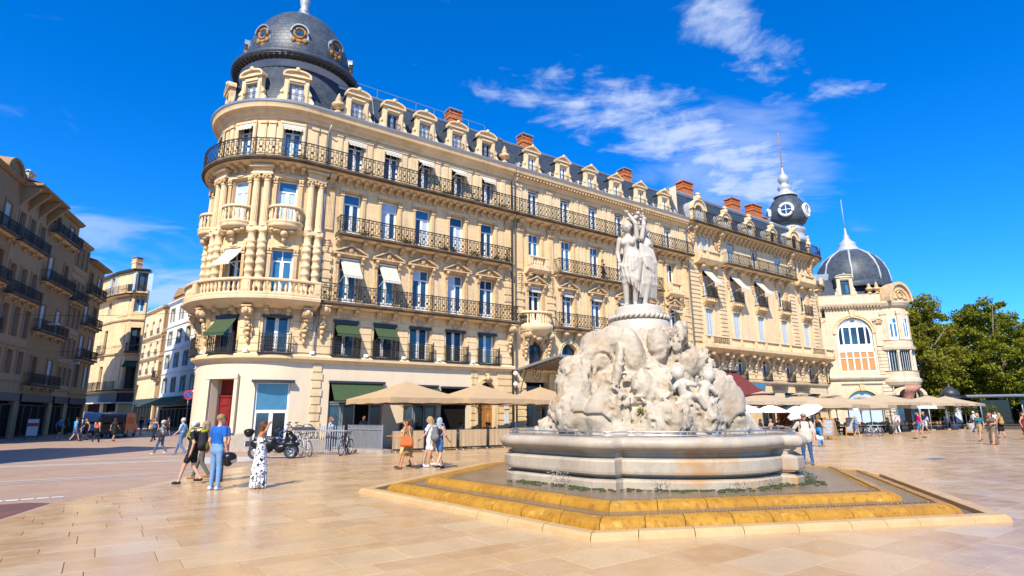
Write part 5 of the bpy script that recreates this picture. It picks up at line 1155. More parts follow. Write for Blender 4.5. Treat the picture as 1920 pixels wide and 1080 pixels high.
# ------------------------------------------------------------------ old town houses along the side street
PL = Vector((-44.8, 52.9)); AL = math.atan2(math.cos(R(-20)), math.sin(R(-20)))
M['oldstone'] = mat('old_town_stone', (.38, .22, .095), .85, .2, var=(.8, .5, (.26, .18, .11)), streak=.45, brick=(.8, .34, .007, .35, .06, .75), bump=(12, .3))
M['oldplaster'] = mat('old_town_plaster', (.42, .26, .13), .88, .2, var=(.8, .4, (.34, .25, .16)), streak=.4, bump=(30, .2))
M['shopdark'] = mat('dark_shop_front', (.035, .038, .05), .5, .4, var=(3, .4, (.02, .02, .022)))
def street_house(name, label, u0, u1, top, floors, bays, m, balc=(), shut='g', eaves=.35, o=0., base=PL, ang=AL, scale=1., shop='shopdark', fm='zinc', ww=1.05, arch=False, fh=None, shop_open=True):
 F = Facade(name, (base.x, base.y, 0), ang); tag(F.root, label, 'building'); w = u1-u0; F.root.scale = (scale,)*3; sh = min(floors[0]-.9, 3.5)
 us = [u0+w*(i+.5)/bays for i in range(bays)]; zs = floors
 F.wall('wall', m, u0, u1, 0, zs[0], [(u0+.5, u1-.5, 0, sh)] if shop_open else (), o=o)
 if shop_open:
  mb = MB(); mb.box(u0+.5, u1-.5, o-.5, o-.45, 0, sh); mb.build('shop_dark_backing', 'interior', F.root)
  n = max(2, int(w/1.6))
  for i in range(n): F.window(u0+.5+(w-1)*(i+.5)/n, .05, (w-1)/n-.1, sh-.6, 'k', 'one', o=o-.2, name='shop_window', fm=shop)
  mb = MB(); mb.box(u0+.35, u1-.35, o, o+.18, sh-.3, sh+.4); mb.build('shop_fascia', shop, F.root)
 tops = zs[1:]+[top]
 for k, z in enumerate(zs):
  h = tops[k]-z; wh = min(2.5, h*.66) if not fh else fh; zb = z+(.15 if k in balc else h*.18)
  F.wall('wall', m, u0, u1, z, tops[k], [(*W_(u, ww), zb, zb+wh)+(('arch',) if arch else ()) for u in us], o=o)
  F.band('string_course', m, u0, u1, [(o, z-.12), (o+.1, z-.12), (o+.14, z), (o, z+.04)])
  for j, u in enumerate(us):
   if shut == 's' and (j+k) % 3: F.shutters(u, zb+.02, ww-.04, wh-.04, o=o-.1, n=4)
   else: F.window(u, zb+.02, ww-.04, wh-.04, ('gd', 'gg', 'cg')[(j+k) % 3], 'cas', o=o-.22, fm=fm)
   if not arch:
    mm = cached(('sp', round(ww, 2), round(wh, 2), m), lambda: surround_plain(ww, wh), m); F.put('window_surround', mm, u, o, zb)
  if k in balc:
   F.slab(u0+.3, u1-.3, z+.1, o+.7); F.rail(u0+.35, u1-.35, z+.1, o+.66, .95, pitch=.11); F.brackets([u0+.6+(w-1.2)*i/3 for i in range(4)], z-.16)
 mb = MB(); mb.sweep([(o-.3, top-.25), (o+eaves*.4, top-.2), (o+eaves, top), (o+eaves, top+.14), (o-.3, top+.14)], u0-.02, u1+.02); mb.build('eaves', m, F.root)
 mb = MB(); mb.add([(u0, o+eaves, top+.15), (u1, o+eaves, top+.15), (u1, o-4.5, top+1.7), (u0, o-4.5, top+1.7)], [(0, 1, 2, 3)]); mb.add([(u1, o, 0), (u1, o-8, 0), (u1, o-8, top), (u1, o, top)], [(0, 1, 2, 3)]); mb.add([(u0, o, 0), (u0, o-8, 0), (u0, o-8, top), (u0, o, top)], [(0, 1, 2, 3)]); mb.cur = 1; mb.build('roof', ['tile'], F.root)
 return F
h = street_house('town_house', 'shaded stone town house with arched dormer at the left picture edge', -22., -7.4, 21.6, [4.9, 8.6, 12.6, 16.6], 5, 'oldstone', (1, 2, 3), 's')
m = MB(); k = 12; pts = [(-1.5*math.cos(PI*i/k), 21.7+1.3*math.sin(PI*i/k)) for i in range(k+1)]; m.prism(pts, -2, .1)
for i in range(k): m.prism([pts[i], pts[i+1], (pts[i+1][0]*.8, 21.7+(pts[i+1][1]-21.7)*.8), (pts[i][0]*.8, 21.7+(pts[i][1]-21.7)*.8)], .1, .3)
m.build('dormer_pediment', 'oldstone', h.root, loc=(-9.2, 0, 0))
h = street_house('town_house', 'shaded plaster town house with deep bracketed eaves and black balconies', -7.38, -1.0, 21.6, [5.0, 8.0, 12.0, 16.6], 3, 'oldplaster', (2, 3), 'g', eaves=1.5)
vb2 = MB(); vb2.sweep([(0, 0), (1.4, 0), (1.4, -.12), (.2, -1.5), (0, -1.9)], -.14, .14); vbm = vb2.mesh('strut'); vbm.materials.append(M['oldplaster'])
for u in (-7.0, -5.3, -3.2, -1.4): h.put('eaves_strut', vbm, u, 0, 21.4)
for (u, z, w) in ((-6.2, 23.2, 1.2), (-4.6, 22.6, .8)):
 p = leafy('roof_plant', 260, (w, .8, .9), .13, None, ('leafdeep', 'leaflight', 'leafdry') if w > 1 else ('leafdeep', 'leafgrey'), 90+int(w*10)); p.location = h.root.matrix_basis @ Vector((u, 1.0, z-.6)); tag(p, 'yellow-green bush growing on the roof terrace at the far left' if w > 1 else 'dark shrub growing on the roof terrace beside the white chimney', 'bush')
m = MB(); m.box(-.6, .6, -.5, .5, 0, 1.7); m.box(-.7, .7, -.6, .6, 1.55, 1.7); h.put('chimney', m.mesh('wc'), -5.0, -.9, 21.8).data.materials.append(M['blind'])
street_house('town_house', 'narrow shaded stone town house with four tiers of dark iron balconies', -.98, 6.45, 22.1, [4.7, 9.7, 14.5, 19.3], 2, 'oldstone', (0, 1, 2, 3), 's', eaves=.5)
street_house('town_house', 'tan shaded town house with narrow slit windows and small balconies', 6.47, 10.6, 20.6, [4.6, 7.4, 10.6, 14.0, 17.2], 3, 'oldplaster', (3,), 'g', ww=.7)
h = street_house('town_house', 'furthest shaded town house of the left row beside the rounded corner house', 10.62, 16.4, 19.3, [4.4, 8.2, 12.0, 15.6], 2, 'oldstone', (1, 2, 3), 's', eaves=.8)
m = chimney_mesh(.9, .7, 1.3); h.put('chimney', m.mesh('ch'), 12.4, -1.5, 19.8).data.materials.append(M['brick']); list(h.root.children)[-1].data.materials.append(M['brick'])
# chamfered corner house at the fork
CH = Vector((-54.3, 76.6))
def corner_house():
 F = Facade('corner_house', (CH.x, CH.y, 0), R(-28)); tag(F.root, 'sunlit corner house with chamfered front, red tiled roof and iron balconies', 'building')
 F.root.scale = (1.12,)*3; c1 = 3.4; a2 = R(46)
 def wp(p):
  u, o, z = p
  if 0 <= u <= c1: return (u, -o, z)
  if u > c1: e = u-c1; t = math.tan(a2/2)*o; return (c1+(e)*math.cos(a2)+o*math.sin(a2), e*math.sin(a2)-o*math.cos(a2), z)
  e = -u; a = R(10); return (-e*math.cos(a)-o*math.sin(a), e*math.sin(a)-o*math.cos(a), z)
 F.warp = wp
 def at(u, o, z): return dict(loc=wp((u, o, z)), rot=0. if 0 <= u <= c1 else (a2 if u > c1 else -R(10)))
 F.at = at
 def mbn():
  m = MB(wp); m._n = lambda a, b: 1
  def sweep(prof, u0, u1, cap=True, smooth=False, breaks=True):
   cuts = [u0]+[q for q in (0., c1) if u0+1e-3 < q < u1-1e-3]+[u1]
   for a, b in zip(cuts[:-1], cuts[1:]): MB.sweep(m, prof, a+(1e-4 if a in (0., c1) else 0), b-(1e-4 if b in (0., c1) else 0), cap, smooth)
  m.sweep = sweep; return m
 F.mb = mbn; A, B = -7., c1+1.5; us = [-2.0, c1+.76]
 fl = [0, 4.6, 9.0, 13.0, 16.2]; top = 19.0
 for k, z in enumerate(fl):
  t = (fl+[top])[k+1]
  ops = [(*W_(u, 1.1), z+(.2 if k in (1, 2, 4) else .9), z+(3.0 if k in (1, 2) else 2.5)) for u in us] if k else [(-6, -.5, 0, 3.4), (.4, 3.0, 0, 3.4)]
  F.wall('wall', 'stone', A, B, z, t, ops)
  if k:
   F.band('string_course', 'stone2', A, B, [(0, z-.15), (.15, z-.15), (.22, z), (0, z+.05)])
   for q in ops:
    F.window((q[0]+q[1])/2, q[2]+.02, 1.06, q[3]-q[2]-.04, 'gd' if k != 3 else 'bb', 'cas', fm='shutter' if k > 2 else 'darkmetal')
    if k == 4:
     for sx in (-.85, .85): m = MB(); m.box(-.26, .26, 0, .06, 0, 2.25); F.put('shutter', m.mesh('sh'), (q[0]+q[1])/2+sx, .02, q[2]).data.materials.append(M['curtain'])
 mb = mbn(); mb.box(A, B, -.5, -.45, 0, 19); mb.build('dark_backing', 'interior', F.root)
 F.slab(A, B, 16.1, .8); F.rail(A+.1, B-.1, 16.1, .75, 1.0, ends=False, fancy=False); F.brackets([.3+i*.45 for i in range(7)]+[c1+.3+i*.45 for i in range(3)], 15.8, key='tiny')
 for z in (4.6, 9.0):
  if z == 4.6: F.slab(A, B, z+.12, .7); F.rail(A, B, z+.12, .66, .95, ends=False, fancy=False)
  else:
   for u in us: F.slab(u-.7, u+.7, z+.12, .6); F.rail(u-.65, u+.65, z+.12, .56, .95, fancy=False)
 for z0, z1 in ((5.6, 8.4), (9.9, 12.3), (13.4, 15.6), (16.9, 18.4)): m = MB(); m.box(.6, 2.8, 0, .06, z0, z1); m.build('blind_panel', 'stone2', F.root)
 mb = mbn(); mb.box(A, B, 0, .25, 3.3, 4.3); mb.build('shop_fascia', 'shopdark', F.root); mb = mbn(); mb.box(A, B, .2, .7, 3.15, 3.28); mb.build('shop_canopy', 'blind', F.root)
 F.awning(c1+.76, 8.0, 1.3, .6, .9, 'green', o=.05); list(F.root.children)[-1].data = list(F.root.children)[-1].data.copy(); list(F.root.children)[-1].data.materials[0] = M['shopdark']
 mb = mbn(); mb.sweep([(-.4, 18.8), (.35, 18.95), (.4, 19.1), (-.4, 19.12)], A, B); mb.build('eaves', 'darkmetal', F.root)
 p = [wp((A, .4, 19.13)), wp((0, .4, 19.13)), wp((c1, .4, 19.13)), wp((B, .4, 19.13)), (-3.0, 5.0, 20.6), (-5., 4.0, 20.6)]
 m = MB(); m.add([(q[0], -q[1], q[2]) for q in p], [(0, 1, 5), (1, 2, 4, 5), (2, 3, 4)]); m.build('roof', 'tile', F.root)
 m = chimney_mesh(.9, .8, 1.6); o = F.put('chimney', m.mesh('chm'), .3, -1.6, 19.4); o.data.materials.append(M['stone']); o.data.materials.append(M['zinc'])
corner_house()
# cream house with arched windows and white modern house on the sunny side
PW = Vector((-45.2, 75.))*1.25; AW = math.atan2(math.cos(R(134)), math.sin(R(134)))
h = street_house('town_house', 'sunlit cream house with rows of arched blue-and-white windows', -24, -4.6, 16.5, [6.9, 9.4, 12.4], 6, 'stone2', (), 'g', eaves=.35, base=PW, ang=AW, scale=1.25, ww=1.2, arch=True, fh=1.9, fm='white')
for k, z in enumerate((6.9, 9.4, 12.4)):
 h.band('scalloped_band', 'carved', -24, -4.6, [(0, z-.05), (.3, z+.05), (.36, z+.2), (.1, z+.3), (0, z+.3)])
 for i in range(6): m = cached('white_guard', lambda: small_rail(1.25, .8), 'white'); h.put('window_guard', m, -24+19.4*(i+.5)/6, .02, z+.45)
F2 = h; F2.awning(-17, 6.0, 8, 1.2, 2.2, 'green', o=.1); o = list(F2.root.children)[-1]; o.data.materials[0] = M['shopdark']
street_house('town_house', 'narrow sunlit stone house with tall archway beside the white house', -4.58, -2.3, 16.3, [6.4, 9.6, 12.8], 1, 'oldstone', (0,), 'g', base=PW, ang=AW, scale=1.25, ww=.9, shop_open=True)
M['whitewall'] = mat('white_render', (.74, .73, .70), .85, .2, var=(.6, .2, (.6, .58, .54)), streak=.15)
h = street_house('white_house', 'plain white rendered house with grey railed windows and khaki shop awning', -2.28, 16, 16.4, [3.9, 7.0, 10.1, 13.2], 5, 'whitewall', (), 'g', eaves=.3, base=PW, ang=AW, scale=1.25, ww=1.35, fm='zinc', fh=1.75)
M['khaki'] = mat('khaki_canvas', (.30, .25, .12), .85, .15)
h.awning(6, 3.9, 15, 1.0, 2.6, 'green', o=.1); o = list(h.root.children)[-1]; o.data.materials[0] = M['khaki']
g = cached('grey_guard', lambda: small_rail(1.4, .85), 'zinc')
for k, z in enumerate((7.0, 10.1)):
 for i in range(5): h.put('window_guard', g, -2.28+18.28*(i+.5)/5, .02, z+.55)
for (u, o_, w, hh, mm) in ((-16, -6, 5, 4, 'oldplaster'), (-10, -5, 4.5, 5, 'oldstone'), (1.5, -4, 2.2, 1.2, 'tile')):
 m = MB(); m.box(-w/2, w/2, -2, 2, 16.2, 16.5+hh*.55); m.prism([(-w/2-.2, 16.5+hh*.55), (w/2+.2, 16.5+hh*.55), (0, 16.8+hh*.75)], -2.2, 2.2); inst('roof_lantern', m.mesh('rl'), h.root, loc=(u, -o_, 0)).data.materials.append(M[mm])
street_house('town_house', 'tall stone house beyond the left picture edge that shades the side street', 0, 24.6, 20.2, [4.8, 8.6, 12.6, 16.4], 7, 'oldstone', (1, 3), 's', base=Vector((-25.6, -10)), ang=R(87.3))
# ------------------------------------------------------------------ sculpting by distance field (figures, rock)
def hash3(ix, iy, iz, seed):
 h = (ix.astype(np.int64)*374761393+iy.astype(np.int64)*668265263+iz.astype(np.int64)*2147483647+seed*1274126177) & 0xffffffff
 h = ((h ^ (h >> 13))*1274126177) & 0xffffffff; h = h ^ (h >> 16); return (h & 0xffff)/65535.
def vnoise(P, scale, seed=0):
 q = P*scale; i = np.floor(q).astype(np.int64); f = q-i; f = f*f*(3-2*f); r = 0.
 for dx in (0, 1):
  for dy in (0, 1):
   for dz in (0, 1):
    w = (f[:, 0] if dx else 1-f[:, 0])*(f[:, 1] if dy else 1-f[:, 1])*(f[:, 2] if dz else 1-f[:, 2])
    r = r+w*hash3(i[:, 0]+dx, i[:, 1]+dy, i[:, 2]+dz, seed)
 return r-.5
def surface_nets(D, org, h):
 S = D < 0; nx, ny, nz = D.shape
 c = np.zeros((nx-1, ny-1, nz-1), dtype=np.int8); offs = [(a, b, d) for a in (0, 1) for b in (0, 1) for d in (0, 1)]
 for a, b, d in offs: c += S[a:nx-1+a, b:ny-1+b, d:nz-1+d]
 act = (c > 0) & (c < 8); idx = np.argwhere(act); n = len(idx); vid = np.full(act.shape, -1, dtype=np.int64); vid[act] = np.arange(n)
 acc = np.zeros((n, 3)); cnt = np.zeros(n)
 for a in offs:
  for ax in range(3):
   if a[ax]: continue
   b = list(a); b[ax] = 1
   d0 = D[idx[:, 0]+a[0], idx[:, 1]+a[1], idx[:, 2]+a[2]]; d1 = D[idx[:, 0]+b[0], idx[:, 1]+b[1], idx[:, 2]+b[2]]
   m = (d0 < 0) != (d1 < 0); t = d0[m]/(d0[m]-d1[m]); p = np.tile(np.array(a, float), (m.sum(), 1)); p[:, ax] = t
   acc[m] += p; cnt[m] += 1
 V = (idx+acc/cnt[:, None])*h+org
 F = []
 for ax in range(3):
  sl0 = [slice(None)]*3; sl1 = [slice(None)]*3; sl0[ax] = slice(0, -1); sl1[ax] = slice(1, None)
  e = S[tuple(sl0)] != S[tuple(sl1)]; o1, o2 = [q for q in range(3) if q != ax]
  E = np.argwhere(e); ok = (E[:, o1] > 0) & (E[:, o2] > 0) & (E[:, o1] < D.shape[o1]-1) & (E[:, o2] < D.shape[o2]-1); E = E[ok]
  q = []
  for (u, v) in ((0, 0), (-1, 0), (-1, -1), (0, -1)):
   C = E.copy(); C[:, o1] += u; C[:, o2] += v; q.append(vid[C[:, 0], C[:, 1], C[:, 2]])
  q = np.stack(q, 1); flip = S[E[:, 0], E[:, 1], E[:, 2]]
  if ax == 1: flip = ~flip
  q[~flip] = q[~flip][:, ::-1]; F.append(q)
 return V, np.concatenate(F)
def smin(a, b, k):
 h = np.clip(.5+.5*(b-a)/k, 0, 1); return b+(a-b)*h-k*h*(1-h)
class Sdf:
 """primitives: ('c',mat,a,b,ra,rb[,scale]) tapered capsule, ('e',mat,centre,radii[,rotation]) ellipsoid"""
 def __init__(s): s.p = []
 def cap(s, m, a, b, ra, rb=None, k=.025, sq=None): s.p.append(('c', m, np.array(a, float), np.array(b, float), ra, ra if rb is None else rb, k, sq)); return s
 def chain(s, m, pts, rs, k=.025):
  for i in range(len(pts)-1): s.cap(m, pts[i], pts[i+1], rs[i], rs[i+1], k)
  return s
 def ell(s, m, c, r, k=.025, rot=None): s.p.append(('e', m, np.array(c, float), np.array(r, float), rot, None, k, None)); return s
 def mesh(s, name, h, mats, disp=None, zmin=None):
  lo = np.full(3, 1e9); hi = np.full(3, -1e9)
  for q in s.p:
   if q[0] == 'c':
    r = max(q[4], q[5])*(max(q[7]) if q[7] is not None else 1.); lo = np.minimum(lo, np.minimum(q[2], q[3])-r); hi = np.maximum(hi, np.maximum(q[2], q[3])+r)
   else: r = q[3].max() if q[4] is not None else q[3]; lo = np.minimum(lo, q[2]-r); hi = np.maximum(hi, q[2]+r)
  lo -= 3*h; hi += 3*h; dim = np.ceil((hi-lo)/h).astype(int)+1
  D = np.full(dim, 1.); MI = np.full(dim, 1e3); MM = np.zeros(dim, np.int16)
  ax = [lo[i]+h*np.arange(dim[i]) for i in range(3)]
  for q in s.p:
   k = q[6]
   if q[0] == 'c': r = max(q[4], q[5])*(max(q[7]) if q[7] is not None else 1.); a = np.minimum(q[2], q[3])-r; b = np.maximum(q[2], q[3])+r
   else: r = q[3].max() if q[4] is not None else q[3]; a = q[2]-r; b = q[2]+r
   mg = k+2.5*h; i0 = np.clip(((a-mg-lo)/h).astype(int), 0, dim); i1 = np.clip(((b+mg-lo)/h).astype(int)+2, 0, dim)
   sl = tuple(slice(i0[i], i1[i]) for i in range(3))
   X, Y, Z = np.meshgrid(ax[0][sl[0]], ax[1][sl[1]], ax[2][sl[2]], indexing='ij')
   if q[0] == 'c':
    ba = q[3]-q[2]; L = ba @ ba+1e-9; px, py, pz = X-q[2][0], Y-q[2][1], Z-q[2][2]
    t = np.clip((px*ba[0]+py*ba[1]+pz*ba[2])/L, 0, 1); dx, dy, dz = px-ba[0]*t, py-ba[1]*t, pz-ba[2]*t
    if q[7] is not None: dx, dy, dz = dx/q[7][0], dy/q[7][1], dz/q[7][2]
    d = np.sqrt(dx*dx+dy*dy+dz*dz)-(q[4]+(q[5]-q[4])*t)
    if q[7] is not None: d = d*min(q[7])
   else:
    px, py, pz = X-q[2][0], Y-q[2][1], Z-q[2][2]
    if q[4] is not None: Rm = q[4]; px, py, pz = (Rm[0][0]*px+Rm[1][0]*py+Rm[2][0]*pz, Rm[0][1]*px+Rm[1][1]*py+Rm[2][1]*pz, Rm[0][2]*px+Rm[1][2]*py+Rm[2][2]*pz)
    rr = q[3]; k0 = np.sqrt((px/rr[0])**2+(py/rr[1])**2+(pz/rr[2])**2); k1 = np.sqrt((px/rr[0]**2)**2+(py/rr[1]**2)**2+(pz/rr[2]**2)**2)+1e-6
    d = k0*(k0-1)/k1
   Ds = D[sl]; Ms = MI[sl]; better = d < Ms; MM[sl] = np.where(better, q[1], MM[sl]); MI[sl] = np.where(better, d, Ms); D[sl] = smin(Ds, d, k)
  if zmin is not None: D = np.maximum(D, (zmin-ax[2])[None, None, :])
  if disp is not None:
   band = np.abs(D) < disp[0]; I = np.argwhere(band); P = I*h+lo; D[band] += disp[1](P)
  V, F = surface_nets(D, lo, h)
  ci = np.clip(np.round((V[F].mean(1)-lo)/h).astype(int), 0, np.array(dim)-1); fm = MM[ci[:, 0], ci[:, 1], ci[:, 2]]
  return np_mesh(name, V, F, mats, fm)
def np_mesh(name, V, F, mats, fm=None, smooth=True):
 me = bpy.data.meshes.new(name); n = len(F); w = F.shape[1]
 me.vertices.add(len(V)); me.vertices.foreach_set('co', V.astype(np.float32).ravel()); me.loops.add(n*w); me.loops.foreach_set('vertex_index', F.astype(np.int32).ravel())
 me.polygons.add(n); me.polygons.foreach_set('loop_start', np.arange(0, n*w, w, dtype=np.int32))
 try: me.polygons.foreach_set('loop_total', np.full(n, w, dtype=np.int32))
 except Exception: pass
 if fm is not None: me.polygons.foreach_set('material_index', fm.astype(np.int32))
 me.polygons.foreach_set('use_smooth', np.full(n, smooth)); me.update(calc_edges=True)
 for m in mats: me.materials.append(M[m] if isinstance(m, str) else m)
 return me

# ------------------------------------------------------------------ the square: paving, side street, strips
M['slab'] = None
def paving_mat():
 m = bpy.data.materials.new('polished_limestone_paving'); m.use_nodes = True; nt = m.node_tree; N = nt.nodes; L = nt.links; b = N['Principled BSDF']
 at = N.new('ShaderNodeAttribute'); at.attribute_name = 'tone'; geo = N.new('ShaderNodeNewGeometry')
 ramp = N.new('ShaderNodeValToRGB'); cr = ramp.color_ramp; cr.elements[0].color = (.44, .245, .10, 1); cr.elements[1].color = (.53, .375, .215, 1)
 for p, c in ((.3, (.53, .325, .145, 1)), (.55, (.46, .285, .14, 1)), (.8, (.56, .37, .185, 1))): e = cr.elements.new(p); e.color = c
 L.new(at.outputs['Fac'], ramp.inputs[0])
 def noise(sc, det, st=None):
  n = N.new('ShaderNodeTexNoise'); n.inputs['Scale'].default_value = sc; n.inputs['Detail'].default_value = det; n.inputs['Roughness'].default_value = .65
  L.new(geo.outputs['Position'], n.inputs['Vector']); return n.outputs['Fac']
 def rng(x, a, c, lo, hi):
  r = N.new('ShaderNodeMapRange'); r.inputs[1].default_value = a; r.inputs[2].default_value = c; r.inputs[3].default_value = lo; r.inputs[4].default_value = hi; L.new(x, r.inputs[0]); return r.outputs[0]
 def mix(f, a, bb):
  x = N.new('ShaderNodeMix'); x.data_type = 'RGBA'; L.new(f, x.inputs['Factor']); L.new(a, x.inputs['A']); x.inputs['B'].default_value = bb; return x.outputs['Result']
 c = mix(rng(noise(2.2, 8), .42, .72, 0, .55), ramp.outputs[0], (.57, .425, .26, 1))
 c = mix(rng(noise(.45, 5), .45, .75, 0, .45), c, (.37, .235, .13, 1))
 c = mix(rng(noise(9, 6), .62, .72, 0, .6), c, (.36, .22, .11, 1))
 c = mix(rng(noise(1.3, 3), .68, .73, 0, .35), c, (.52, .47, .42, 1))
 vo = N.new('ShaderNodeTexVoronoi'); vo.inputs['Scale'].default_value = 2.0; L.new(geo.outputs['Position'], vo.inputs['Vector'])
 c = mix(rng(vo.outputs['Distance'], .018, .034, .8, 0.), c, (.10, .08, .07, 1))
 L.new(c, b.inputs['Base Color'])
 L.new(rng(noise(1.1, 6), .3, .7, .16, .36), b.inputs['Roughness']); b.inputs['Specular IOR Level'].default_value = .55
 bp = N.new('ShaderNodeBump'); bp.inputs['Strength'].default_value = .10; bp.inputs['Distance'].default_value = .01; L.new(noise(24, 5), bp.inputs['Height']); L.new(bp.outputs[0], b.inputs['Normal'])
 return m
M['slab'] = paving_mat()
M['joint'] = mat('paving_joint', (.10, .075, .05), .9, .1)
M['road'] = mat('grey_brown_paving', (.42, .28, .19), .55, .35, var=(.8, .55, (.27, .185, .13)), bump=(25, .25), brick=None)
M['pale'] = mat('pale_granite', (.50, .47, .43), .55, .35, var=(2, .4, (.36, .33, .30)), bump=(20, .2))
M['rust'] = mat('rust_red_stone', (.19, .085, .06), .6, .3, var=(2.2, .7, (.10, .06, .05)), bump=(20, .3))
FC = Vector((3.37, 14.97)); HA = R(10.7)
def hexdir(k): a = HA-R(30)+k*R(60); return Vector((math.sin(a), -math.cos(a)))
def in_hex(p, r):
 d = p-FC
 for k in range(6):
  a = HA+k*R(60)
  if d.x*math.sin(a)-d.y*math.cos(a) > r*math.cos(R(30)): return False
 return True
def curve_x(out):     # where the square's paving ends towards the side street, in s for a given distance out from the facade
 pts = [(-2, 6), (4.5, 6), (5.2, 3.2), (6, .4), (7, -1.6), (8.5, -3.4), (9.7, -4.5), (11.55, -5.83), (13.5, -6.9), (15.56, -8.38), (18.04, -9.2), (22, -14), (30, -30)]
 for (a, x), (b, y) in zip(pts[:-1], pts[1:]):
  if out <= b: t = (out-a)/(b-a); return x+(y-x)*t
 return pts[-1][1]
def ground():
 mb = MB(); mb.add([(-1500, -1500, -.06), (1500, -1500, -.06), (1500, 1500, -.06), (-1500, 1500, -.06)], [(0, 1, 2, 3)]); tag(mb.build('ground', mat('distant_ground', (.40, .30, .21), .5, .4, var=(.05, .4))), kind='structure')
 g = MB(); P = [fac(-40, 34), fac(80, 34), fac(80, -6), fac(14, -1.2), fac(-4, -1.2), fac(-40, -1.2)]; P = [fac(-60, 40), fac(120, 40), fac(120, -45), fac(-60, -45)]
 g.add([(p.x, -p.y, -.012) for p in P], [(0, 1, 2, 3)]); plaza = tag(g.build('square', 'joint'), kind='structure')
 # stone slabs in courses parallel to the big facade
 r2 = np.random.default_rng(5); big = []; out = 30.5
 while out > -1.0:
  w = r2.choice([.42, .5, .58, .7]); s = -14+r2.uniform(0, 1); lim = min(curve_x(out), curve_x(out-w))
  while s < 66:
   l = r2.uniform(.7, 1.35) if out > 12 else r2.uniform(.9, 1.8); a, b = s, s+l; s += l
   if b < lim-.02: continue
   a = max(a, lim-.001)
   c = fac((a+b)/2, out-w/2)
   if in_hex(Vector((c.x, c.y)), 6.2) or c.y < 1.5 or b-a < .08: continue
   if abs(c.x) > c.y*1.02+3: continue
   big.append((a, b, out-w, out, r2.random(), (c.x**2+c.y**2)))
  out -= w
 cy = np.array([q[5] for q in big]); order = np.argsort(cy)
 # those in view and nearest become single stones
 near = [i for i in order if (lambda c: c.y > 6.6 and abs(c.x) < c.y*.93 and not (in_hex(Vector((c.x, c.y)), 7.2)))(fac((big[i][0]+big[i][1])/2, (big[i][2]+big[i][3])/2))][:300]; ns = set(near)
 jg = .0032
 def slabgeo(q, L):
  a, b, o0, o1, t, _ = q; al = max(a, curve_x(o0))+jg; au = max(a, curve_x(o1))+jg; a += jg; b = max(b-jg, al+.02, au+.02); o0 += jg; o1 -= jg; c = .004; dz = (t*7.3 % 1)*.002
  v = [fac(al, o0, -.02), fac(b, o0, -.02), fac(b, o1, -.02), fac(au, o1, -.02), fac(al, o0, -c), fac(b, o0, -c), fac(b, o1, -c), fac(au, o1, -c), fac(al+c, o0+c, dz), fac(b-c, o0+c, dz), fac(b-c, o1-c, dz), fac(au+c, o1-c, dz)]
  f = [(8, 9, 10, 11), (4, 5, 9, 8), (5, 6, 10, 9), (6, 7, 11, 10), (7, 4, 8, 11), (0, 1, 5, 4), (1, 2, 6, 5), (2, 3, 7, 6), (3, 0, 4, 7)]
  n = len(L[0]); L[0].extend([tuple(p) for p in v]); L[1].extend([tuple(i+n for i in x) for x in f]); L[2].extend([t]*12)
 def mk(name, L, parent):
  me = bpy.data.meshes.new(name); me.from_pydata(L[0], [], L[1]); me.materials.append(M['slab']); at = me.attributes.new('tone', 'FLOAT', 'POINT'); at.data.foreach_set('value', np.array(L[2], np.float32)); return inst(name, me, parent)
 for i in near: L = ([], [], []); slabgeo(big[i], L); mk('paving_slab', L, plaza)
 L = ([], [], [])
 for i, q in enumerate(big):
  if i not in ns: slabgeo(q, L)
 tag(mk('paving_slabs_beyond', L, plaza), kind='stuff')
 # side street to the left, with its bands of paler stone
 def strip(name, m, pts, z, kind='structure', parent=None):
  b = MB(); b.add([(p.x, -p.y, z) for p in pts], [tuple(range(len(pts)))]); o = b.build(name, m, parent)
  if parent is None: tag(o, kind=kind)
  return o
 cv = [fac(curve_x(o), o) for o in np.arange(-2, 30, .5)]
 strip('side_street', 'road', [fac(-60, -45), fac(-60, 40)]+[p for p in reversed(cv)]+[fac(-4.6, -3), fac(30, -30), fac(30, -45)], -.006)
 strip('pavement_kerb', 'pale', [fac(-40, -.3), fac(-4.8, .75), fac(-4.8, 1.15), fac(-40, .15)], .0)
 strip('pavement_band', 'pale', [fac(-40, 8.9), fac(-4.9, 9.75), fac(-4.9, 9.95), fac(-40, 9.1)], .0)
 strip('pavement_band', 'pale', [fac(-40, 9.6), fac(-6.6, 10.25), fac(-6.6, 10.4), fac(-40, 9.75)], .0)
 strip('pavement_band', 'pale', [fac(-10.9, 18), fac(-10.6, 18), fac(-12.2, 9.2), fac(-12.5, 9.2)], .0) if False else None
 strip('pavement_band', 'pale', [fac(-9.55, 15.5), fac(-9.42, 15.5), fac(-10.9, 9.2), fac(-11.05, 9.2)], .0)
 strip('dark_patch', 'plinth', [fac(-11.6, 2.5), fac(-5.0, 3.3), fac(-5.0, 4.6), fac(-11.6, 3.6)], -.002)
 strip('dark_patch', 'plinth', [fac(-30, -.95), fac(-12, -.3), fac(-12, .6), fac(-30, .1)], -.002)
 strip('pale_apron', 'pale', [fac(-4.7, 2.0), fac(-1.0, 4.4), fac(-3.2, 6.4), fac(-4.9, 6.6)], .0)
 # white sett band and red stone wedge by the curve
 for i in range(16):
  a = i/16; s0 = -12.5+a*4.1; strip('white_sett', 'blind', [fac(s0+.02, 14.55), fac(s0+.235, 14.56), fac(s0+.235, 15.0-a*.3), fac(s0+.02, 15.0-a*.3)], .001, parent=None if False else plaza)
 strip('red_stone_band', 'rust', [fac(-13, 15.4), fac(-9.0, 15.3), fac(-8.6, 15.7), fac(-9.2, 17.6), fac(-10.2, 18.2), fac(-13, 18.4)], -.001)
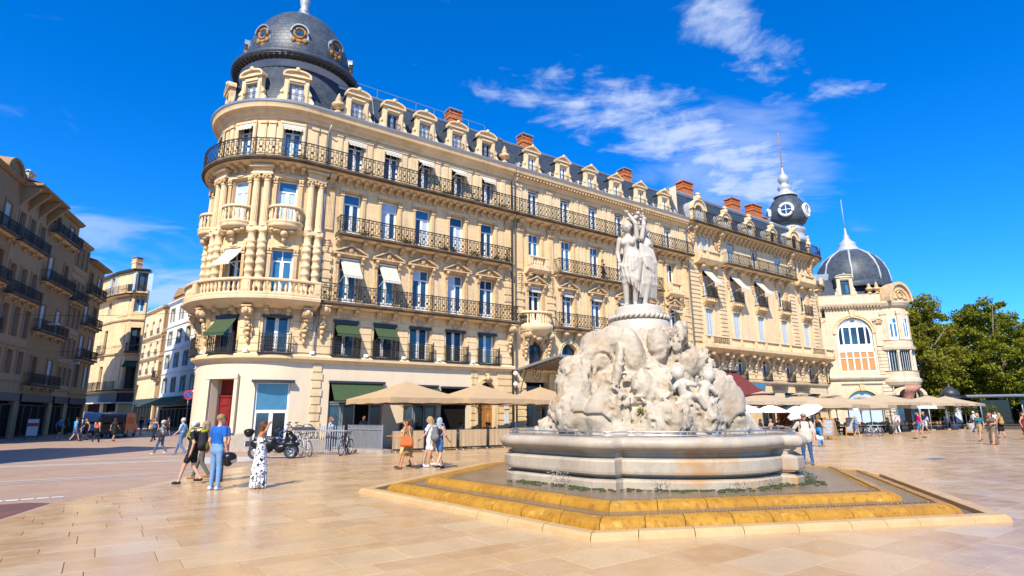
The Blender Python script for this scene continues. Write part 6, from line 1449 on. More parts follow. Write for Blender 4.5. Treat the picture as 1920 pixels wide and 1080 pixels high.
 for (s, o, w, l) in ((17.3, 22.0, .5, 1.1), (-2.6, 13.4, .1, .5)):
  b = MB(); n = 14 if w > .3 else 1
  for i in range(n):
   x0 = s+l*i/n; q = [fac(x0+.01, o), fac(x0+l/n-.02, o), fac(x0+l/n-.02, o+w), fac(x0+.01, o+w)]; b.add([(p.x, -p.y, .005) for p in q], [(0, 1, 2, 3)])
  tag(b.build('drain_grate' if w > .3 else 'paper_scrap', 'zinc' if w > .3 else 'blind'), 'grey slotted drain grate let into the square right of the fountain' if w > .3 else 'scrap of white paper lying on the paving left of the dress wearer', 'grate' if w > .3 else 'paper')
ground()

# ------------------------------------------------------------------ the fountain
M['marble'] = mat('weathered_marble', (.49, .405, .295), .5, .45, var=(1.3, .6, (.27, .225, .18)), stain=((.42, .21, .06), .9, .52, .70), streak=.25, bump=(20, .25))
M['rock'] = mat('travertine_rock', (.53, .44, .32), .8, .25, var=(1.0, .75, (.33, .275, .21)), stain=((.33, .22, .12), 2.2, .50, .70), bump=(14, 1.), speck=((.16, .11, .07), 16, .70))
M['statue'] = mat('pale_statue_marble', (.50, .445, .365), .6, .35, var=(2.2, .35, (.38, .32, .24)), streak=.18, bump=(30, .15))
M['ochrestep'] = mat('ochre_stained_step', (.47, .235, .020), .4, .4, var=(2.2, .75, (.30, .13, .010)), streak=(.85, 9., (.12, .05, .008)), stain=((.58, .36, .09), 5.0, .58, .74), bump=(14, .5))
M['kerbstone'] = mat('tan_kerb_stone', (.56, .37, .17), .45, .4, var=(2, .5, (.40, .24, .10)), bump=(20, .3))
M['wetstone'] = mat('wet_step_stone', (.25, .175, .11), .13, .45, var=(2.5, .7, (.12, .085, .055)), bump=(22, .7))
M['steel'] = mat('brushed_steel', (.45, .46, .47), .3, .5, metal=.8)
def water_mat():
 m = bpy.data.materials.new('clear_water'); m.use_nodes = True; nt = m.node_tree; N = nt.nodes; L = nt.links; b = N['Principled BSDF']
 b.inputs['Base Color'].default_value = (.75, .72, .66, 1); b.inputs['Roughness'].default_value = .05; b.inputs['Transmission Weight'].default_value = .85; b.inputs['IOR'].default_value = 1.33
 n = N.new('ShaderNodeTexNoise'); n.inputs['Scale'].default_value = 7; n.inputs['Detail'].default_value = 4; bp = N.new('ShaderNodeBump'); bp.inputs['Strength'].default_value = .5; bp.inputs['Distance'].default_value = .04
 tc = N.new('ShaderNodeTexCoord'); mp = N.new('ShaderNodeMapping'); mp.inputs['Scale'].default_value = (1, 1, 1); L.new(tc.outputs['Object'], mp.inputs[0]); L.new(mp.outputs[0], n.inputs['Vector']); L.new(n.outputs['Fac'], bp.inputs['Height']); L.new(bp.outputs[0], b.inputs['Normal'])
 return m
M['water'] = water_mat()
def basin_r(phi):
 """plan of the basin: three bowed sides and three straight blocks between, angle measured from the front bow"""
 a = (math.degrees(phi)+60) % 120-60          # 0 at the middle of a bow, +-60 at the middle of a block
 if abs(a) <= 32.5: return 3.30+.20*math.cos(R(a)*2.5)
 q = R(abs(abs(a)-60)); return min(3.40/math.cos(q), 3.62)
def fountain():
 root = empty('fountain', (FC.x, FC.y, 0)); tag(root, 'marble fountain with rock mount, draped statue group and ochre-stained hexagonal steps', 'fountain')
 def polar(prof, name, m, n=240, phase=0., smooth=True, parent=root):
  vs = []; fs = []; k = len(prof)
  for i in range(n):
   phi = 2*PI*i/n; r = basin_r(phi); a = HA+phi
   for (d, z) in prof: q = r+d; vs.append((q*math.sin(a), q*math.cos(a), z))
  for i in range(n):
   j = (i+1) % n
   for q in range(k-1): fs.append((i*k+q, j*k+q, j*k+q+1, i*k+q+1))
  b = MB(); b.add(vs, fs, None, smooth); return b.build(name, m, parent)
 Z = .25
 polar([(.02, Z), (.02, .40), (-.03, .44)], 'basin_plinth', 'marble', smooth=False)
 polar([(-.04, .42), (-.04, .46), (-.17, .47), (-.17, .50), (-.10, .52)], 'basin_groove', 'marble', smooth=False)
 polar([(-.16, .50), (-.04, .515), (.0, .545), (.045, .555), (.055, .60), (.055, .79), (.03, .83), (-.02, .835), (-.1, .86)], 'basin_belly', 'marble', smooth=False)
 polar([(-.08, .85), (-.14, .86), (-.14, .93), (-.08, .95), (-.08, 1.0)], 'basin_neck', 'marble', smooth=False)
 polar([(-.12, .99), (.03, 1.0), (.10, 1.02), (.15, 1.07), (.165, 1.13), (.15, 1.19), (.10, 1.24), (.03, 1.255), (-.22, 1.26), (-.28, 1.22), (-.30, 1.0), (-.30, .6)], 'basin_rim', 'marble')
 b = MB(); b.lathe([(3.5, .9)], n=3) if False else None
 pts = [((basin_r(2*PI*i/120)-.28)*math.sin(HA+2*PI*i/120), (basin_r(2*PI*i/120)-.28)*math.cos(HA+2*PI*i/120), 1.05) for i in range(120)]; b = MB(); b.add(pts, [tuple(range(120))]); b.build('basin_water', 'water', root)
 b = MB(); b.add([(p[0], p[1], .6) for p in pts], [tuple(range(120))]); b.build('basin_floor', 'wetstone', root)
 # steel rail on the rim
 b = MB()
 for zz, w in ((1.36, .018), (1.29, .02)): b.tube([((basin_r(2*PI*i/96)-.06)*math.sin(HA+2*PI*i/96), (basin_r(2*PI*i/96)-.06)*math.cos(HA+2*PI*i/96), zz) for i in range(96)], w, 4, closed=True)
 for i in range(30): a = 2*PI*i/30; r = basin_r(a)-.06; b.bar((r*math.sin(HA+a), r*math.cos(HA+a), 1.24), (r*math.sin(HA+a), r*math.cos(HA+a), 1.37), .016)
 b.build('rim_rail', 'steel', root)
 # hexagonal steps: kerb stones, rounded ochre risers, treads with a film of water
 def hexring(r0, r1, prof_top, name, m, n, seed, gap=.006):
  rr = random.Random(seed)
  for k in range(6):
   A, B = hexdir(k), hexdir(k+1); cuts = [0];
   while cuts[-1] < 1: cuts.append(cuts[-1]+rr.uniform(.7, 1.3)/n)
   cuts = [c/cuts[-1] for c in cuts]
   for c0, c1 in zip(cuts[:-1], cuts[1:]):
    vs = []; g = gap/r1
    for t in (c0+g, c1-g):
     d = A.lerp(B, t)
     for (q, z) in prof_top: p = d*q; vs.append((p.x, -p.y, z))
    kk = len(prof_top); vs = vs+vs; fs = [(i, i+1, kk+i+1, kk+i) for i in range(kk-1)]+[tuple(range(2*kk, 3*kk)), tuple(range(4*kk-1, 3*kk-1, -1))]
    b = MB(); b.add(vs, fs, None, False); me = b.mesh(name); me.materials.append(M[m])
    for i, p in enumerate(me.polygons): p.use_smooth = i < kk-1 and m == 'ochrestep'
    inst(name, me, root)
 hexring(6.72, 7.0, [(6.7, .0), (6.7, .085), (6.74, .10), (6.94, .10), (7.0, .06), (7.02, 0)], 'kerb_stone', 'kerbstone', 8, 3)
 hexring(6.1, 6.35, [(5.95, -.02), (5.95, .17), (6.12, .19), (6.26, .17), (6.36, .11), (6.40, .03), (6.41, -.05)], 'step_stone', 'ochrestep', 7, 4)
 hexring(5.3, 5.6, [(5.1, .05), (5.1, .285), (5.28, .305), (5.42, .285), (5.5, .24), (5.54, .17), (5.54, .1)], 'step_stone', 'ochrestep', 6, 5)
 def hexsheet(r, z, name, m, inner=None):
  b = MB()
  if inner is None: b.add([((hexdir(k)*r).x, -(hexdir(k)*r).y, z) for k in range(6)], [tuple(range(6))])
  else: b.add([((hexdir(k)*q).x, -(hexdir(k)*q).y, z) for k in range(6) for q in (inner, r)], [(2*k, 2*k+1, (2*k+3) % 12, (2*k+2) % 12) for k in range(6)])
  return b.build(name, m, root)
 hexsheet(6.75, .012, 'gutter', 'wetstone', 6.3); hexsheet(6.0, .165, 'step_tread', 'wetstone', 5.4); hexsheet(5.2, .275, 'step_tread', 'wetstone')
 # runlets of dark pebbly relief along the step edges
 for (r, z, n, nm) in ((6.08, .192, 90, 1), (5.26, .307, 80, 2)):
  b = MB(); rr = random.Random(nm)
  for k in (5, 0, 1):
   for i in range(n):
    t = (i+.5)/n; p = hexdir(k).lerp(hexdir(k+1), t)*(r-.03); q = p*(1-.07/r); b.ell(((p.x+q.x)/2+rr.uniform(-.01, .01), -(p.y+q.y)/2, z), (.012, .045, .012), 5, 3)
  tag(b.build('ripple_row', 'wetstone', root), kind='stuff')
 b = MB(); rr = random.Random(9)
 for i in range(260):
  a = HA+R(rr.uniform(-75, 95)); r = basin_r(a-HA)+rr.uniform(.0, .5)**1.4+.03; b.ell((r*math.sin(a), r*math.cos(a), .285), (rr.uniform(.03, .09), rr.uniform(.03, .09), rr.uniform(.008, .02)), 6, 3)
 tag(b.build('algae_fringe', 'wetgreen', root), kind='stuff')
 # water splashing from the spouts
 b = MB(); rr = random.Random(11)
 for (ang, side) in ((64, 1), (-52, 1), (-20, .5), (20, .5), (48, .5), (5, .4)):
  a = HA+R(ang); r0 = basin_r(a-HA)
  for i in range(int(120*side)):
   t = rr.random(); d = r0+.02+t*.55*side+rr.gauss(0, .05); z = .30+.32*side*4*t*(1-t)*rr.uniform(.5, 1.1); a2 = a+rr.gauss(0, .035); s = rr.uniform(.006, .014); b.ell((d*math.sin(a2), d*math.cos(a2), max(.29, z)), (s, s, s*1.4), 5, 3)
 tag(b.build('water_droplets', M['water'], root), kind='stuff')
 # rock mount
 S = Sdf(); rr = random.Random(21)
 def rp(x, y, z, r): S.ell(0, (x, y, z), r, k=.28)
 for (z, w, wy, cx) in ((.8, 2.4, 2.25, -.12), (1.3, 2.25, 2.1, -.12), (1.9, 1.95, 1.8, -.2), (2.4, 1.62, 1.58, -.2), (2.9, 1.28, 1.28, -.15), (3.3, .98, 1.02, -.05)): rp(cx, 0, z, (w, wy, .75))
 S.ell(0, (0, 0, 3.55), (1.05, 1.05, .38), k=.15)
 lumps = [(-1.15, -.6, 3.05, .46, .5, .62), (-1.75, -.8, 2.3, .55, .6, .75), (-1.9, -1.0, 1.7, .6, .6, .7), (-2.25, -.6, 1.2, .5, .6, .45), (-1.2, -1.75, 1.7, .5, .45, .7), (-.95, -1.95, 1.15, .7, .5, .45), (.1, -2.0, 1.55, .7, .4, .5), (1.0, -1.85, 1.4, .45, .4, .7), (1.5, -1.5, 2.0, .45, .4, .7), (1.75, -1.1, 1.3, .5, .5, .7), (1.15, -.8, 2.75, .42, .42, .6), (2.1, -.6, 1.35, .35, .6, .6), (.85, -.6, 3.2, .34, .36, .42), (-.75, -.85, 3.55, .35, .35, .32), (1.55, -.4, 2.2, .32, .6, .6), (-.1, -1.75, 2.1, .4, .3, .4), (2.25, -.9, 1.0, .4, .4, .25)]
 for (x, y, z, a, c, d) in lumps: S.ell(0, (x, y, z), (a, c, d), k=.14)
 # smooth hanging stalactite boulders below the pedestal
 for (x, y, z, a, c, d, t) in ((-.45, -1.2, 3.1, .27, .34, .62, .1), (-.38, -1.72, 2.32, .25, .3, .38, 0), (.16, -1.14, 3.34, .26, .34, .46, 0), (.66, -.98, 3.38, .17, .26, .5, -.25), (-.9, -1.42, 2.65, .10, .2, .62, -.2), (.9, -1.15, 2.9, .2, .24, .28, 0), (1.9, -1.35, 1.02, .34, .3, .2, 0), (.35, -2.05, .95, .42, .3, .24, .3)):
  S.ell(0, (x, y, z), (a, c, d), k=.03, rot=np.array([[math.cos(t), 0, -math.sin(t)], [0, 1, 0], [math.sin(t), 0, math.cos(t)]]))
 def disp(P):
  big = vnoise(P*np.array([1, 1, .55]), 1.5, 1)*.30+vnoise(P*np.array([1, 1, .6]), 3.2, 2)*.12; rgh = np.clip(vnoise(P, 1.1, 8)*3+.6, .15, 1.2); fine = (vnoise(P*np.array([1, 1, .7]), 7, 3)*.13+vnoise(P, 15, 4)*.08)*rgh
  pit = (np.clip(vnoise(P, 5.5, 5)-.15, 0, 1)*.55+np.clip(vnoise(P, 13, 6)-.14, 0, 1)*.30)*rgh+np.clip(.035-np.abs(vnoise(P*np.array([1, 1, .5]), 1.7, 7)), 0, 1)*2.4
  # boulders stay smooth
  sm = np.zeros(len(P))
  for (x, y, z, a, c, d) in ((-.45, -1.2, 3.1, .36, .44, .72), (-.38, -1.72, 2.32, .33, .38, .46), (.16, -1.14, 3.34, .34, .44, .54), (.66, -.98, 3.38, .24, .34, .58), (-.9, -1.42, 2.65, .14, .26, .68)):
   sm = np.maximum(sm, np.clip(1.6-1.3*(((P[:, 0]-x)/a)**2+((P[:, 1]-y)/c)**2+((P[:, 2]-z)/d)**2), 0, 1))
  return (big+fine+pit)*(1-.84*sm)
 me = S.mesh('rock_mount', .036, ['rock'], disp=(.3, disp), zmin=.62); inst('rock_mount', me, root)
 # tufts of moss on the rock
 for i, (x, y, z) in enumerate(((-1.55, -1.72, 1.45), (-.55, -2.12, 1.75), (1.75, -1.72, 1.6), (.25, -2.2, 1.2), (-2.2, -1.35, 1.15), (.1, -2.25, 1.75))): leafy('moss_tuft', 60, (.09, .05, .11), .035, root, ('leafmid', 'leaflight'), 200+i, (x, y, z))
 # carved children on the rock: a pair of putti on the front and a head at the left edge
 S = Sdf()
 def child(c, t, sc, m=0):
  f = lambda x, y, z: (c[0]+sc*(x*math.cos(t)-z*math.sin(t)), c[1]+sc*y, c[2]+sc*(x*math.sin(t)+z*math.cos(t)))
  S.ell(m, f(0, 0, .62), (sc*.13, sc*.13, sc*.14), .02); S.ell(m, f(0, .03, .70), (sc*.14, sc*.12, sc*.09), .02)
  for a in range(7): S.ell(m, f(.12*math.cos(a*.9), .0, .66+.1*math.sin(a*.9)), (sc*.05,)*3, .015)
  S.cap(m, f(0, 0, .38), f(0, .02, .08), sc*.13, sc*.15, .05); S.cap(m, f(.1, 0, .42), f(.24, -.12, .28), sc*.06, sc*.05); S.cap(m, f(.24, -.12, .28), f(.05, -.2, .34), sc*.05, sc*.04)
  S.cap(m, f(-.1, 0, .42), f(-.26, -.08, .34), sc*.06, sc*.05); S.cap(m, f(-.26, -.08, .34), f(-.3, -.16, .5), sc*.05, sc*.04)
  S.cap(m, f(.08, 0, .06), f(.16, -.28, .04), sc*.09, sc*.075); S.cap(m, f(.16, -.28, .04), f(.22, -.28, -.24), sc*.07, sc*.05); S.cap(m, f(-.08, 0, .06), f(-.32, -.22, .0), sc*.09, sc*.075); S.cap(m, f(-.32, -.22, 0), f(-.52, -.2, -.12), sc*.07, sc*.05)
 child((.58, -1.9, 2.0), .3, 1.0); child((.92, -1.78, 1.98), -.35, .95); S.ell(0, (.75, -1.82, 1.92), (.42, .25, .14), .08); S.ell(0, (.68, -1.8, 1.78), (.3, .2, .14), .08)
 inst('carved_children', S.mesh('carved_children', .026, ['statue']), root)
 S = Sdf(); child((-2.0, -.5, 2.1), 0, .8); S.ell(0, (-2.2, -.5, 2.35), (.12, .12, .14), .06); S.ell(0, (-1.95, -.4, 2.1), (.3, .3, .3), .1); inst('carved_children', S.mesh('carved_child', .028, ['rock']), root)
 # round pedestal with a rope moulding
 b = MB(); b.lathe([(.78, 3.55), (.78, 4.06), (.70, 4.10)], n=40); b.build('pedestal_drum', 'statue', root)
 b = MB(); b.lathe([(.70, 4.08), (.74, 4.12), (.74, 4.2), (.66, 4.24), (.62, 4.28), (.61, 4.42), (.57, 4.48), (.2, 4.49)], n=40); b.build('pedestal_cap', 'statue', root)
 for i in range(36):
  a = 2*PI*i/36; b = MB(); p = (.755*math.sin(a), .755*math.cos(a)); q = (.755*math.sin(a+.16), .755*math.cos(a+.16)); b.tube([(p[0], p[1], 4.10), ((p[0]+q[0])/2*1.04, (p[1]+q[1])/2*1.04, 4.16), (q[0], q[1], 4.21)], .04, 6); b.build('rope_strand', 'statue', root)
 # draped figures with raised arms
 def figure(S, c, face, sway, arm, m=0, H=2.5):
  g = H/1.75; cf, sf = math.cos(face), math.sin(face)
  f = lambda x, y, z: (c[0]+g*(x*cf-y*sf)+sway*math.sin(z/1.75*PI)*.0, c[1]+g*(x*sf+y*cf), c[2]+g*z)
  hx = sway*.06
  S.cap(m, f(hx-.09, .0, .90), f(-.10, -.05, .50), .105*g, .075*g, .05); S.cap(m, f(-.10, -.05, .50), f(-.11, .02, .09), .07*g, .045*g, .04); S.cap(m, f(-.11, .03, .05), f(-.12, -.13, .03), .045*g, .03*g)
  S.cap(m, f(hx+.09, 0, .90), f(.10, -.10, .52), .105*g, .075*g, .05); S.cap(m, f(.10, -.10, .52), f(.05, .04, .11), .07*g, .045*g, .04); S.cap(m, f(.05, .05, .06), f(.07, -.10, .03), .045*g, .03*g)
  S.cap(m, f(hx, .01, .93), f(hx*.5, .0, 1.06), .15*g, .125*g, .06, (1.12, .85, 1)); S.cap(m, f(hx*.5, 0, 1.06), f(-hx*.3, -.005, 1.30), .115*g, .14*g, .06, (1.1, .8, 1))
  S.ell(m, f(-.075-hx*.3, -.10, 1.27), (.06*g, .055*g, .06*g), .04); S.ell(m, f(.075-hx*.3, -.10, 1.27), (.06*g, .055*g, .06*g), .04)
  S.cap(m, f(-hx*.3, .01, 1.38), f(-hx*.4, -.0, 1.50), .055*g, .05*g, .05); S.ell(m, f(-hx*.5, -.02, 1.60), (.085*g, .10*g, .12*g), .02); S.ell(m, f(-hx*.5, .03, 1.64), (.105*g, .115*g, .10*g), .02); S.ell(m, f(-hx*.5, .10, 1.58), (.07*g, .06*g, .07*g), .02); S.ell(m, f(-hx*.5, -.12, 1.585), (.016*g, .02*g, .03*g), .01)
  for i in range(9): a = i*.7; S.ell(m, f(-hx*.5+.1*math.cos(a), .04+.1*math.sin(a), 1.66+.03*math.sin(3*a)), (.035*g,)*3, .015)
  for sx, mode in ((-1, arm[0]), (1, arm[1])):
   sh = (sx*.17-hx*.3, .0, 1.38)
   if mode == 'up': el = (sx*.30, -.02, 1.62); wr = (sx*.06, -.02, 1.78)
   elif mode == 'upin': el = (sx*.15, -.06, 1.66); wr = (sx*.02, -.02, 1.88)
   else: el = (sx*.24, .03, 1.12); wr = (sx*.20, -.08, .90)
   S.cap(m, f(*sh), f(*el), .05*g, .042*g, .04); S.cap(m, f(*el), f(*wr), .042*g, .03*g, .03)
   d = np.array(wr)-np.array(el); d /= np.linalg.norm(d)
   for j in range(5): o = np.array([(j-2)*.012, .012*(j % 2), 0]); w = np.array(wr)+d*.05; S.cap(m, f(*(w+o)), f(*(w+o*1.6+d*.06+np.array([0, -.015, 0]))), .011*g, .009*g, .012)
  # drapery wound round the hips, hanging in folds
  S.cap(m, f(hx, .01, .97), f(0, -.0, .62), .165*g, .175*g, .05, (1.08, .92, 1))
  for i in range(15):
   a = i*2*PI/15+.2; p = [f(hx+.165*math.cos(a), .15*math.sin(a), .98+.03*math.sin(2*a)), f(.18*math.cos(a+.22), .165*math.sin(a+.22), .78), f(.175*math.cos(a+.40), .17*math.sin(a+.40), .56-.05*math.cos(a)), f(.15*math.cos(a+.45)+.02, .16*math.sin(a+.45), .36-.14*math.cos(a))]
   S.chain(m, p, [.028*g, .03*g, .026*g, .016*g], .035)
  for i in range(4): S.chain(m, [f(hx-.17, -.06-.01*i, .92-.045*i), f(hx, -.165, .86-.05*i), f(hx+.17, -.05, .97-.03*i)], [.022*g, .03*g, .022*g], .025)
 S = Sdf(); figure(S, (-.17, -.12, 4.47), R(-18), 1, ('down', 'upin'), H=2.42); inst('statue_figure', S.mesh('statue_a', .022, ['statue']), root)
 S = Sdf(); figure(S, (.27, .06, 4.47), R(62), -1, ('upin', 'up'), H=2.42);
 for i in range(8): S.chain(0, [(.12+i*.05, -.17+.02*i, 6.2-.02*i), (.14+i*.055, -.20+.02*i, 5.7), (.1+i*.06, -.2+.03*i, 5.1), (.02+i*.07, -.18+.04*i, 4.75)], [.04, .05, .05, .03], .04)
 inst('statue_figure', S.mesh('statue_b', .022, ['statue']), root)
 S = Sdf(); figure(S, (.0, .38, 4.47), R(175), 1, ('up', 'down'), H=2.35); inst('statue_figure', S.mesh('statue_c', .03, ['statue']), root)
 S = Sdf(); rr = random.Random(4)
 for i in range(26): S.ell(0, (.05+rr.gauss(0, .13), .02+rr.gauss(0, .12), 7.0+rr.gauss(0, .06)), (rr.uniform(.035, .07),)*3, .02)
 S.cap(0, (.05, .1, 4.45), (.05, .1, 6.9), .13, .10, .05); inst('garland', S.mesh('garland', .026, ['statue']), root)
fountain()
# ------------------------------------------------------------------ people
def cmat(col, rough=.8, pat=None):
 key = 'cloth_%02x%02x%02x' % tuple(int(min(1, c)*255) for c in col)+(pat or '')
 if key in MATS: return MATS[key]
 if pat is None: return mat(key, col, rough, .25, var=(9, .25), bump=(40, .25))
 m = mat(key, col, rough, .25); N = m.node_tree.nodes; L = m.node_tree.links; tc = N['Texture Coordinate'] if 'Texture Coordinate' in N else N.new('ShaderNodeTexCoord')
 n = N.new('ShaderNodeTexNoise'); n.inputs['Scale'].default_value = 13 if pat == 'print' else 26; n.inputs['Detail'].default_value = 3; n.inputs['Distortion'].default_value = 1.5; L.new(tc.outputs['Object'], n.inputs['Vector'])
 r = N.new('ShaderNodeValToRGB'); r.color_ramp.elements[0].position = .43 if pat == 'print' else .4; r.color_ramp.elements[1].position = .47 if pat == 'print' else .6
 r.color_ramp.elements[0].color = (.012, .012, .016, 1) if pat == 'print' else (.05, .035, .025, 1); r.color_ramp.elements[1].color = (*col, 1); L.new(n.outputs['Fac'], r.inputs[0]); L.new(r.outputs[0], N['Principled BSDF'].inputs['Base Color'])
 return m
SKIN = (.50, .26, .155); SKIN2 = (.56, .33, .22); BROWN = (.06, .032, .018); BLOND = (.40, .26, .11); GREY = (.50, .49, .47); BLACK = (.012, .011, .011)
POSES = {
 'stand': dict(kn=((-.09, .01, .49), (.09, .02, .49)), an=((-.10, .0, .09), (.10, .01, .09)), el=((-.25, -.03, 1.12), (.25, -.03, 1.12)), wr=((-.24, .06, .88), (.24, .06, .88))),
 'walk': dict(kn=((-.08, .16, .50), (.08, -.02, .48)), an=((-.09, .27, .10), (.09, -.24, .16)), el=((-.24, -.12, 1.14), (.24, .06, 1.14)), wr=((-.23, -.06, .90), (.22, .24, .98))),
 'walk2': dict(kn=((-.08, -.02, .48), (.08, .16, .50)), an=((-.09, -.24, .16), (.09, .27, .10)), el=((-.24, .06, 1.14), (.24, -.12, 1.14)), wr=((-.22, .24, .98), (.23, -.06, .90))),
 'hip': dict(kn=((-.10, .03, .49), (.11, -.02, .49)), an=((-.12, .06, .09), (.13, -.06, .09)), el=((-.26, -.02, 1.12), (.38, -.10, 1.14)), wr=((-.25, .10, .90), (.17, .10, 1.02))),
 'armsup': dict(kn=((-.08, .02, .49), (.08, .02, .49)), an=((-.09, .0, .09), (.09, .02, .09)), el=((-.34, .10, 1.50), (.36, .06, 1.50)), wr=((-.10, .16, 1.66), (.10, .14, 1.66))),
 'carry': dict(kn=((-.08, .12, .50), (.08, -.02, .48)), an=((-.09, .20, .10), (.09, -.18, .13)), el=((-.25, .0, 1.12), (.26, .02, 1.13)), wr=((-.20, .24, 1.10), (.17, .26, 1.06))),
 'sit': dict(kn=((-.11, .44, .52), (.11, .44, .52)), an=((-.11, .40, .09), (.11, .42, .09)), el=((-.25, .06, .80), (.25, .06, .80)), wr=((-.12, .32, .78), (.12, .32, .78))),
}
def person(label, pos, heading, h=1.72, pose='stand', top=(.2, .2, .2), bottom=(.05, .06, .1), shoe=(.03, .03, .03), skin=SKIN, hair=BROWN, style='short', btype='pants', ttype='tee', vox=.022, z0=0., group=None, fem=False, pat=None, build=1., hat=None, sleeve=None):
 S = Sdf(); P = POSES[pose]; sit = pose == 'sit'; dz = -.40 if sit else 0.; w = .88 if fem else 1.; w *= build
 T, B, SH, SK, HR, HT = 0, 1, 2, 3, 4, 5
 hip = np.array([0, 0, .93+dz]); ch = np.array([0, -.01, 1.30+dz]); nk = np.array([0, .0, 1.46+dz]); hd = np.array([0, .03, 1.62+dz])
 long = btype == 'longdress'; short = btype == 'shortdress'; body_b = T if (long or short) else B
 # legs
 for i, sx in ((0, -1), (1, 1)):
  hp = np.array([sx*.09*w, 0, .90+dz]); kn = np.array(P['kn'][i]); an = np.array(P['an'][i])
  lm = B if btype == 'pants' else SK
  S.cap(lm, hp, kn, .088*w if lm == B else .082*w, .062*w if lm == B else .054*w, .02); S.cap(lm, kn, an, .060 if lm == B else .052, .05 if lm == B else .034, .015)
  if btype in ('shorts', 'skirt', 'shortdress'):
   t = .62 if btype == 'shorts' else .9; S.cap(body_b, hp, hp+(kn-hp)*t, .098*w, .088*w, .02)
  toe = an+np.array([0, .15, -.055]); S.cap(SH, an+np.array([0, -.03, -.045]), toe, .043, .036, .015)
  S.ell(SK, an+np.array([0, 0, .0]), (.035, .04, .05), .01)
  # arms
  sh = np.array([sx*.185*w, -.01, 1.40+dz]); el = np.array(P['el'][i]); wr = np.array(P['wr'][i])
  if pose != 'sit' and abs(el[0]) < .3: el = el*np.array([w, 1, 1])
  S.cap(SK, sh, el, .045*w, .037, .02); S.cap(SK, el, wr, .036, .027, .015)
  if ttype in ('tee', 'shirt'):
   k = .55 if ttype == 'tee' else 1.; S.cap(T, sh, sh+(el-sh)*k, .062*w, .055*w, .02)
   if sleeve == 'long': S.cap(T, el, wr, .048, .04, .02)
  d = (wr-el)/np.linalg.norm(wr-el); side = np.cross(d, [0, 0, 1.]); side = side/(np.linalg.norm(side)+1e-6); S.cap(SK, wr, wr+d*.075, .03, .028, .012)
  if vox < .016:
   for j in range(4): q = wr+d*.08+side*(j-1.5)*.019; S.cap(SK, q, q+d*(.075-.012*abs(j-1.3))+np.array([0, .012, -.012]), .0095, .008, .004)
   S.cap(SK, wr+d*.03+side*.03, wr+d*.085+side*.058+np.array([0, .012, 0]), .0105, .009, .006)
  else: S.cap(SK, wr+d*.07, wr+d*.15, .026, .014, .01)
 # trunk
 S.cap(body_b if not short else T, hip+[0, 0, -.02], hip+[0, 0, .08], .135*w, .13*w, .04, (1.18, .88, 1))
 bare = ttype == 'bare'
 S.cap(T if not bare else SK, hip+[0, 0, .10], ch, .128*w*build, .15*w, .05, (1.15, .82, 1)); S.cap(T if ttype != 'tank' and not bare else SK, (-.13*w, -.01, 1.385+dz), (.13*w, -.01, 1.385+dz), .066, .066, .04)
 if bare: S.cap(T, hip+[0, 0, .12], ch+[0, 0, -.02], .14*w, .152*w, .04, (1.15, .84, 1))
 if ttype == 'shirt': S.cap(T, hip+[0, 0, -.02], hip+[0, 0, .2], .155*w*build, .15*w*build, .04, (1.15, .95, 1))
 if fem: S.ell(T, (-.08, .10, 1.28+dz), (.07, .06, .07), .04); S.ell(T, (.08, .10, 1.28+dz), (.07, .06, .07), .04)
 if long:
  S.cap(T, hip, (0, .02, .5), .16*w, .18*w, .05, (1.08, .95, 1)); S.cap(T, (0, .02, .5), (0, .0, .10), .175*w, .19*w, .05, (1.05, .95, .5))
  for i in range(12): a = i*2*PI/12; S.chain(T, [(.15*math.cos(a)*w, .13*math.sin(a), .9), (.185*math.cos(a)*w, .17*math.sin(a), .45), (.21*math.cos(a)*w, .2*math.sin(a), .05)], [.015, .026, .022], .03)
 if short or btype == 'skirt': S.cap(T if short else B, hip+[0, 0, .02], (0, .02, .60+dz), .15*w, .18*w, .04, (1.12, .92, .6))
 # neck, head, face, hair
 S.cap(SK, nk+[0, -.01, -.06], nk+[0, .01, .05], .052, .048, .03); S.ell(SK, hd, (.074, .092, .112), .02); S.ell(SK, hd+[0, .03, -.06], (.055, .06, .055), .03)
 S.cap(SK, hd+[0, .09, .01], hd+[0, .108, -.02], .012, .016, .01)
 for sx in (-1, 1): S.ell(SK, hd+[sx*.078, .0, -.005], (.014, .025, .033), .006); S.ell(SK, hd+[sx*.035, .082, .018], (.018, .012, .010), .006)
 if vox < .016:
  for sx in (-1, 1): S.ell(HR, hd+[sx*.033, .090, .02], (.012, .007, .006), .002)
 if style != 'bald':
  S.ell(HR, hd+[0, -.022, .038], (.088, .10, .092), .015)
  if style in ('long', 'bob'): S.cap(HR, hd+[0, -.07, .02], hd+[0, -.095, -.12 if style == 'bob' else -.30], .078, .06, .03)
  if style == 'long': [S.cap(HR, hd+[sx*.07, -.03, .0], hd+[sx*.075, -.05, -.22], .035, .025, .02) for sx in (-1, 1)]
  if style == 'bob': [S.cap(HR, hd+[sx*.07, -.01, .02], hd+[sx*.072, -.01, -.09], .035, .03, .02) for sx in (-1, 1)]
  if style == 'curly':
   for i in range(14): a = i*.9; S.ell(HR, hd+[.085*math.cos(a), -.03+.07*math.sin(a), .03+.05*math.sin(i*1.7)], (.04, .04, .04), .015)
 if hat is not None: S.ell(HT, hd+[0, -.01, .065], (.098, .112, .07), .01); S.ell(HT, hd+[0, .10, .05], (.08, .075, .014), .01)
 me = S.mesh('person', vox, [cmat(top, pat=pat), cmat(bottom), cmat(shoe), skin_mat(skin), cmat(hair, .6), cmat(hat or hair)])
 k = h/1.74; o = inst('person', me, None, loc=(pos[0], pos[1], z0), rot=-R(heading), scale=k)
 tag(o, label, 'person', group); return o
def skin_mat(c):
 key = 'skin_%d' % int(c[0]*1000)
 return mat(key, c, .5, .35, var=(14, .12))
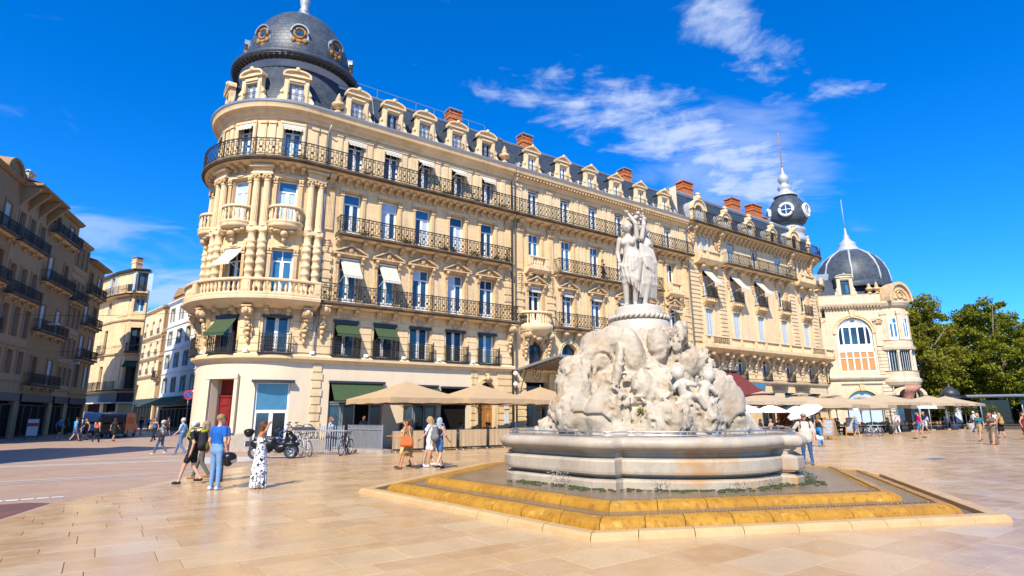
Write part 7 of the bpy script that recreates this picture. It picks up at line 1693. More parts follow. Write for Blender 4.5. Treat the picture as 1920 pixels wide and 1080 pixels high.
def seg(name, m, parts, label=None, cat=None, loc=(0, 0, 0), rot=0., vox=.02, group=None, parent=None):
 S = Sdf()
 for p in parts:
  if p[0] == 'e': S.ell(p[1], p[2], p[3], p[4] if len(p) > 4 else .02)
  else: S.cap(p[1], p[2], p[3], p[4], p[5], p[6] if len(p) > 6 else .02, p[7] if len(p) > 7 else None)
 o = inst(name, S.mesh(name, vox, m), parent, loc=loc, rot=rot)
 if label: tag(o, label, cat, group)
 return o
def at_person(p, v):      # a point given in the figure's own space, in world space
 a = p.rotation_euler.z; k = p.scale[0]; x, y, z = v[0]*k, v[1]*k, v[2]*k
 return (p.location.x+x*math.cos(a)-y*math.sin(a), p.location.y+x*math.sin(a)+y*math.cos(a), p.location.z+z)
def backpack(p, col, label, col2=None, s=1., low=0.):
 c2 = col2 or col
 b = [('c', 0, (-.07*s, -.24, 1.02-low), (.07*s, -.24, 1.02-low), .12*s, .12*s), ('c', 0, (0, -.23, 1.0-low), (0, -.22, 1.32-low*.5), .15*s, .11*s), ('c', 1, (0, -.32*s, 1.0-low), (0, -.30*s, 1.12-low), .10*s, .08*s), ('e', 1, (0, -.25, 1.36-low*.5), (.12*s, .09*s, .05*s))]
 for sx in (-1, 1): b += [('c', 1, (sx*.12, -.16, 1.42), (sx*.13, .03, 1.44), .022, .022), ('c', 1, (sx*.13, .03, 1.44), (sx*.15, .12, 1.25), .022, .02), ('c', 1, (sx*.15, .12, 1.25), (sx*.17, -.14, 1.06), .018, .018)]
 return seg('backpack', [cmat(col), cmat(c2)], b, label, 'backpack', p.location, p.rotation_euler.z, .02)
def bag(p, side, col, label, size=.16, z=.88, fwd=.05, strap=True):
 x = .27*side; b = [('c', 0, (x, fwd-size*.75, z+size*i*.33), (x, fwd+size*.75, z+size*i*.33), size*(.42-.07*i), size*(.42-.07*i)) for i in range(4)]
 if strap: b += [('c', 1, (x, fwd-size*.5, z+size*.8), (.19*side, .02, 1.45), .014, .014), ('c', 1, (x, fwd+size*.5, z+size*.8), (.19*side, .04, 1.45), .014, .014)]
 return seg('handbag', [cmat(col), cmat((col[0]*.5, col[1]*.5, col[2]*.5))], b, label, 'handbag', p.location, p.rotation_euler.z, .016)

def people():
 V = .0145
 # left foreground
 p = person('grey-haired woman in black clothes walking left with boots', (-8.44, 15.57), 268, 1.60, 'walk', (.018, .018, .02), (.016, .016, .018), (.02, .018, .018), SKIN2, GREY, 'curly', 'shorts', 'tee', V, fem=True, build=1.12)
 backpack(p, (.02, .02, .022), 'black and lime-green hiking backpack worn by the woman in black', (.30, .33, .02), .92, .04)
 person('woman in orange top half hidden behind the woman in black', (-8.75, 16.7), 262, 1.60, 'walk2', (.60, .26, .05), (.12, .11, .10), (.35, .16, .06), SKIN2, (.30, .22, .14), 'bob', 'pants', 'tee', V, fem=True)
 p = person('man in blue T-shirt and pale jeans standing with his back turned', (-7.17, 14.32), 22, 1.77, 'stand', (.012, .11, .42), (.17, .31, .50), (.75, .74, .72), SKIN2, (.33, .19, .08), 'short', 'pants', 'tee', V)
 c = at_person(p, (.29, .10, .72)); seg('helmet', [cmat((.012, .012, .014), .25), M['steel']], [('e', 0, (0, 0, .02), (.135, .165, .125)), ('e', 1, (0, .07, -.06), (.115, .11, .06)), ('c', 0, (0, -.02, -.08), (0, -.02, -.02), .115, .13)], 'black motorcycle helmet with silver visor held by the man in blue', 'helmet', c, R(-60), .016)
 person('dark-haired man facing the man in blue, mostly hidden behind him', (-7.98, 16.1), 200, 1.72, 'stand', (.03, .10, .34), (.05, .06, .09), (.05, .05, .05), SKIN, BLACK, 'short', 'pants', 'tee', .018)
 p = person('woman in long black-and-white print dress with hands on her head', (-6.22, 14.57), 62, 1.60, 'armsup', (.80, .80, .79), (.8, .8, .8), (.5, .35, .25), (.46, .21, .10), (.10, .045, .02), 'long', 'longdress', 'bare', V, fem=True, pat='print')
 bag(p, -1, (.72, .66, .58), 'small white shoulder bag of the woman in the print dress', .11, .80)
 p = person('grey-haired woman in patterned blue blouse and jeans at the street corner', (-16.55, 27.7), 262, 1.58, 'walk', (.40, .52, .60), (.07, .13, .24), (.6, .5, .42), SKIN2, GREY, 'curly', 'pants', 'tee', .02, fem=True, pat='spot', build=1.1); bag(p, -1, (.03, .03, .035), 'dark shoulder bag of the woman in patterned blouse', .14, .85)
 person('white-haired person in pale blue shirt and jeans beside the patterned blouse', (-15.5, 27.5), 265, 1.68, 'walk2', (.30, .50, .66), (.10, .19, .33), (.15, .2, .3), SKIN2, (.62, .58, .50), 'short', 'pants', 'tee', .02)
 # women in front of the terrace
 p = person('woman in yellow-brown short dress walking left in front of the tan screens', (-3.42, 19.42), 282, 1.62, 'walk', (.32, .22, .085), (.2, .15, .08), (.1, .06, .04), (.50, .20, .08), (.05, .03, .02), 'bob', 'shortdress', 'tank', V, fem=True)
 bag(p, -1, (.52, .125, .03), 'large orange leather handbag carried by the woman in yellow-brown dress', .2, .80, -.02)
 person('woman in cream dress with arm stretched out beside the orange bag', (-3.62, 19.85), 285, 1.62, 'carry', (.62, .44, .20), (.6, .45, .2), (.08, .05, .04), (.52, .24, .11), (.05, .03, .02), 'short', 'shortdress', 'tank', .017, fem=True)
 person('long blond-haired woman in white top and white shorts among the walking friends', (-2.86, 20.2), 285, 1.68, 'walk2', (.75, .75, .74), (.74, .73, .70), (.6, .58, .55), SKIN2, BLOND, 'long', 'shorts', 'tee', .017, fem=True)
 p = person('woman in black strap top and denim shorts with chunky black shoes', (-2.42, 19.32), 30, 1.64, 'walk', (.025, .025, .03), (.055, .13, .28), (.012, .012, .014), SKIN2, (.36, .42, .48), 'long', 'shorts', 'tank', V, fem=True); backpack(p, (.16, .16, .165), 'small grey backpack worn by the woman in denim shorts', (.33, .33, .34), .85)
 person('dark-haired woman in white T-shirt walking behind the grey backpack', (-2.62, 19.95), 300, 1.66, 'walk', (.70, .70, .70), (.7, .7, .68), (.72, .72, .74), SKIN, BLACK, 'long', 'shorts', 'tee', .018, fem=True)
 # right of the fountain
 p = person('heavy-set man in beige shirt, flat cap and jeans with hand on hip beside the basin', (9.95, 20.0), 195, 1.70, 'hip', (.56, .50, .40), (.03, .09, .22), (.18, .11, .07), SKIN, GREY, 'short', 'pants', 'shirt', V, build=1.1, hat=(.30, .26, .20))
 backpack(p, (.03, .035, .04), 'dark backpack worn by the man in beige shirt', None, .9)
 p = person('long-haired woman in black vest and bright blue leggings walking beside the menu board', (15.97, 30.6), 65, 1.64, 'walk', (.016, .016, .02), (.03, .24, .60), (.45, .20, .10), SKIN2, (.22, .11, .04), 'long', 'pants', 'tank', .016, fem=True)
 seg('handbag', [cmat((.65, .02, .16)), cmat((.75, .72, .70))], [('c', 0, (0, 0, 0), (0, 0, .14), .08, .07), ('c', 1, (.16, 0, .02), (.34, 0, .02), .1, .1)], 'pink and white bag beside the woman in blue leggings', 'handbag', (15.65, 30.5, .42), 0, .02)
 person('man in bright pink T-shirt and blue denim shorts walking across the square', (27.1, 39.05), 300, 1.80, 'walk', (.72, .012, .14), (.035, .16, .36), (.03, .03, .03), SKIN, BLACK, 'short', 'shorts', 'tee', .017)
 person('man in navy T-shirt and pale shorts walking behind the pink T-shirt', (34.2, 48.6), 260, 1.80, 'walk2', (.012, .035, .10), (.46, .52, .58), (.35, .16, .08), SKIN, (.25, .14, .07), 'short', 'shorts', 'tee', .019)
 p = person('person in white clothes and blue cap with a white backpack near the terrace', (31.5, 48.0), 20, 1.76, 'walk', (.62, .60, .56), (.58, .56, .52), (.35, .33, .3), SKIN, GREY, 'short', 'pants', 'shirt', .019, sleeve='long', hat=(.015, .14, .36)); backpack(p, (.72, .72, .71), 'white backpack with red straps worn by the person in blue cap', (.5, .05, .04), 1.0)
 seg('suitcase', [cmat((.01, .01, .012), .5)], [('c', 0, (0, 0, .14), (0, 0, .55), .16, .14)], 'black wheeled bag standing beside the person in white', 'suitcase', (30.7, 47.7, 0), 0, .03)
 person('man in white T-shirt and dark blue trousers striding near the planters', (38.9, 49.3), 105, 1.80, 'walk', (.74, .74, .73), (.012, .045, .13), (.02, .02, .025), SKIN, GREY, 'short', 'pants', 'tee', .019)
 p = person('person in salmon top beside the man in white T-shirt', (41.2, 50.6), 100, 1.70, 'walk2', (.55, .16, .08), (.05, .05, .06), (.06, .05, .04), SKIN, BROWN, 'short', 'pants', 'tee', .02)
 p = person('woman in long brown leopard dress walking left across the square', (25.76, 31.53), 255, 1.72, 'carry', (.25, .19, .13), (.2, .15, .1), (.42, .20, .08), SKIN, BROWN, 'long', 'longdress', 'tee', .017, fem=True, pat='spot')
 person('person in teal shawl and tan shorts walking beside the leopard dress', (28.0, 35.2), 250, 1.66, 'walk', (.04, .16, .20), (.40, .26, .12), (.1, .08, .06), SKIN, BLOND, 'bob', 'shorts', 'tee', .02, fem=True)
 p = person('blond woman in black skirt seen from behind on the right', (32.5, 39.05), 20, 1.66, 'walk', (.30, .13, .07), (.014, .014, .016), (.30, .12, .06), SKIN, BLOND, 'long', 'skirt', 'tank', .018, fem=True); backpack(p, (.36, .25, .06), 'small mustard backpack worn by the blond woman in black skirt', None, .75)
 person('woman in burgundy dress with dark hair at the right picture edge', (31.9, 36.6), 140, 1.70, 'walk2', (.19, .016, .028), (.2, .02, .03), (.25, .12, .07), SKIN, BROWN, 'long', 'shortdress', 'tank', .018, fem=True)
 person('person in white shirt standing near the tram shelter', (47.5, 57.5), 210, 1.74, 'stand', (.72, .73, .74), (.05, .07, .12), (.04, .04, .04), SKIN, BROWN, 'short', 'pants', 'tee', .024)
 person('person in grey shirt walking near the tram shelter at the right edge', (52.5, 59.), 240, 1.74, 'walk', (.28, .28, .30), (.06, .06, .07), (.04, .04, .04), SKIN, BROWN, 'short', 'pants', 'tee', .024)
 person('child in blue with helmet standing with the bicycle near the menu boards', (26.0, 44.4), 120, 1.50, 'carry', (.10, .25, .45), (.08, .2, .4), (.5, .4, .3), SKIN2, (.35, .40, .44), 'short', 'shorts', 'tee', .019)
 person('dark-haired woman leaning at the second-floor balcony window', tuple(fac(22.7, .32).xy), 118, 1.66, 'carry', (.02, .02, .024), (.03, .025, .025), (.03, .03, .03), SKIN, (.07, .03, .015), 'long', 'skirt', 'tank', .018, z0=11.92, fem=True)
 # shaded side street
 L = [('blue T-shirt and black shorts, back turned', (108, 824), 10, (.02, .20, .50), (.02, .02, .025), 'shorts', 'tee', 'walk', 0), ('sky-blue T-shirt and blue shorts carrying a cross bag', (138, 828), 30, (.03, .35, .75), (.03, .13, .38), 'shorts', 'tee', 'walk2', 0),
         ('short black dress', (158, 827), 200, (.012, .012, .014), (.01, .01, .01), 'shortdress', 'tank', 'walk', 1), ('red-and-white patterned top and black trousers', (178, 830), 350, (.50, .12, .10), (.012, .012, .014), 'pants', 'tank', 'walk2', 1),
         ('black outfit with red shoes', (211, 828), 355, (.014, .014, .016), (.014, .014, .016), 'shortdress', 'tee', 'walk', 1), ('grey dress with dark backpack', (234, 819), 350, (.22, .20, .18), (.2, .2, .2), 'shortdress', 'tank', 'walk2', 1),
         ('black T-shirt and denim shorts', (262, 815), 5, (.012, .012, .014), (.05, .10, .20), 'shorts', 'tee', 'walk', 0), ('blue vest and black trousers', (287, 828), 190, (.05, .14, .30), (.014, .014, .016), 'pants', 'tank', 'walk', 1),
         ('dark brown clothes near the street corner', (312, 818), 10, (.05, .04, .035), (.04, .03, .03), 'shorts', 'tee', 'walk2', 0), ('pale blue shirt far down the side street', (277, 808), 180, (.22, .42, .60), (.05, .06, .1), 'pants', 'tee', 'walk', 0), ('white shirt far down the side street', (151, 809), 15, (.55, .58, .62), (.06, .06, .08), 'pants', 'tee', 'walk', 0), ('dark jacket standing by the brown shop front', (122, 815), 120, (.07, .05, .04), (.05, .04, .04), 'pants', 'tee', 'stand', 0), ('white top beside the archway', (306, 806), 190, (.6, .62, .64), (.10, .16, .26), 'pants', 'tank', 'walk2', 1)]
 for i, (d, px, hd, t, b, bt, tt, ps, fem) in enumerate(L):
  g = gpix(*px); q = person('pedestrian in the shaded side street: '+d, g, hd, 1.76 if not fem else 1.68, ps, t, b, (.45, .04, .04) if 'red shoes' in d else (.5, .5, .5) if i == 0 else (.04, .04, .04), SKIN, BROWN if i % 3 else BLACK, 'long' if fem else 'short', bt, tt, .024, fem=bool(fem))
  if 'backpack' in d: backpack(q, (.03, .03, .035), 'dark backpack worn in the side street with the grey dress', None, .9)
def gpix(x, y, z=0.):     # ground point seen at a place in the 1920x1080 picture (used to lay out the square)
 v = Vector(((x-960)/1067, -(y-540)/1067, -1)); d = cam.matrix_world.to_3x3() @ v; t = (z-CAM_H)/d.z; return (d.x*t, d.y*t)
bpy.context.view_layer.update()
people()
# ------------------------------------------------------------------ street furniture
def parasol(label, s, o, a, ze, zt, m, rot=0., group='large square parasols', cap=False, val=.26, pole='tan2'):
 p = fac(s, o); root = empty('parasol', (p.x, p.y, 0), FROT+rot); tag(root, label, 'parasol', group)
 def canopy():
  b = MB(); k = 6
  cs = [(-a, -a), (a, -a), (a, a), (-a, a)]
  for q in range(4):
   A, B = cs[q], cs[(q+1) % 4]
   for i in range(k):
    t0, t1 = i/k, (i+1)/k; f = lambda c, t: (c[0]*t, c[1]*t, zt+(ze-zt)*t-.05*math.sin(PI*t))
    if i == 0 and cap: t0 = .12
    mid = ((A[0]+B[0])/2, (A[1]+B[1])/2)
    for (X, Y) in ((A, mid), (mid, B)):
     pts = [f(X, t0), f(Y, t0), f(Y, t1), f(X, t1)]
     b.add(pts, [(0, 1, 2, 3)])
   n = 10
   for i in range(n):
    t0, t1 = i/n, (i+1)/n; L = lambda t: (A[0]+(B[0]-A[0])*t, A[1]+(B[1]-A[1])*t); x0, x1 = L(t0), L(t1); w0 = 1+.006*math.sin(i*2.1); w1 = 1+.006*math.sin((i+1)*2.1)
    b.add([(x0[0], x0[1], ze), (x1[0], x1[1], ze), (x1[0]*w1, x1[1]*w1, ze-val+.02*math.sin(i*1.7+1.7)), (x0[0]*w0, x0[1]*w0, ze-val+.02*math.sin(i*1.7))], [(0, 1, 2, 3)])
  if cap:
   r = a*.24
   for q in range(4): A, B = [(c[0]/a*r, c[1]/a*r) for c in (cs[q], cs[(q+1) % 4])]; b.add([(0, 0, zt+.18), (A[0], A[1], zt-.02), (B[0], B[1], zt-.02)], [(0, 1, 2)])
  return b
 ob = inst('canopy', cached(('canopy', a, ze, zt, m, cap), canopy, m), root)
 def frame():
  b = MB(); b.tube([(0, 0, .0), (0, 0, zt-.05)], .04, 8); b.tube([(0, 0, ze-.75), (0, 0, ze-.5)], .065, 8); b.box(-.3, .3, -.3, .3, 0, .1); b.tube([(0, 0, zt-.1), (0, 0, zt+.12)], .02, 5); return b
 inst('pole', cached(('ppole', ze, zt, pole), frame, pole), root)
 def rib(dx, dy):
  b = MB(); b.tube([(0, 0, ze-.55), (dx*.45, dy*.45, zt+(ze-zt)*.45-.07)], .016, 4); b.tube([(0, 0, zt-.1), (dx, dy, ze-.03)], .016, 4); return b
 for i, (dx, dy) in enumerate(((-a, -a), (a, -a), (a, a), (-a, a), (0, -a), (0, a), (a, 0), (-a, 0))): inst('rib', cached(('rib', i, a, ze, zt), lambda: rib(dx, dy), pole), root)
 return root
def round_parasol(label, s, o, r, zt, ze, tilt=0., az=0.):
 p = fac(s, o); root = empty('parasol', (p.x, p.y, 0), FROT); tag(root, label, 'parasol', 'white round parasols')
 def can():
  b = MB(); n = 8; k = 4
  for i in range(n):
   a0, a1 = 2*PI*i/n, 2*PI*(i+1)/n
   for j in range(k):
    t0, t1 = j/k, (j+1)/k; f = lambda a, t: (r*t*math.sin(a), r*t*math.cos(a), zt-(zt-ze)*t**1.8)
    b.add([f(a0, t0), f(a1, t0), f(a1, t1), f(a0, t1)], [(0, 1, 2, 3)])
   e = lambda a, z: (r*math.sin(a), r*math.cos(a), z); b.add([e(a0, ze), e(a1, ze), e(a1, ze-.09), e(a0, ze-.09)], [(0, 1, 2, 3)])
  return b
 c = inst('canopy', cached(('rcan', r, zt, ze), can, 'whitecloth'), root)
 if tilt: c.rotation_euler = (tilt, 0, az); c.location = (0, 0, zt*(1-math.cos(tilt)))
 def pole():
  b = MB(); b.tube([(0, 0, 0), (0, 0, zt+.06)], .028, 6); b.lathe([(.24, 0), (.24, .06), (.05, .1)], n=12); return b
 inst('pole', cached(('rpole', zt), pole, 'white'), root)
parasol('large square tan parasol nearest the scooter, its pole behind the first screens', 5.1, 3.1, 2.25, 2.58, 3.5, 'tan', R(7))
parasol('large square tan parasol in front of the arched oak door', 9.5, 3.3, 2.2, 2.58, 3.46, 'tan', R(4))
parasol('large square tan parasol just left of the fountain rock', 14.1, 3.1, 2.15, 2.55, 3.40, 'tan', R(2))
for i, (s, o, lab) in enumerate(((31.6, 3.6, 'partly hidden by the fountain rock'), (36.9, 4.0, 'below the burgundy awning'), (43.0, 4.0, 'second from the burgundy awning'), (49.0, 4.0, 'third from the burgundy awning'))): parasol('pale tan vented parasol '+lab, s, o, 2.7, 2.62, 3.35, 'tan2', R(i*3-4), 'vented parasols before the turret building', True)
for i, (s, o, lab) in enumerate(((40.2, 7.6, 'over the terrace behind the white parasols'), (46.2, 7.4, 'over the brick-fronted bar'))): parasol('lower pale tan parasol '+lab, s, o, 2.4, 2.35, 3.05, 'tan2', R(9+i*5), 'vented parasols before the turret building', True)
for i, (s, o, lab) in enumerate(((51.8, 7.0, 'before the great arched window'), (62.3, 7.0, 'before the pavilion entrance'), (67.2, 7.0, 'beside the dark kiosk'), (57.5, 5.2, 'between the pavilion parasols'))): parasol('broad tan parasol '+lab, s, o, 2.9, 2.6, 3.45, 'tan2', R(i*4), 'parasols before the pavilion')
for s, o, lab in ((30.6, 6.2, 'leftmost, closest to the fountain rock'), (33.8, 6.2, 'second from the fountain rock'), (37.2, 6.2, 'third from the fountain rock'), (39.6, 6.4, 'fourth, behind the man in beige shirt')): round_parasol('round white parasol '+lab, s, o, 1.45, 2.36, 1.86)
round_parasol('round white parasol tilted sharply beside the menu boards', 36.6, 8.2, 1.35, 2.25, 1.75, R(-24), R(60))

def screen(i, s0, s1, o):
 a, b = fac(s0, o), fac(s1, o); w = (b-a).length; root = empty('terrace_screen', a, math.atan2(b.y-a.y, b.x-a.x)); tag(root, 'tan canvas terrace screen, number %d counted from the grey picket fence' % i if False else 'tan canvas terrace screen '+('nearest the grey picket fence', 'second from the grey picket fence', 'behind the woman with the orange bag', 'right of the walking women', 'last before the fountain basin but one', 'nearest the fountain basin')[i], 'screen', 'terrace screens')
 b_ = MB(); n = 22; vs = []; rr = random.Random(i)
 for k in range(n+1):
  x = .06+(w-.12)*k/n; ph = rr.uniform(-.02, .02)
  for (z, q) in ((.16, 1.), (.4, .9), (.7, .6), (1.0, .1)): vs.append((x, .02*math.sin(k*1.9+z*2)*q+ph*q, z))
 fs = [(k*4+j, k*4+j+1, k*4+j+5, k*4+j+4) for k in range(n) for j in range(3)]; b_.add(vs, fs, None, True); b_.build('cloth', 'tan', root)
 f = MB(); f.tube([(.02, 0, 0), (.02, 0, 1.03)], .02, 5); f.tube([(w-.02, 0, 0), (w-.02, 0, 1.03)], .02, 5); f.bar((.02, 0, 1.02), (w-.02, 0, 1.02), .016); f.bar((.02, 0, .12), (w-.02, 0, .12), .016); f.build('frame', 'darkmetal', root)
 for x in (.15, w/2, w-.15): f = MB(); f.tube([(x, -.28, .015), (x, 0, .13), (x, .28, .015)], .014, 4); f.build('foot', 'steel', root)
for i in range(6): screen(i, 3.45+i*1.85, 3.45+i*1.85+1.78, 5.15-.02*i)
M['fencegrey'] = mat('galvanised_fence', (.36, .365, .37), .5, .4, var=(3, .4, (.24, .24, .24)), metal=.3)
def fence(label, a, b, h, pitch, shelf=False, wave=True):
 a, b = Vector(a), Vector(b); w = (b-a).length; root = empty('picket_fence', (a.x, a.y, 0), math.atan2(b.y-a.y, b.x-a.x)); tag(root, label, 'fence')
 m = MB(); n = int(w/pitch)
 for i in range(n+1):
  x = w*i/n; o = .04*math.sin(i*.9) if wave else 0; m.add([(x-.02, o, .05), (x+.02, o, .05), (x+.02, o, h-.06), (x, o, h), (x-.02, o, h-.06), (x-.02, o+.012, .05), (x+.02, o+.012, .05), (x+.02, o+.012, h-.06), (x, o+.012, h), (x-.02, o+.012, h-.06)], [(0, 1, 2, 3, 4), (9, 8, 7, 6, 5)]+[(j, (j+1) % 5, 5+(j+1) % 5, 5+j) for j in range(5)])
 tag(m.build('picket_row', 'fencegrey', root), kind='stuff')
 for z in (.14, h-.22): m = MB(); m.bar((0, .03, z), (w, .03, z), .02); m.build('rail', 'fencegrey', root)
 for x in (0, w): m = MB(); m.bar((x, .03, 0), (x, .03, h), .03); m.build('post', 'fencegrey', root)
 if shelf: m = MB(); m.add([(-.1, .0, h-.2), (w*.45, .0, h-.2), (w*.45, .35, h-.06), (-.1, .35, h-.06)], [(0, 1, 2, 3)]); m.box(-.1, w+.3, .28, .36, h-.26, h-.22); m.build('shelf', 'fencegrey', root)
 return root
fence('grey picket fence with sloping shelf beside the parked scooter', (-10.1, 27.2), (-7.75, 26.9), 1.3, .105, True)
fence('grey picket fence with close-set bars between bicycles and tan screens', (-8.2, 29.3), (-6.1, 27.5), 1.3, .075, wave=False)
m = MB(); P = [(-8.3, 29.2), (-6.0, 27.2), (-5.7, 27.6), (-8.0, 29.6)]; m.add([(x, -y, z) for z in (0, .16) for x, y in P], [(4, 5, 6, 7), (0, 1, 5, 4), (1, 2, 6, 5), (2, 3, 7, 6), (3, 0, 4, 7)]); tag(m.build('terrace_kerb', 'plinth'), kind='structure')

# bicycles ------------------------------------------------------------
def wheel(r, m1='darkmetal'):
 b = MB(); b.cur = 0; b.tube([(r*math.cos(2*PI*i/28), 0, r*math.sin(2*PI*i/28)) for i in range(28)], .022, 6, closed=True); b.cur = 1; b.tube([((r-.03)*math.cos(2*PI*i/28), 0, (r-.03)*math.sin(2*PI*i/28)) for i in range(28)], .012, 5, closed=True)
 for i in range(18): a = 2*PI*i/18; b.bar((.03*math.cos(a+.5), .02*(-1)**i, .03*math.sin(a+.5)), ((r-.03)*math.cos(a), 0, (r-.03)*math.sin(a)), .0028, 3)
 b.tube([(0, -.05, 0), (0, .05, 0)], .025, 6); return b
def bicycle(label, loc, rot, col, tilt=(0, 0), group='bicycles', z=0.):
 root = empty('bicycle', (loc[0], loc[1], z)); root.rotation_euler = (tilt[0], tilt[1], rot); tag(root, label, 'bicycle', group); fm = cmat(col, .35)
 wm = cached('bike_wheel', lambda: wheel(.34), ['darkmetal', 'steel'])
 for x in (-.52, .52): inst('wheel', wm, root, loc=(x, 0, .34))
 f = MB(); BB, ST, HT, HB = (-.06, 0, .30), (-.20, 0, .80), (.36, 0, .80), (.40, 0, .66)
 for A, B, r in ((BB, ST, .017), (ST, HT, .017), (BB, HB, .02), (HT, HB, .02), ((-.52, .04, .34), BB, .010), ((-.52, -.04, .34), BB, .010), ((-.52, .04, .34), ST, .010), ((-.52, -.04, .34), ST, .010), (HB, (.52, .05, .34), .014), (HB, (.52, -.05, .34), .014)): f.bar(A, B, r, 6)
 inst('frame', f.mesh('frame'), root).data.materials.append(fm)
 h = MB(); h.bar(HT, (.34, 0, .98), .014, 6); h.tube([(.40, -.28, .98), (.38, -.15, 1.0), (.34, 0, .99), (.38, .15, 1.0), (.40, .28, .98)], .013, 6); h.tube([(.34, -.29, .98), (.42, -.26, .98)], .02, 5); h.tube([(.34, .29, .98), (.42, .26, .98)], .02, 5); h.build('handlebar', 'darkmetal', root)
 s = MB(); s.bar(ST, (-.22, 0, .92), .013, 6); s.ell((-.26, 0, .95), (.11, .07, .03), 8, 5); s.ell((-.16, 0, .95), (.09, .03, .025), 8, 5); s.build('saddle', 'darkmetal', root)
 c = MB(); c.tube([(BB[0]+.09*math.cos(2*PI*i/16), .03, BB[2]+.09*math.sin(2*PI*i/16)) for i in range(16)], .008, 4, closed=True); c.bar((BB[0], .05, BB[2]), (BB[0]+.1, .06, BB[2]-.13), .010); c.bar((BB[0], -.05, BB[2]), (BB[0]-.1, -.06, BB[2]+.13), .010); c.box(BB[0]+.04, BB[0]+.16, .06, .14, BB[2]-.15, BB[2]-.13); c.box(BB[0]-.16, BB[0]-.04, -.14, -.06, BB[2]+.12, BB[2]+.14); c.build('crank', 'steel', root)
 return root
bicycle('silver bicycle leaning against the sloping-shelf fence beside the scooter', (-9.15, 26.0), R(-50), (.62, .63, .64), (R(6), 0))
bicycle('dark bicycle seen end-on between the two grey fences', (-7.6, 26.75), R(-95), (.02, .02, .022), (R(-4), 0))
bicycle('white bicycle standing behind the dark end-on bicycle', (-7.7, 27.5), R(-80), (.72, .72, .70), (R(5), 0))
bicycle('black bicycle propped on the rear wheel behind the fence shelf', (-9.95, 27.75), R(10), (.02, .02, .022), (0, R(-38)), z=.42)
bicycle('blue-framed bicycle propped on the rear wheel behind the scooter', (-10.35, 27.55), R(14), (.02, .10, .42), (0, R(-30)), z=.40)
bicycle('white road bicycle beside the right menu board', (27.1, 44.0), R(12), (.68, .68, .67), (R(-5), 0))

# three-wheeled scooter ---------------------------------------------------
def scooter():
 root = empty('scooter', (-10.05, 24.75, 0), R(14)); tag(root, 'black three-wheeled scooter with top box parked before the tower', 'scooter')
 bk = cmat((.012, .012, .014), .3); S = Sdf()
 S.cap(0, (-.75, 0, .62), (-.1, 0, .66), .17, .19, .06, (1, .9, 1)); S.cap(0, (-.1, 0, .60), (.25, 0, .42), .18, .16, .06); S.cap(0, (.25, 0, .38), (.62, 0, .55), .17, .20, .08); S.cap(0, (.62, 0, .52), (.58, 0, .98), .21, .15, .08); S.cap(0, (-.62, 0, .5), (-.2, 0, .38), .14, .16, .08); S.ell(0, (.72, 0, .72), (.2, .26, .26), .08)
 for sy in (-1, 1): S.ell(0, (.72, sy*.23, .56), (.30, .09, .12), .05); S.ell(0, (-.35, sy*.17, .55), (.4, .06, .14), .05)
 inst('body', S.mesh('scooter_body', .024, [bk]), root)
 S = Sdf(); S.cap(0, (-.72, 0, .82), (-.05, 0, .80), .10, .12, .05, (1, 1.25, .8)); S.ell(0, (-.45, 0, .88), (.3, .14, .05), .03); inst('seat', S.mesh('scooter_seat', .024, ['darkmetal']), root)
 S = Sdf(); S.cap(0, (-1.0, -.1, 1.02), (-1.0, .1, 1.02), .15, .15, .05); S.ell(0, (-1.0, 0, 1.10), (.22, .25, .13), .05); tb = inst('top_box', S.mesh('scooter_box', .024, [bk]), root); b = MB(); b.box(-1.17, -1.155, -.12, .12, .98, 1.05); b.build('tail_light', mat('red_lens', (.5, .02, .015), .2, .5), tb)
 wm = cached('scooter_wheel', lambda: swheel(.26), ['darkmetal', 'steel'])
 for (x, y) in ((-.72, 0), (.72, .23), (.72, -.23)): inst('wheel', wm, root, loc=(x, y, .27))
 b = MB(); b.tube([(.42, -.36, 1.12), (.48, -.2, 1.14), (.52, 0, 1.08), (.48, .2, 1.14), (.42, .36, 1.12)], .018, 6); b.build('handlebar', 'darkmetal', root)
 for sy in (-1, 1): b = MB(); b.tube([(.5, sy*.2, 1.14), (.5, sy*.32, 1.34)], .01, 5); b.ell((.5, sy*.36, 1.38), (.02, .08, .05), 8, 5); b.build('mirror', 'darkmetal', root)
 b = MB(); b.add([(.70, -.24, 1.0), (.70, .24, 1.0), (.48, .2, 1.42), (.48, -.2, 1.42)], [(0, 1, 2, 3)]); b.build('windscreen', 'glassdark', root)
 b = MB(); b.box(-1.13, -1.10, -.13, .13, .52, .66); b.build('number_plate', 'blind', root); b = MB(); b.box(-1.1, -.85, -.06, .06, .5, .72); b.build('mudguard', 'darkmetal', root)
 b = MB(); b.ell((.9, .1, .66), (.05, .07, .06), 8, 5); b.ell((.9, -.1, .66), (.05, .07, .06), 8, 5); b.build('headlight', 'steel', root)
def swheel(r):
 b = MB(); b.cur = 0; b.tube([(r*.82*math.cos(2*PI*i/24), 0, r*.82*math.sin(2*PI*i/24)) for i in range(24)], .065, 8, closed=True); b.cur = 1; b.tube([(r*.58*math.cos(2*PI*i/24), 0, r*.58*math.sin(2*PI*i/24)) for i in range(24)], .025, 5, closed=True)
 for i in range(5): a = 2*PI*i/5; b.bar((0, 0, 0), (r*.58*math.cos(a), 0, r*.58*math.sin(a)), .022, 4)
 b.tube([(0, -.07, 0), (0, .07, 0)], .05, 8); return b
scooter()

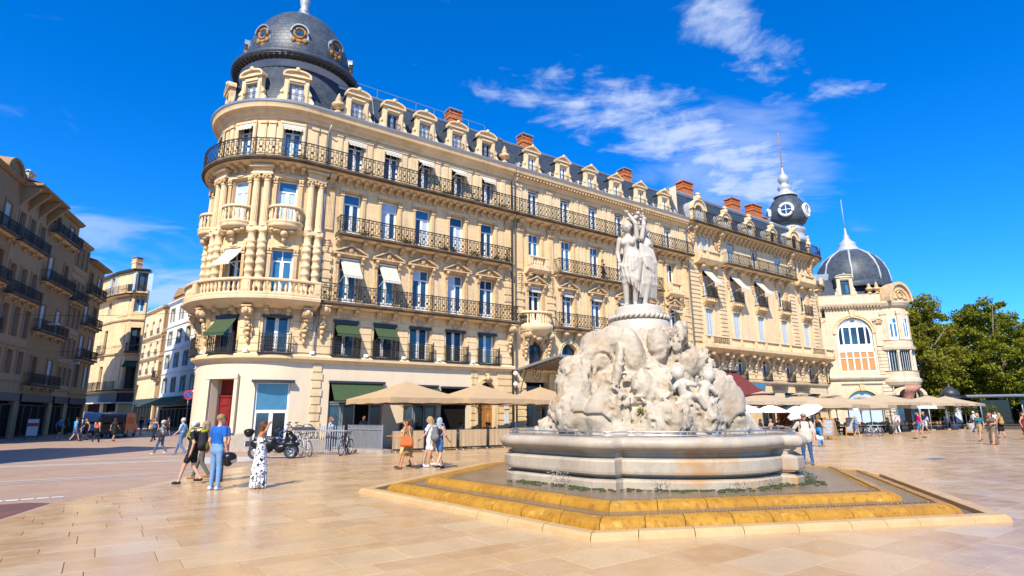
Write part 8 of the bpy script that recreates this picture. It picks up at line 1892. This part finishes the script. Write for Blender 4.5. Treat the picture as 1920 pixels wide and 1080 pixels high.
# vans in the side street ----------------------------------------------------
def van(label, loc, rot, col, L=4.6, W=1.9, H=2.0):
 root = empty('van', (loc[0], loc[1], 0), rot); tag(root, label, 'van'); bm = mat('van_%d' % int(col[0]*999), col, .25, .5, coat=.5)
 def body():
  b = MB(); pr = [(-L/2, .35), (L/2-.1, .35), (L/2, .55), (L/2, .95), (L/2-.95, 1.12), (L/2-1.5, H-.12), (L/2-1.75, H), (-L/2+.15, H), (-L/2, H-.2)]
  b.prism(pr, -W/2, W/2); return b
 o = inst('body', body().mesh('van_body'), root); o.data.materials.append(bm); bv = o.modifiers.new('bevel', 'BEVEL'); bv.width = .09; bv.segments = 2
 def pane(n, pts, m='glassdark'): b = MB(); b.add(pts, [(0, 1, 2, 3)]); b.build(n, m, root)
 e = W/2+.006
 pane('rear_window', [(-L/2-.012, -.75, 1.15), (-L/2-.012, .75, 1.15), (-L/2+.03, .72, H-.3), (-L/2+.03, -.72, H-.3)]); pane('windscreen', [(L/2-.96, -.8, 1.16), (L/2-.96, .8, 1.16), (L/2-1.45, .72, H-.16), (L/2-1.45, -.72, H-.16)])
 for sy in (-1, 1): pane('side_window', [(L/2-1.3, sy*e, 1.15), (L/2-2.4, sy*e, 1.15), (L/2-2.4, sy*e, H-.3), (L/2-1.75, sy*e, H-.3)]); pane('side_window', [(L/2-2.55, sy*e, 1.15), (-L/2+.4, sy*e, 1.15), (-L/2+.4, sy*e, H-.3), (L/2-2.55, sy*e, H-.3)])
 wm = cached('van_wheel', lambda: swheel(.34), ['darkmetal', 'steel'])
 for x in (-L/2+.85, L/2-.85):
  for sy in (-1, 1): inst('wheel', wm, root, loc=(x, sy*(W/2-.06), .33), scale=(1, 1.4, 1))
 for sy in (-1, 1): b = MB(); b.box(-L/2-.02, -L/2+.05, sy*(W/2-.12)-.07, sy*(W/2-.12)+.07, .8, 1.3); b.build('tail_light', mat('red_lens', (.5, .02, .015), .2, .5), root)
 b = MB(); b.box(-L/2-.06, -L/2+.1, -W/2+.05, W/2-.05, .3, .5); b.build('bumper', 'darkmetal', root); b = MB(); b.box(-L/2-.03, -L/2, -.26, .26, .62, .73); b.build('number_plate', 'blind', root)
van('black van parked with its back to the square in the side street', (-36.6, 54.4), R(112), (.014, .014, .016), 4.8, 1.95, 2.05)
van('white and blue van half hidden beside the black van', (-41.2, 58.5), R(112), (.30, .45, .60), 4.6, 1.9, 2.2)

# boards, planters, kiosk, shelter -----------------------------------------------
def a_board(label, s, o, rot, w=.78, h=1.36, wood='orangewood', face=None, stripes=True):
 p = fac(s, o) if face is None else Vector((s, o, 0)); root = empty('menu_board', p, rot); tag(root, label, 'board', 'standing boards')
 for sy, nm in ((1, 'front_panel'), (-1, 'rear_panel')):
  b = MB(); t = .26*sy
  q = lambda x, z, e=0.: (x, sy*e+t*(1-z/h), z)
  def slat(x0, x1, z0, z1, e0, e1): b.add([q(x0, z0, e0), q(x1, z0, e0), q(x1, z1, e0), q(x0, z1, e0), q(x0, z0, e1), q(x1, z0, e1), q(x1, z1, e1), q(x0, z1, e1)], [(0, 1, 2, 3), (7, 6, 5, 4), (0, 4, 5, 1), (1, 5, 6, 2), (2, 6, 7, 3), (3, 7, 4, 0)])
  for x in (-w/2, w/2-.07): slat(x, x+.07, 0, h, 0, .04)
  slat(-w/2, w/2, h-.07, h, 0, .045); slat(-w/2, w/2, .22, .30, 0, .045); f = b.build('frame', wood, root)
  b = MB(); slat(-w/2+.07, w/2-.07, .30, h-.07, .01, .02); pn = b.build(nm, mat('chalk_board', (.30, .30, .31), .6, .3, var=(3, .5, (.42, .42, .42))) if face is None else 'blind', root)
  b = MB()
  if stripes and face is None:
   for k in range(9):
    z = .42+k*.095; ww = .2+.07*((k*7) % 3); b.add([q(-ww, z, .023), q(ww, z, .023), q(ww, z+.022, .023), q(-ww, z+.022, .023)], [(0, 1, 2, 3)])
   b.build('chalk_lines', 'white', pn)
  elif face is not None:
   b.add([q(-w/2+.08, h*.62, .023), q(w/2-.08, h*.62, .023), q(w/2-.08, h*.78, .023), q(-w/2+.08, h*.78, .023)], [(0, 1, 2, 3)]); b.build('red_strip', mat('sign_red', (.42, .04, .03), .6, .3), pn)
 return root
a_board('wooden menu board beside the woman in blue leggings', 31.9, 11.6, R(-62)); a_board('wooden menu board beside the white road bicycle', 39.4, 9.6, R(-60))
gb = gpix(57, 824); a_board('dark sandwich board with a red strip on white in the shaded side street', gb[0], gb[1], R(40), .85, 1.7, 'shopdark', face=1)
def planter(label, loc, col, tree=True, r=.42, seed=1):
 root = empty('planter', (loc[0], loc[1], 0)); tag(root, label, 'planter', 'planters by the terrace'); b = MB(); b.lathe([(r*.75, 0), (r*.95, .2), (r, .55), (r*.92, .6), (r*.85, .5)], n=18); inst('pot', b.mesh('pot'), root).data.materials.append(cmat(col, .6))
 b = MB(); b.tube([(0, 0, .4), (.03, .02, 1.0), (-.02, 0, 1.55)], .035, 6, r2=.02); b.build('stem', 'wood', root)
 rr = np.random.default_rng(seed); c = rr.normal(0, .42, (420, 3))*np.array([.75, .75, .55])+np.array([0, 0, 2.0]); leaf_cards('foliage', c, .075, rr, ('leafgrey', 'leafmid', 'leafdeep'), root)
planter('dark blue tub with a small olive tree before the terrace', (44.2, 58.7), (.03, .045, .075), seed=1); planter('pale grey tub with a small olive tree beside the blue tub', (47.0, 60.0), (.42, .42, .41), seed=2); planter('grey tub with a small bay tree near the tram shelter', (50.5, 61.5), (.30, .30, .30), seed=3)
def kiosk():
 p = fac(71.8, 6.0); root = empty('advertising_column', p); tag(root, 'dark round advertising column with bulbous roof beyond the tan parasols', 'column');
 b = MB(); b.lathe([(.75, 0), (.78, .25), (.7, .3), (.7, 3.1), (.9, 3.2), (.95, 3.35), (.85, 3.45)], n=24); b.build('shaft', 'shopdark', root)
 b = MB(); b.lathe([(.85, 3.45), (.95, 3.7), (.9, 4.0), (.62, 4.3), (.3, 4.5), (.14, 4.6), (.16, 4.75), (.05, 5.0)], n=24); b.build('roof', 'darkmetal', root)
 for i in range(4): b = MB(); b.box(-.32, .32, .69, .71, .6, 2.8); o = b.build('poster', 'curtain' if i % 2 else 'blind', root); o.rotation_euler = (0, 0, i*PI/2)
kiosk()
def shelter():
 root = empty('tram_shelter', (58., 75., 0), R(-22)); tag(root, 'long flat-roofed tram shelter with dark glazing at the right edge', 'shelter')
 b = MB(); b.sweep([(-2.2, 3.55), (2.2, 3.5), (2.3, 3.65), (1.8, 3.85), (-2.2, 3.9)], 0, 24); b.build('roof', 'zinc', root)
 for i in range(6): b = MB(); b.tube([(1.5+i*4.2, 1.2, 0), (1.5+i*4.2, 1.2, 3.6)], .08, 6); b.build('post', 'zinc', root)
 for i in range(5): b = MB(); b.box(2.0+i*4.2, 5.2+i*4.2, -.52, -.5, .3, 3.2); b.build('glass_panel', 'glassdark', root)
shelter()
def terrace_canopy(label, s0, s1, o0, o1, z):
 root = empty('terrace_canopy', fac(s0, o0), FROT); tag(root, label, 'canopy', 'low terrace canopies'); w = s1-s0; d = o1-o0
 b = MB(); b.add([(0, 0, z+.35), (w, 0, z+.35), (w, d, z), (0, d, z)], [(0, 1, 2, 3)]); b.add([(0, d, z), (w, d, z), (w, d+.01, z-.28), (0, d+.01, z-.28)], [(0, 1, 2, 3)]); b.add([(0, 0, z+.35), (0, d, z), (0, d, z-.28), (0, 0, z+.07)], [(0, 1, 2, 3)]); b.build('cloth', 'whitecloth', root)
 for x in (.1, w/2, w-.1): b = MB(); b.tube([(x, d-.05, 0), (x, d-.05, z)], .045, 6); b.build('post', 'zinc', root); b = MB(); b.box(x-.25, x+.25, d-.3, d+.2, 0, .14); b.build('foot', 'plinth', root)
terrace_canopy('long white canopy on grey posts before the pavilion terrace', 53.5, 61.8, 3.5, 8.6, 2.35); terrace_canopy('shorter white canopy beside the kiosk', 62.2, 69.5, 4.5, 9.0, 2.4); terrace_canopy('low white canopy over the bar terrace behind the bicycle', 42.2, 50.2, 3.0, 8.2, 2.2)
# bar front of red brick under the parasols
b = MB(); b.box(0, 5.0, 0, .3, 0, 2.4); o = b.build('bar_front', 'brick'); o.location = fac(43.5, 1.2); o.rotation_euler = (0, 0, FROT); tag(o, 'red brick bar front under the pale parasols', 'bar')

# tables, chairs and seated guests -----------------------------------------------
def table_mesh_top():
 b = MB(); b.box(-.6, .6, -.38, .38, .70, .74); b.box(-.55, .55, -.33, .33, .66, .70); return b
def make_table(label, s, o, rot, group):
 p = fac(s, o); root = empty('cafe_table', p, FROT+rot); tag(root, label, 'table', group); inst('tabletop', cached('ttop', table_mesh_top, 'orangewood'), root)
 lg = cached('tleg', lambda: leg_mb(.70), 'darkmetal')
 for x in (-.5, .5):
  for y in (-.3, .3): inst('leg', lg, root, loc=(x, y, 0))
 return root
def leg_mb(h):
 b = MB(); b.tube([(0, 0, 0), (0, 0, h)], .018, 5); return b
def make_chair(label, s, o, rot, group, m='darkmetal'):
 p = fac(s, o); root = empty('cafe_chair', p, FROT+rot); tag(root, label, 'chair', group)
 def st(): b = MB(); b.box(-.2, .2, -.2, .2, .43, .46); return b
 def bk():
  b = MB(); b.box(-.2, .2, .17, .2, .62, .86)
  for x in (-.18, .18): b.bar((x, .18, .45), (x, .19, .86), .012)
  return b
 inst('seat', cached(('cst', m), st, m), root); inst('backrest', cached(('cbk', m), bk, m), root); lg = cached('cleg', lambda: leg_mb(.44), 'darkmetal')
 for x in (-.17, .17):
  for y in (-.17, .17): inst('leg', lg, root, loc=(x, y, 0))
 return root
M['cane'] = mat('woven_cane', (.36, .24, .13), .7, .3, var=(12, .4))
rr = random.Random(33); cols = [(.35, .06, .05), (.04, .05, .08), (.5, .48, .45), (.08, .16, .3), (.02, .02, .022), (.3, .22, .14), (.12, .2, .15), (.55, .3, .2)]
names = ['dark red', 'navy', 'pale grey', 'blue', 'black', 'brown', 'green', 'salmon']
protos = {}
def guest(label, s, o, head, ci, group):
 p = fac(s, o); k = (ci, rr.randrange(2))
 if k not in protos:
  q = person(label, (p.x, p.y), 0, 1.72, 'sit', cols[ci], (.05, .055, .07), (.04, .04, .04), SKIN if ci % 2 else SKIN2, (BROWN, BLACK, GREY, BLOND)[(ci+k[1]) % 4], 'long' if k[1] else 'short', 'pants', 'tee', .034, group=group, fem=bool(k[1])); protos[k] = q
 else: q = protos[k].copy(); COL.objects.link(q); tag(q, label, 'person', group)
 q.location = (p.x, p.y, 0); q.rotation_euler = (0, 0, -R(head))
i = 0
for s in np.arange(29.0, 46.5, 2.3):
 for o in (5.2, 7.4):
  make_table('orange wooden table on the terrace under the white parasols', s, o, 0, 'terrace tables under the white parasols')
  for (ds, do, hd) in ((-.35, .62, 150+180), (.4, -.62, 150)):
   make_chair('black chair at a table under the white parasols', s+ds, o+do*1.05, 0 if do > 0 else PI, 'black terrace chairs')
   if rr.random() < .82: ci = rr.randrange(8); guest('seated guest in %s top at the tables under the white parasols' % names[ci], s+ds, o+do*1.02, hd if False else (math.degrees(math.atan2((-NV.x if do > 0 else NV.x), (-NV.y if do > 0 else NV.y)))), ci, 'guests under the white parasols')
for s in np.arange(49.0, 66., 2.6):
 for o in (5.6, 7.8):
  make_table('orange wooden table on the pavilion terrace', s, o, 0, 'tables of the pavilion terrace')
  for (ds, do) in ((-.45, .66), (.3, .66), (-.3, -.66), (.45, -.66)):
   make_chair('cane chair on the pavilion terrace', s+ds, o+do, 0 if do > 0 else PI, 'cane chairs of the pavilion terrace', 'cane')
   if rr.random() < .28: ci = rr.randrange(8); guest('seated guest in %s top on the pavilion terrace' % names[ci], s+ds, o+do, math.degrees(math.atan2((-NV.x if do > 0 else NV.x), (-NV.y if do > 0 else NV.y))), ci, 'guests on the pavilion terrace')
for s in np.arange(4.6, 13.8, 1.75):
 make_table('orange wooden table behind the tan screens', s, 3.7, 0, 'tables behind the screens')
 for (ds, do) in ((-.3, .64), (.35, -.64)):
  make_chair('black chair behind the tan screens', s+ds, 3.7+do, 0 if do > 0 else PI, 'chairs behind the screens')
  if rr.random() < .8: ci = rr.choice([1, 4, 5, 3]); guest('seated guest in %s top behind the tan screens' % names[ci], s+ds, 3.7+do, math.degrees(math.atan2((-NV.x if do > 0 else NV.x), (-NV.y if do > 0 else NV.y))), ci, 'guests behind the screens')
person('person with reddish hair sitting behind the picket fences', (-8.9, 28.6), 90, 1.68, 'stand', (.40, .50, .62), (.05, .06, .09), (.05, .05, .05), SKIN2, (.30, .11, .03), 'bob', 'pants', 'tee', .02, fem=True)
person('man standing inside the shop behind the picket fence', tuple(fac(3.9, .35).xy), 130, 1.74, 'stand', (.08, .12, .16), (.05, .05, .06), (.04, .04, .04), SKIN, BLACK, 'short', 'pants', 'tee', .024)

# overhead wires in the side street ------------------------------------------------
for i, (a, b, lab) in enumerate((((-46., 50, 10.9), (-12.2, 34.5, 8.6), 'upper cable strung across the side street'), ((-48., 57, 8.2), (-17.5, 36, 7.4), 'lower cable strung across the side street'), ((-50, 60, 7.9), (-17.6, 38, 6.9), 'third cable strung across the side street'))):
 A, B = Vector(a), Vector(b); m = MB(); m.tube([((A.lerp(B, t)).x, -(A.lerp(B, t)).y, A.lerp(B, t).z-1.0*4*t*(1-t)*.5) for t in [k/12 for k in range(13)]], .018, 4); tag(m.build('overhead_cable', 'darkmetal'), lab, 'cable')
for (x, y, z, lab) in ((-47.2, 61.5, 7.4, 'hanging street lamp beside the slit-windowed house'), (-43.9, 53.8, 10.4, 'hanging street lamp beside the bracketed eaves house')):
 m = MB(); m.box(-.5, .5, -.12, .12, 0, .16); m.box(-.9, -.5, -.03, .03, .1, .14); o = m.build('street_lamp', 'blind'); o.location = (x, y, z); tag(o, lab, 'lamp')
m = MB(); m.lathe([(.0, .03), (.32, .03), (.34, 0), (.34, -.03), (0, -.03)], n=20);
g = gpix(281, 806); root = empty('road_sign', (-37.0, 66.0, 0), R(20)); tag(root, 'round red and blue no-parking sign on the cream house corner', 'sign'); b = MB(); b.tube([(0, 0, 0), (0, 0, 4.4)], .04, 6); b.build('post', 'zinc', root)
b = MB(); b.prism([(.55*math.cos(2*PI*i/20), 4.2+.55*math.sin(2*PI*i/20)) for i in range(20)], .05, .08); b.build('disc', mat('sign_red', (.42, .04, .03), .6, .3), root); b = MB(); b.prism([(.40*math.cos(2*PI*i/20), 4.2+.40*math.sin(2*PI*i/20)) for i in range(20)], .08, .09); b.build('disc_field', mat('sign_blue', (.02, .08, .35), .6, .3), root); b = MB(); b.add([(-.33, .095, 4.50), (-.25, .095, 4.56), (.33, .095, 3.9), (.25, .095, 3.84)], [(0, 1, 2, 3)]); b.build('slash', mat('sign_red', (.42, .04, .03), .6, .3), root)

# trees -----------------------------------------------------------------------
M['bark'] = mat('plane_tree_bark', (.26, .22, .17), .85, .2, var=(3, .8, (.11, .09, .07)), bump=(10, .8))
def tree(label, x, y, h, r, seed, base=3.0):
 rr = np.random.default_rng(seed); root = empty('plane_tree', (x, y, 0)); tag(root, label, 'tree', 'plane trees on the right')
 b = MB(); q = random.Random(seed); b.tube([(0, 0, 0), (.1, .05, h*.18), (q.uniform(-.3, .3), 0, h*.36)], .42, 8, r2=.28)
 tips = []
 for i in range(9):
  a = 2*PI*i/9+q.uniform(-.3, .3); z0 = h*q.uniform(.2, .38); z1 = h*q.uniform(.5, .9); rad = r*q.uniform(.35, .85); p1 = (rad*.45*math.cos(a), rad*.45*math.sin(a), (z0+z1)/2+.3); p2 = (rad*math.cos(a), rad*math.sin(a), z1); b.tube([(0, 0, z0), p1, p2], .17, 6, r2=.05); tips += [p1, p2]
 b.build('trunk', 'bark', root)
 # clumps of leaves through an uneven crown
 nc = 210; C = []
 while len(C) < nc:
  p = rr.uniform(-1, 1, 3); d = np.linalg.norm(p)
  if d < 1 and d > .25*rr.random(): zz = base+(h-base)*(.5+.5*p[2]); k = r*(1.0-.25*max(0, p[2])); C.append((p[0]*k, p[1]*k, zz))
 C = np.array(C); C += rr.normal(0, .35, C.shape); n = 150; cs = np.repeat(C, n, 0); sz = np.repeat(rr.uniform(.55, 1.25, nc), n)[:, None]
 off = rr.normal(0, 1, (nc*n, 3)); off /= np.linalg.norm(off, axis=1)[:, None]; off *= rr.random((nc*n, 1))**.45; P = cs+off*sz*np.array([1.15, 1.15, .75])
 leaf_cards('crown', P, .2, rr, ('leafdeep', 'leafmid', 'leaflight', 'leafmid', 'leaflight', 'leafdry') if seed % 2 else ('leafdeep', 'leafmid', 'leaflight', 'leafmid', 'leafdeep', 'leaflight'), root, nrm=off)
for (x, y, h, r, sd, base, lab) in ((59.5, 84., 19.8, 6.0, 1, 2.0, 'tallest plane tree beside the domed pavilion'), (70.5, 84., 18.4, 5.8, 2, 2.2, 'broad plane tree in the middle of the right-hand row'), (80.5, 84., 16.2, 5.6, 3, 2.0, 'plane tree at the right picture edge'), (54.0, 92., 17.5, 5.0, 4, .8, 'plane tree half hidden behind the domed pavilion'), (65.0, 95., 20.0, 6.5, 5, .5, 'plane tree in the second row behind the tallest tree'), (76.0, 96., 18.0, 6.5, 6, .5, 'plane tree in the second row at the right'), (88.0, 95., 17.0, 6.5, 7, .5, 'plane tree in the second row beyond the right edge')): tree(lab, x, y, h, r, sd, base)
for (x, y, h, r, sd, lab) in ((58., 97., 7., 5.5, 11, 'low bushy tree behind the advertising column'), (70., 93., 6.5, 6., 12, 'low bushy tree behind the tram shelter'), (83., 93., 7., 6.5, 13, 'low bushy tree beyond the tram shelter end')): tree(lab, x, y, h, r, sd, .2)
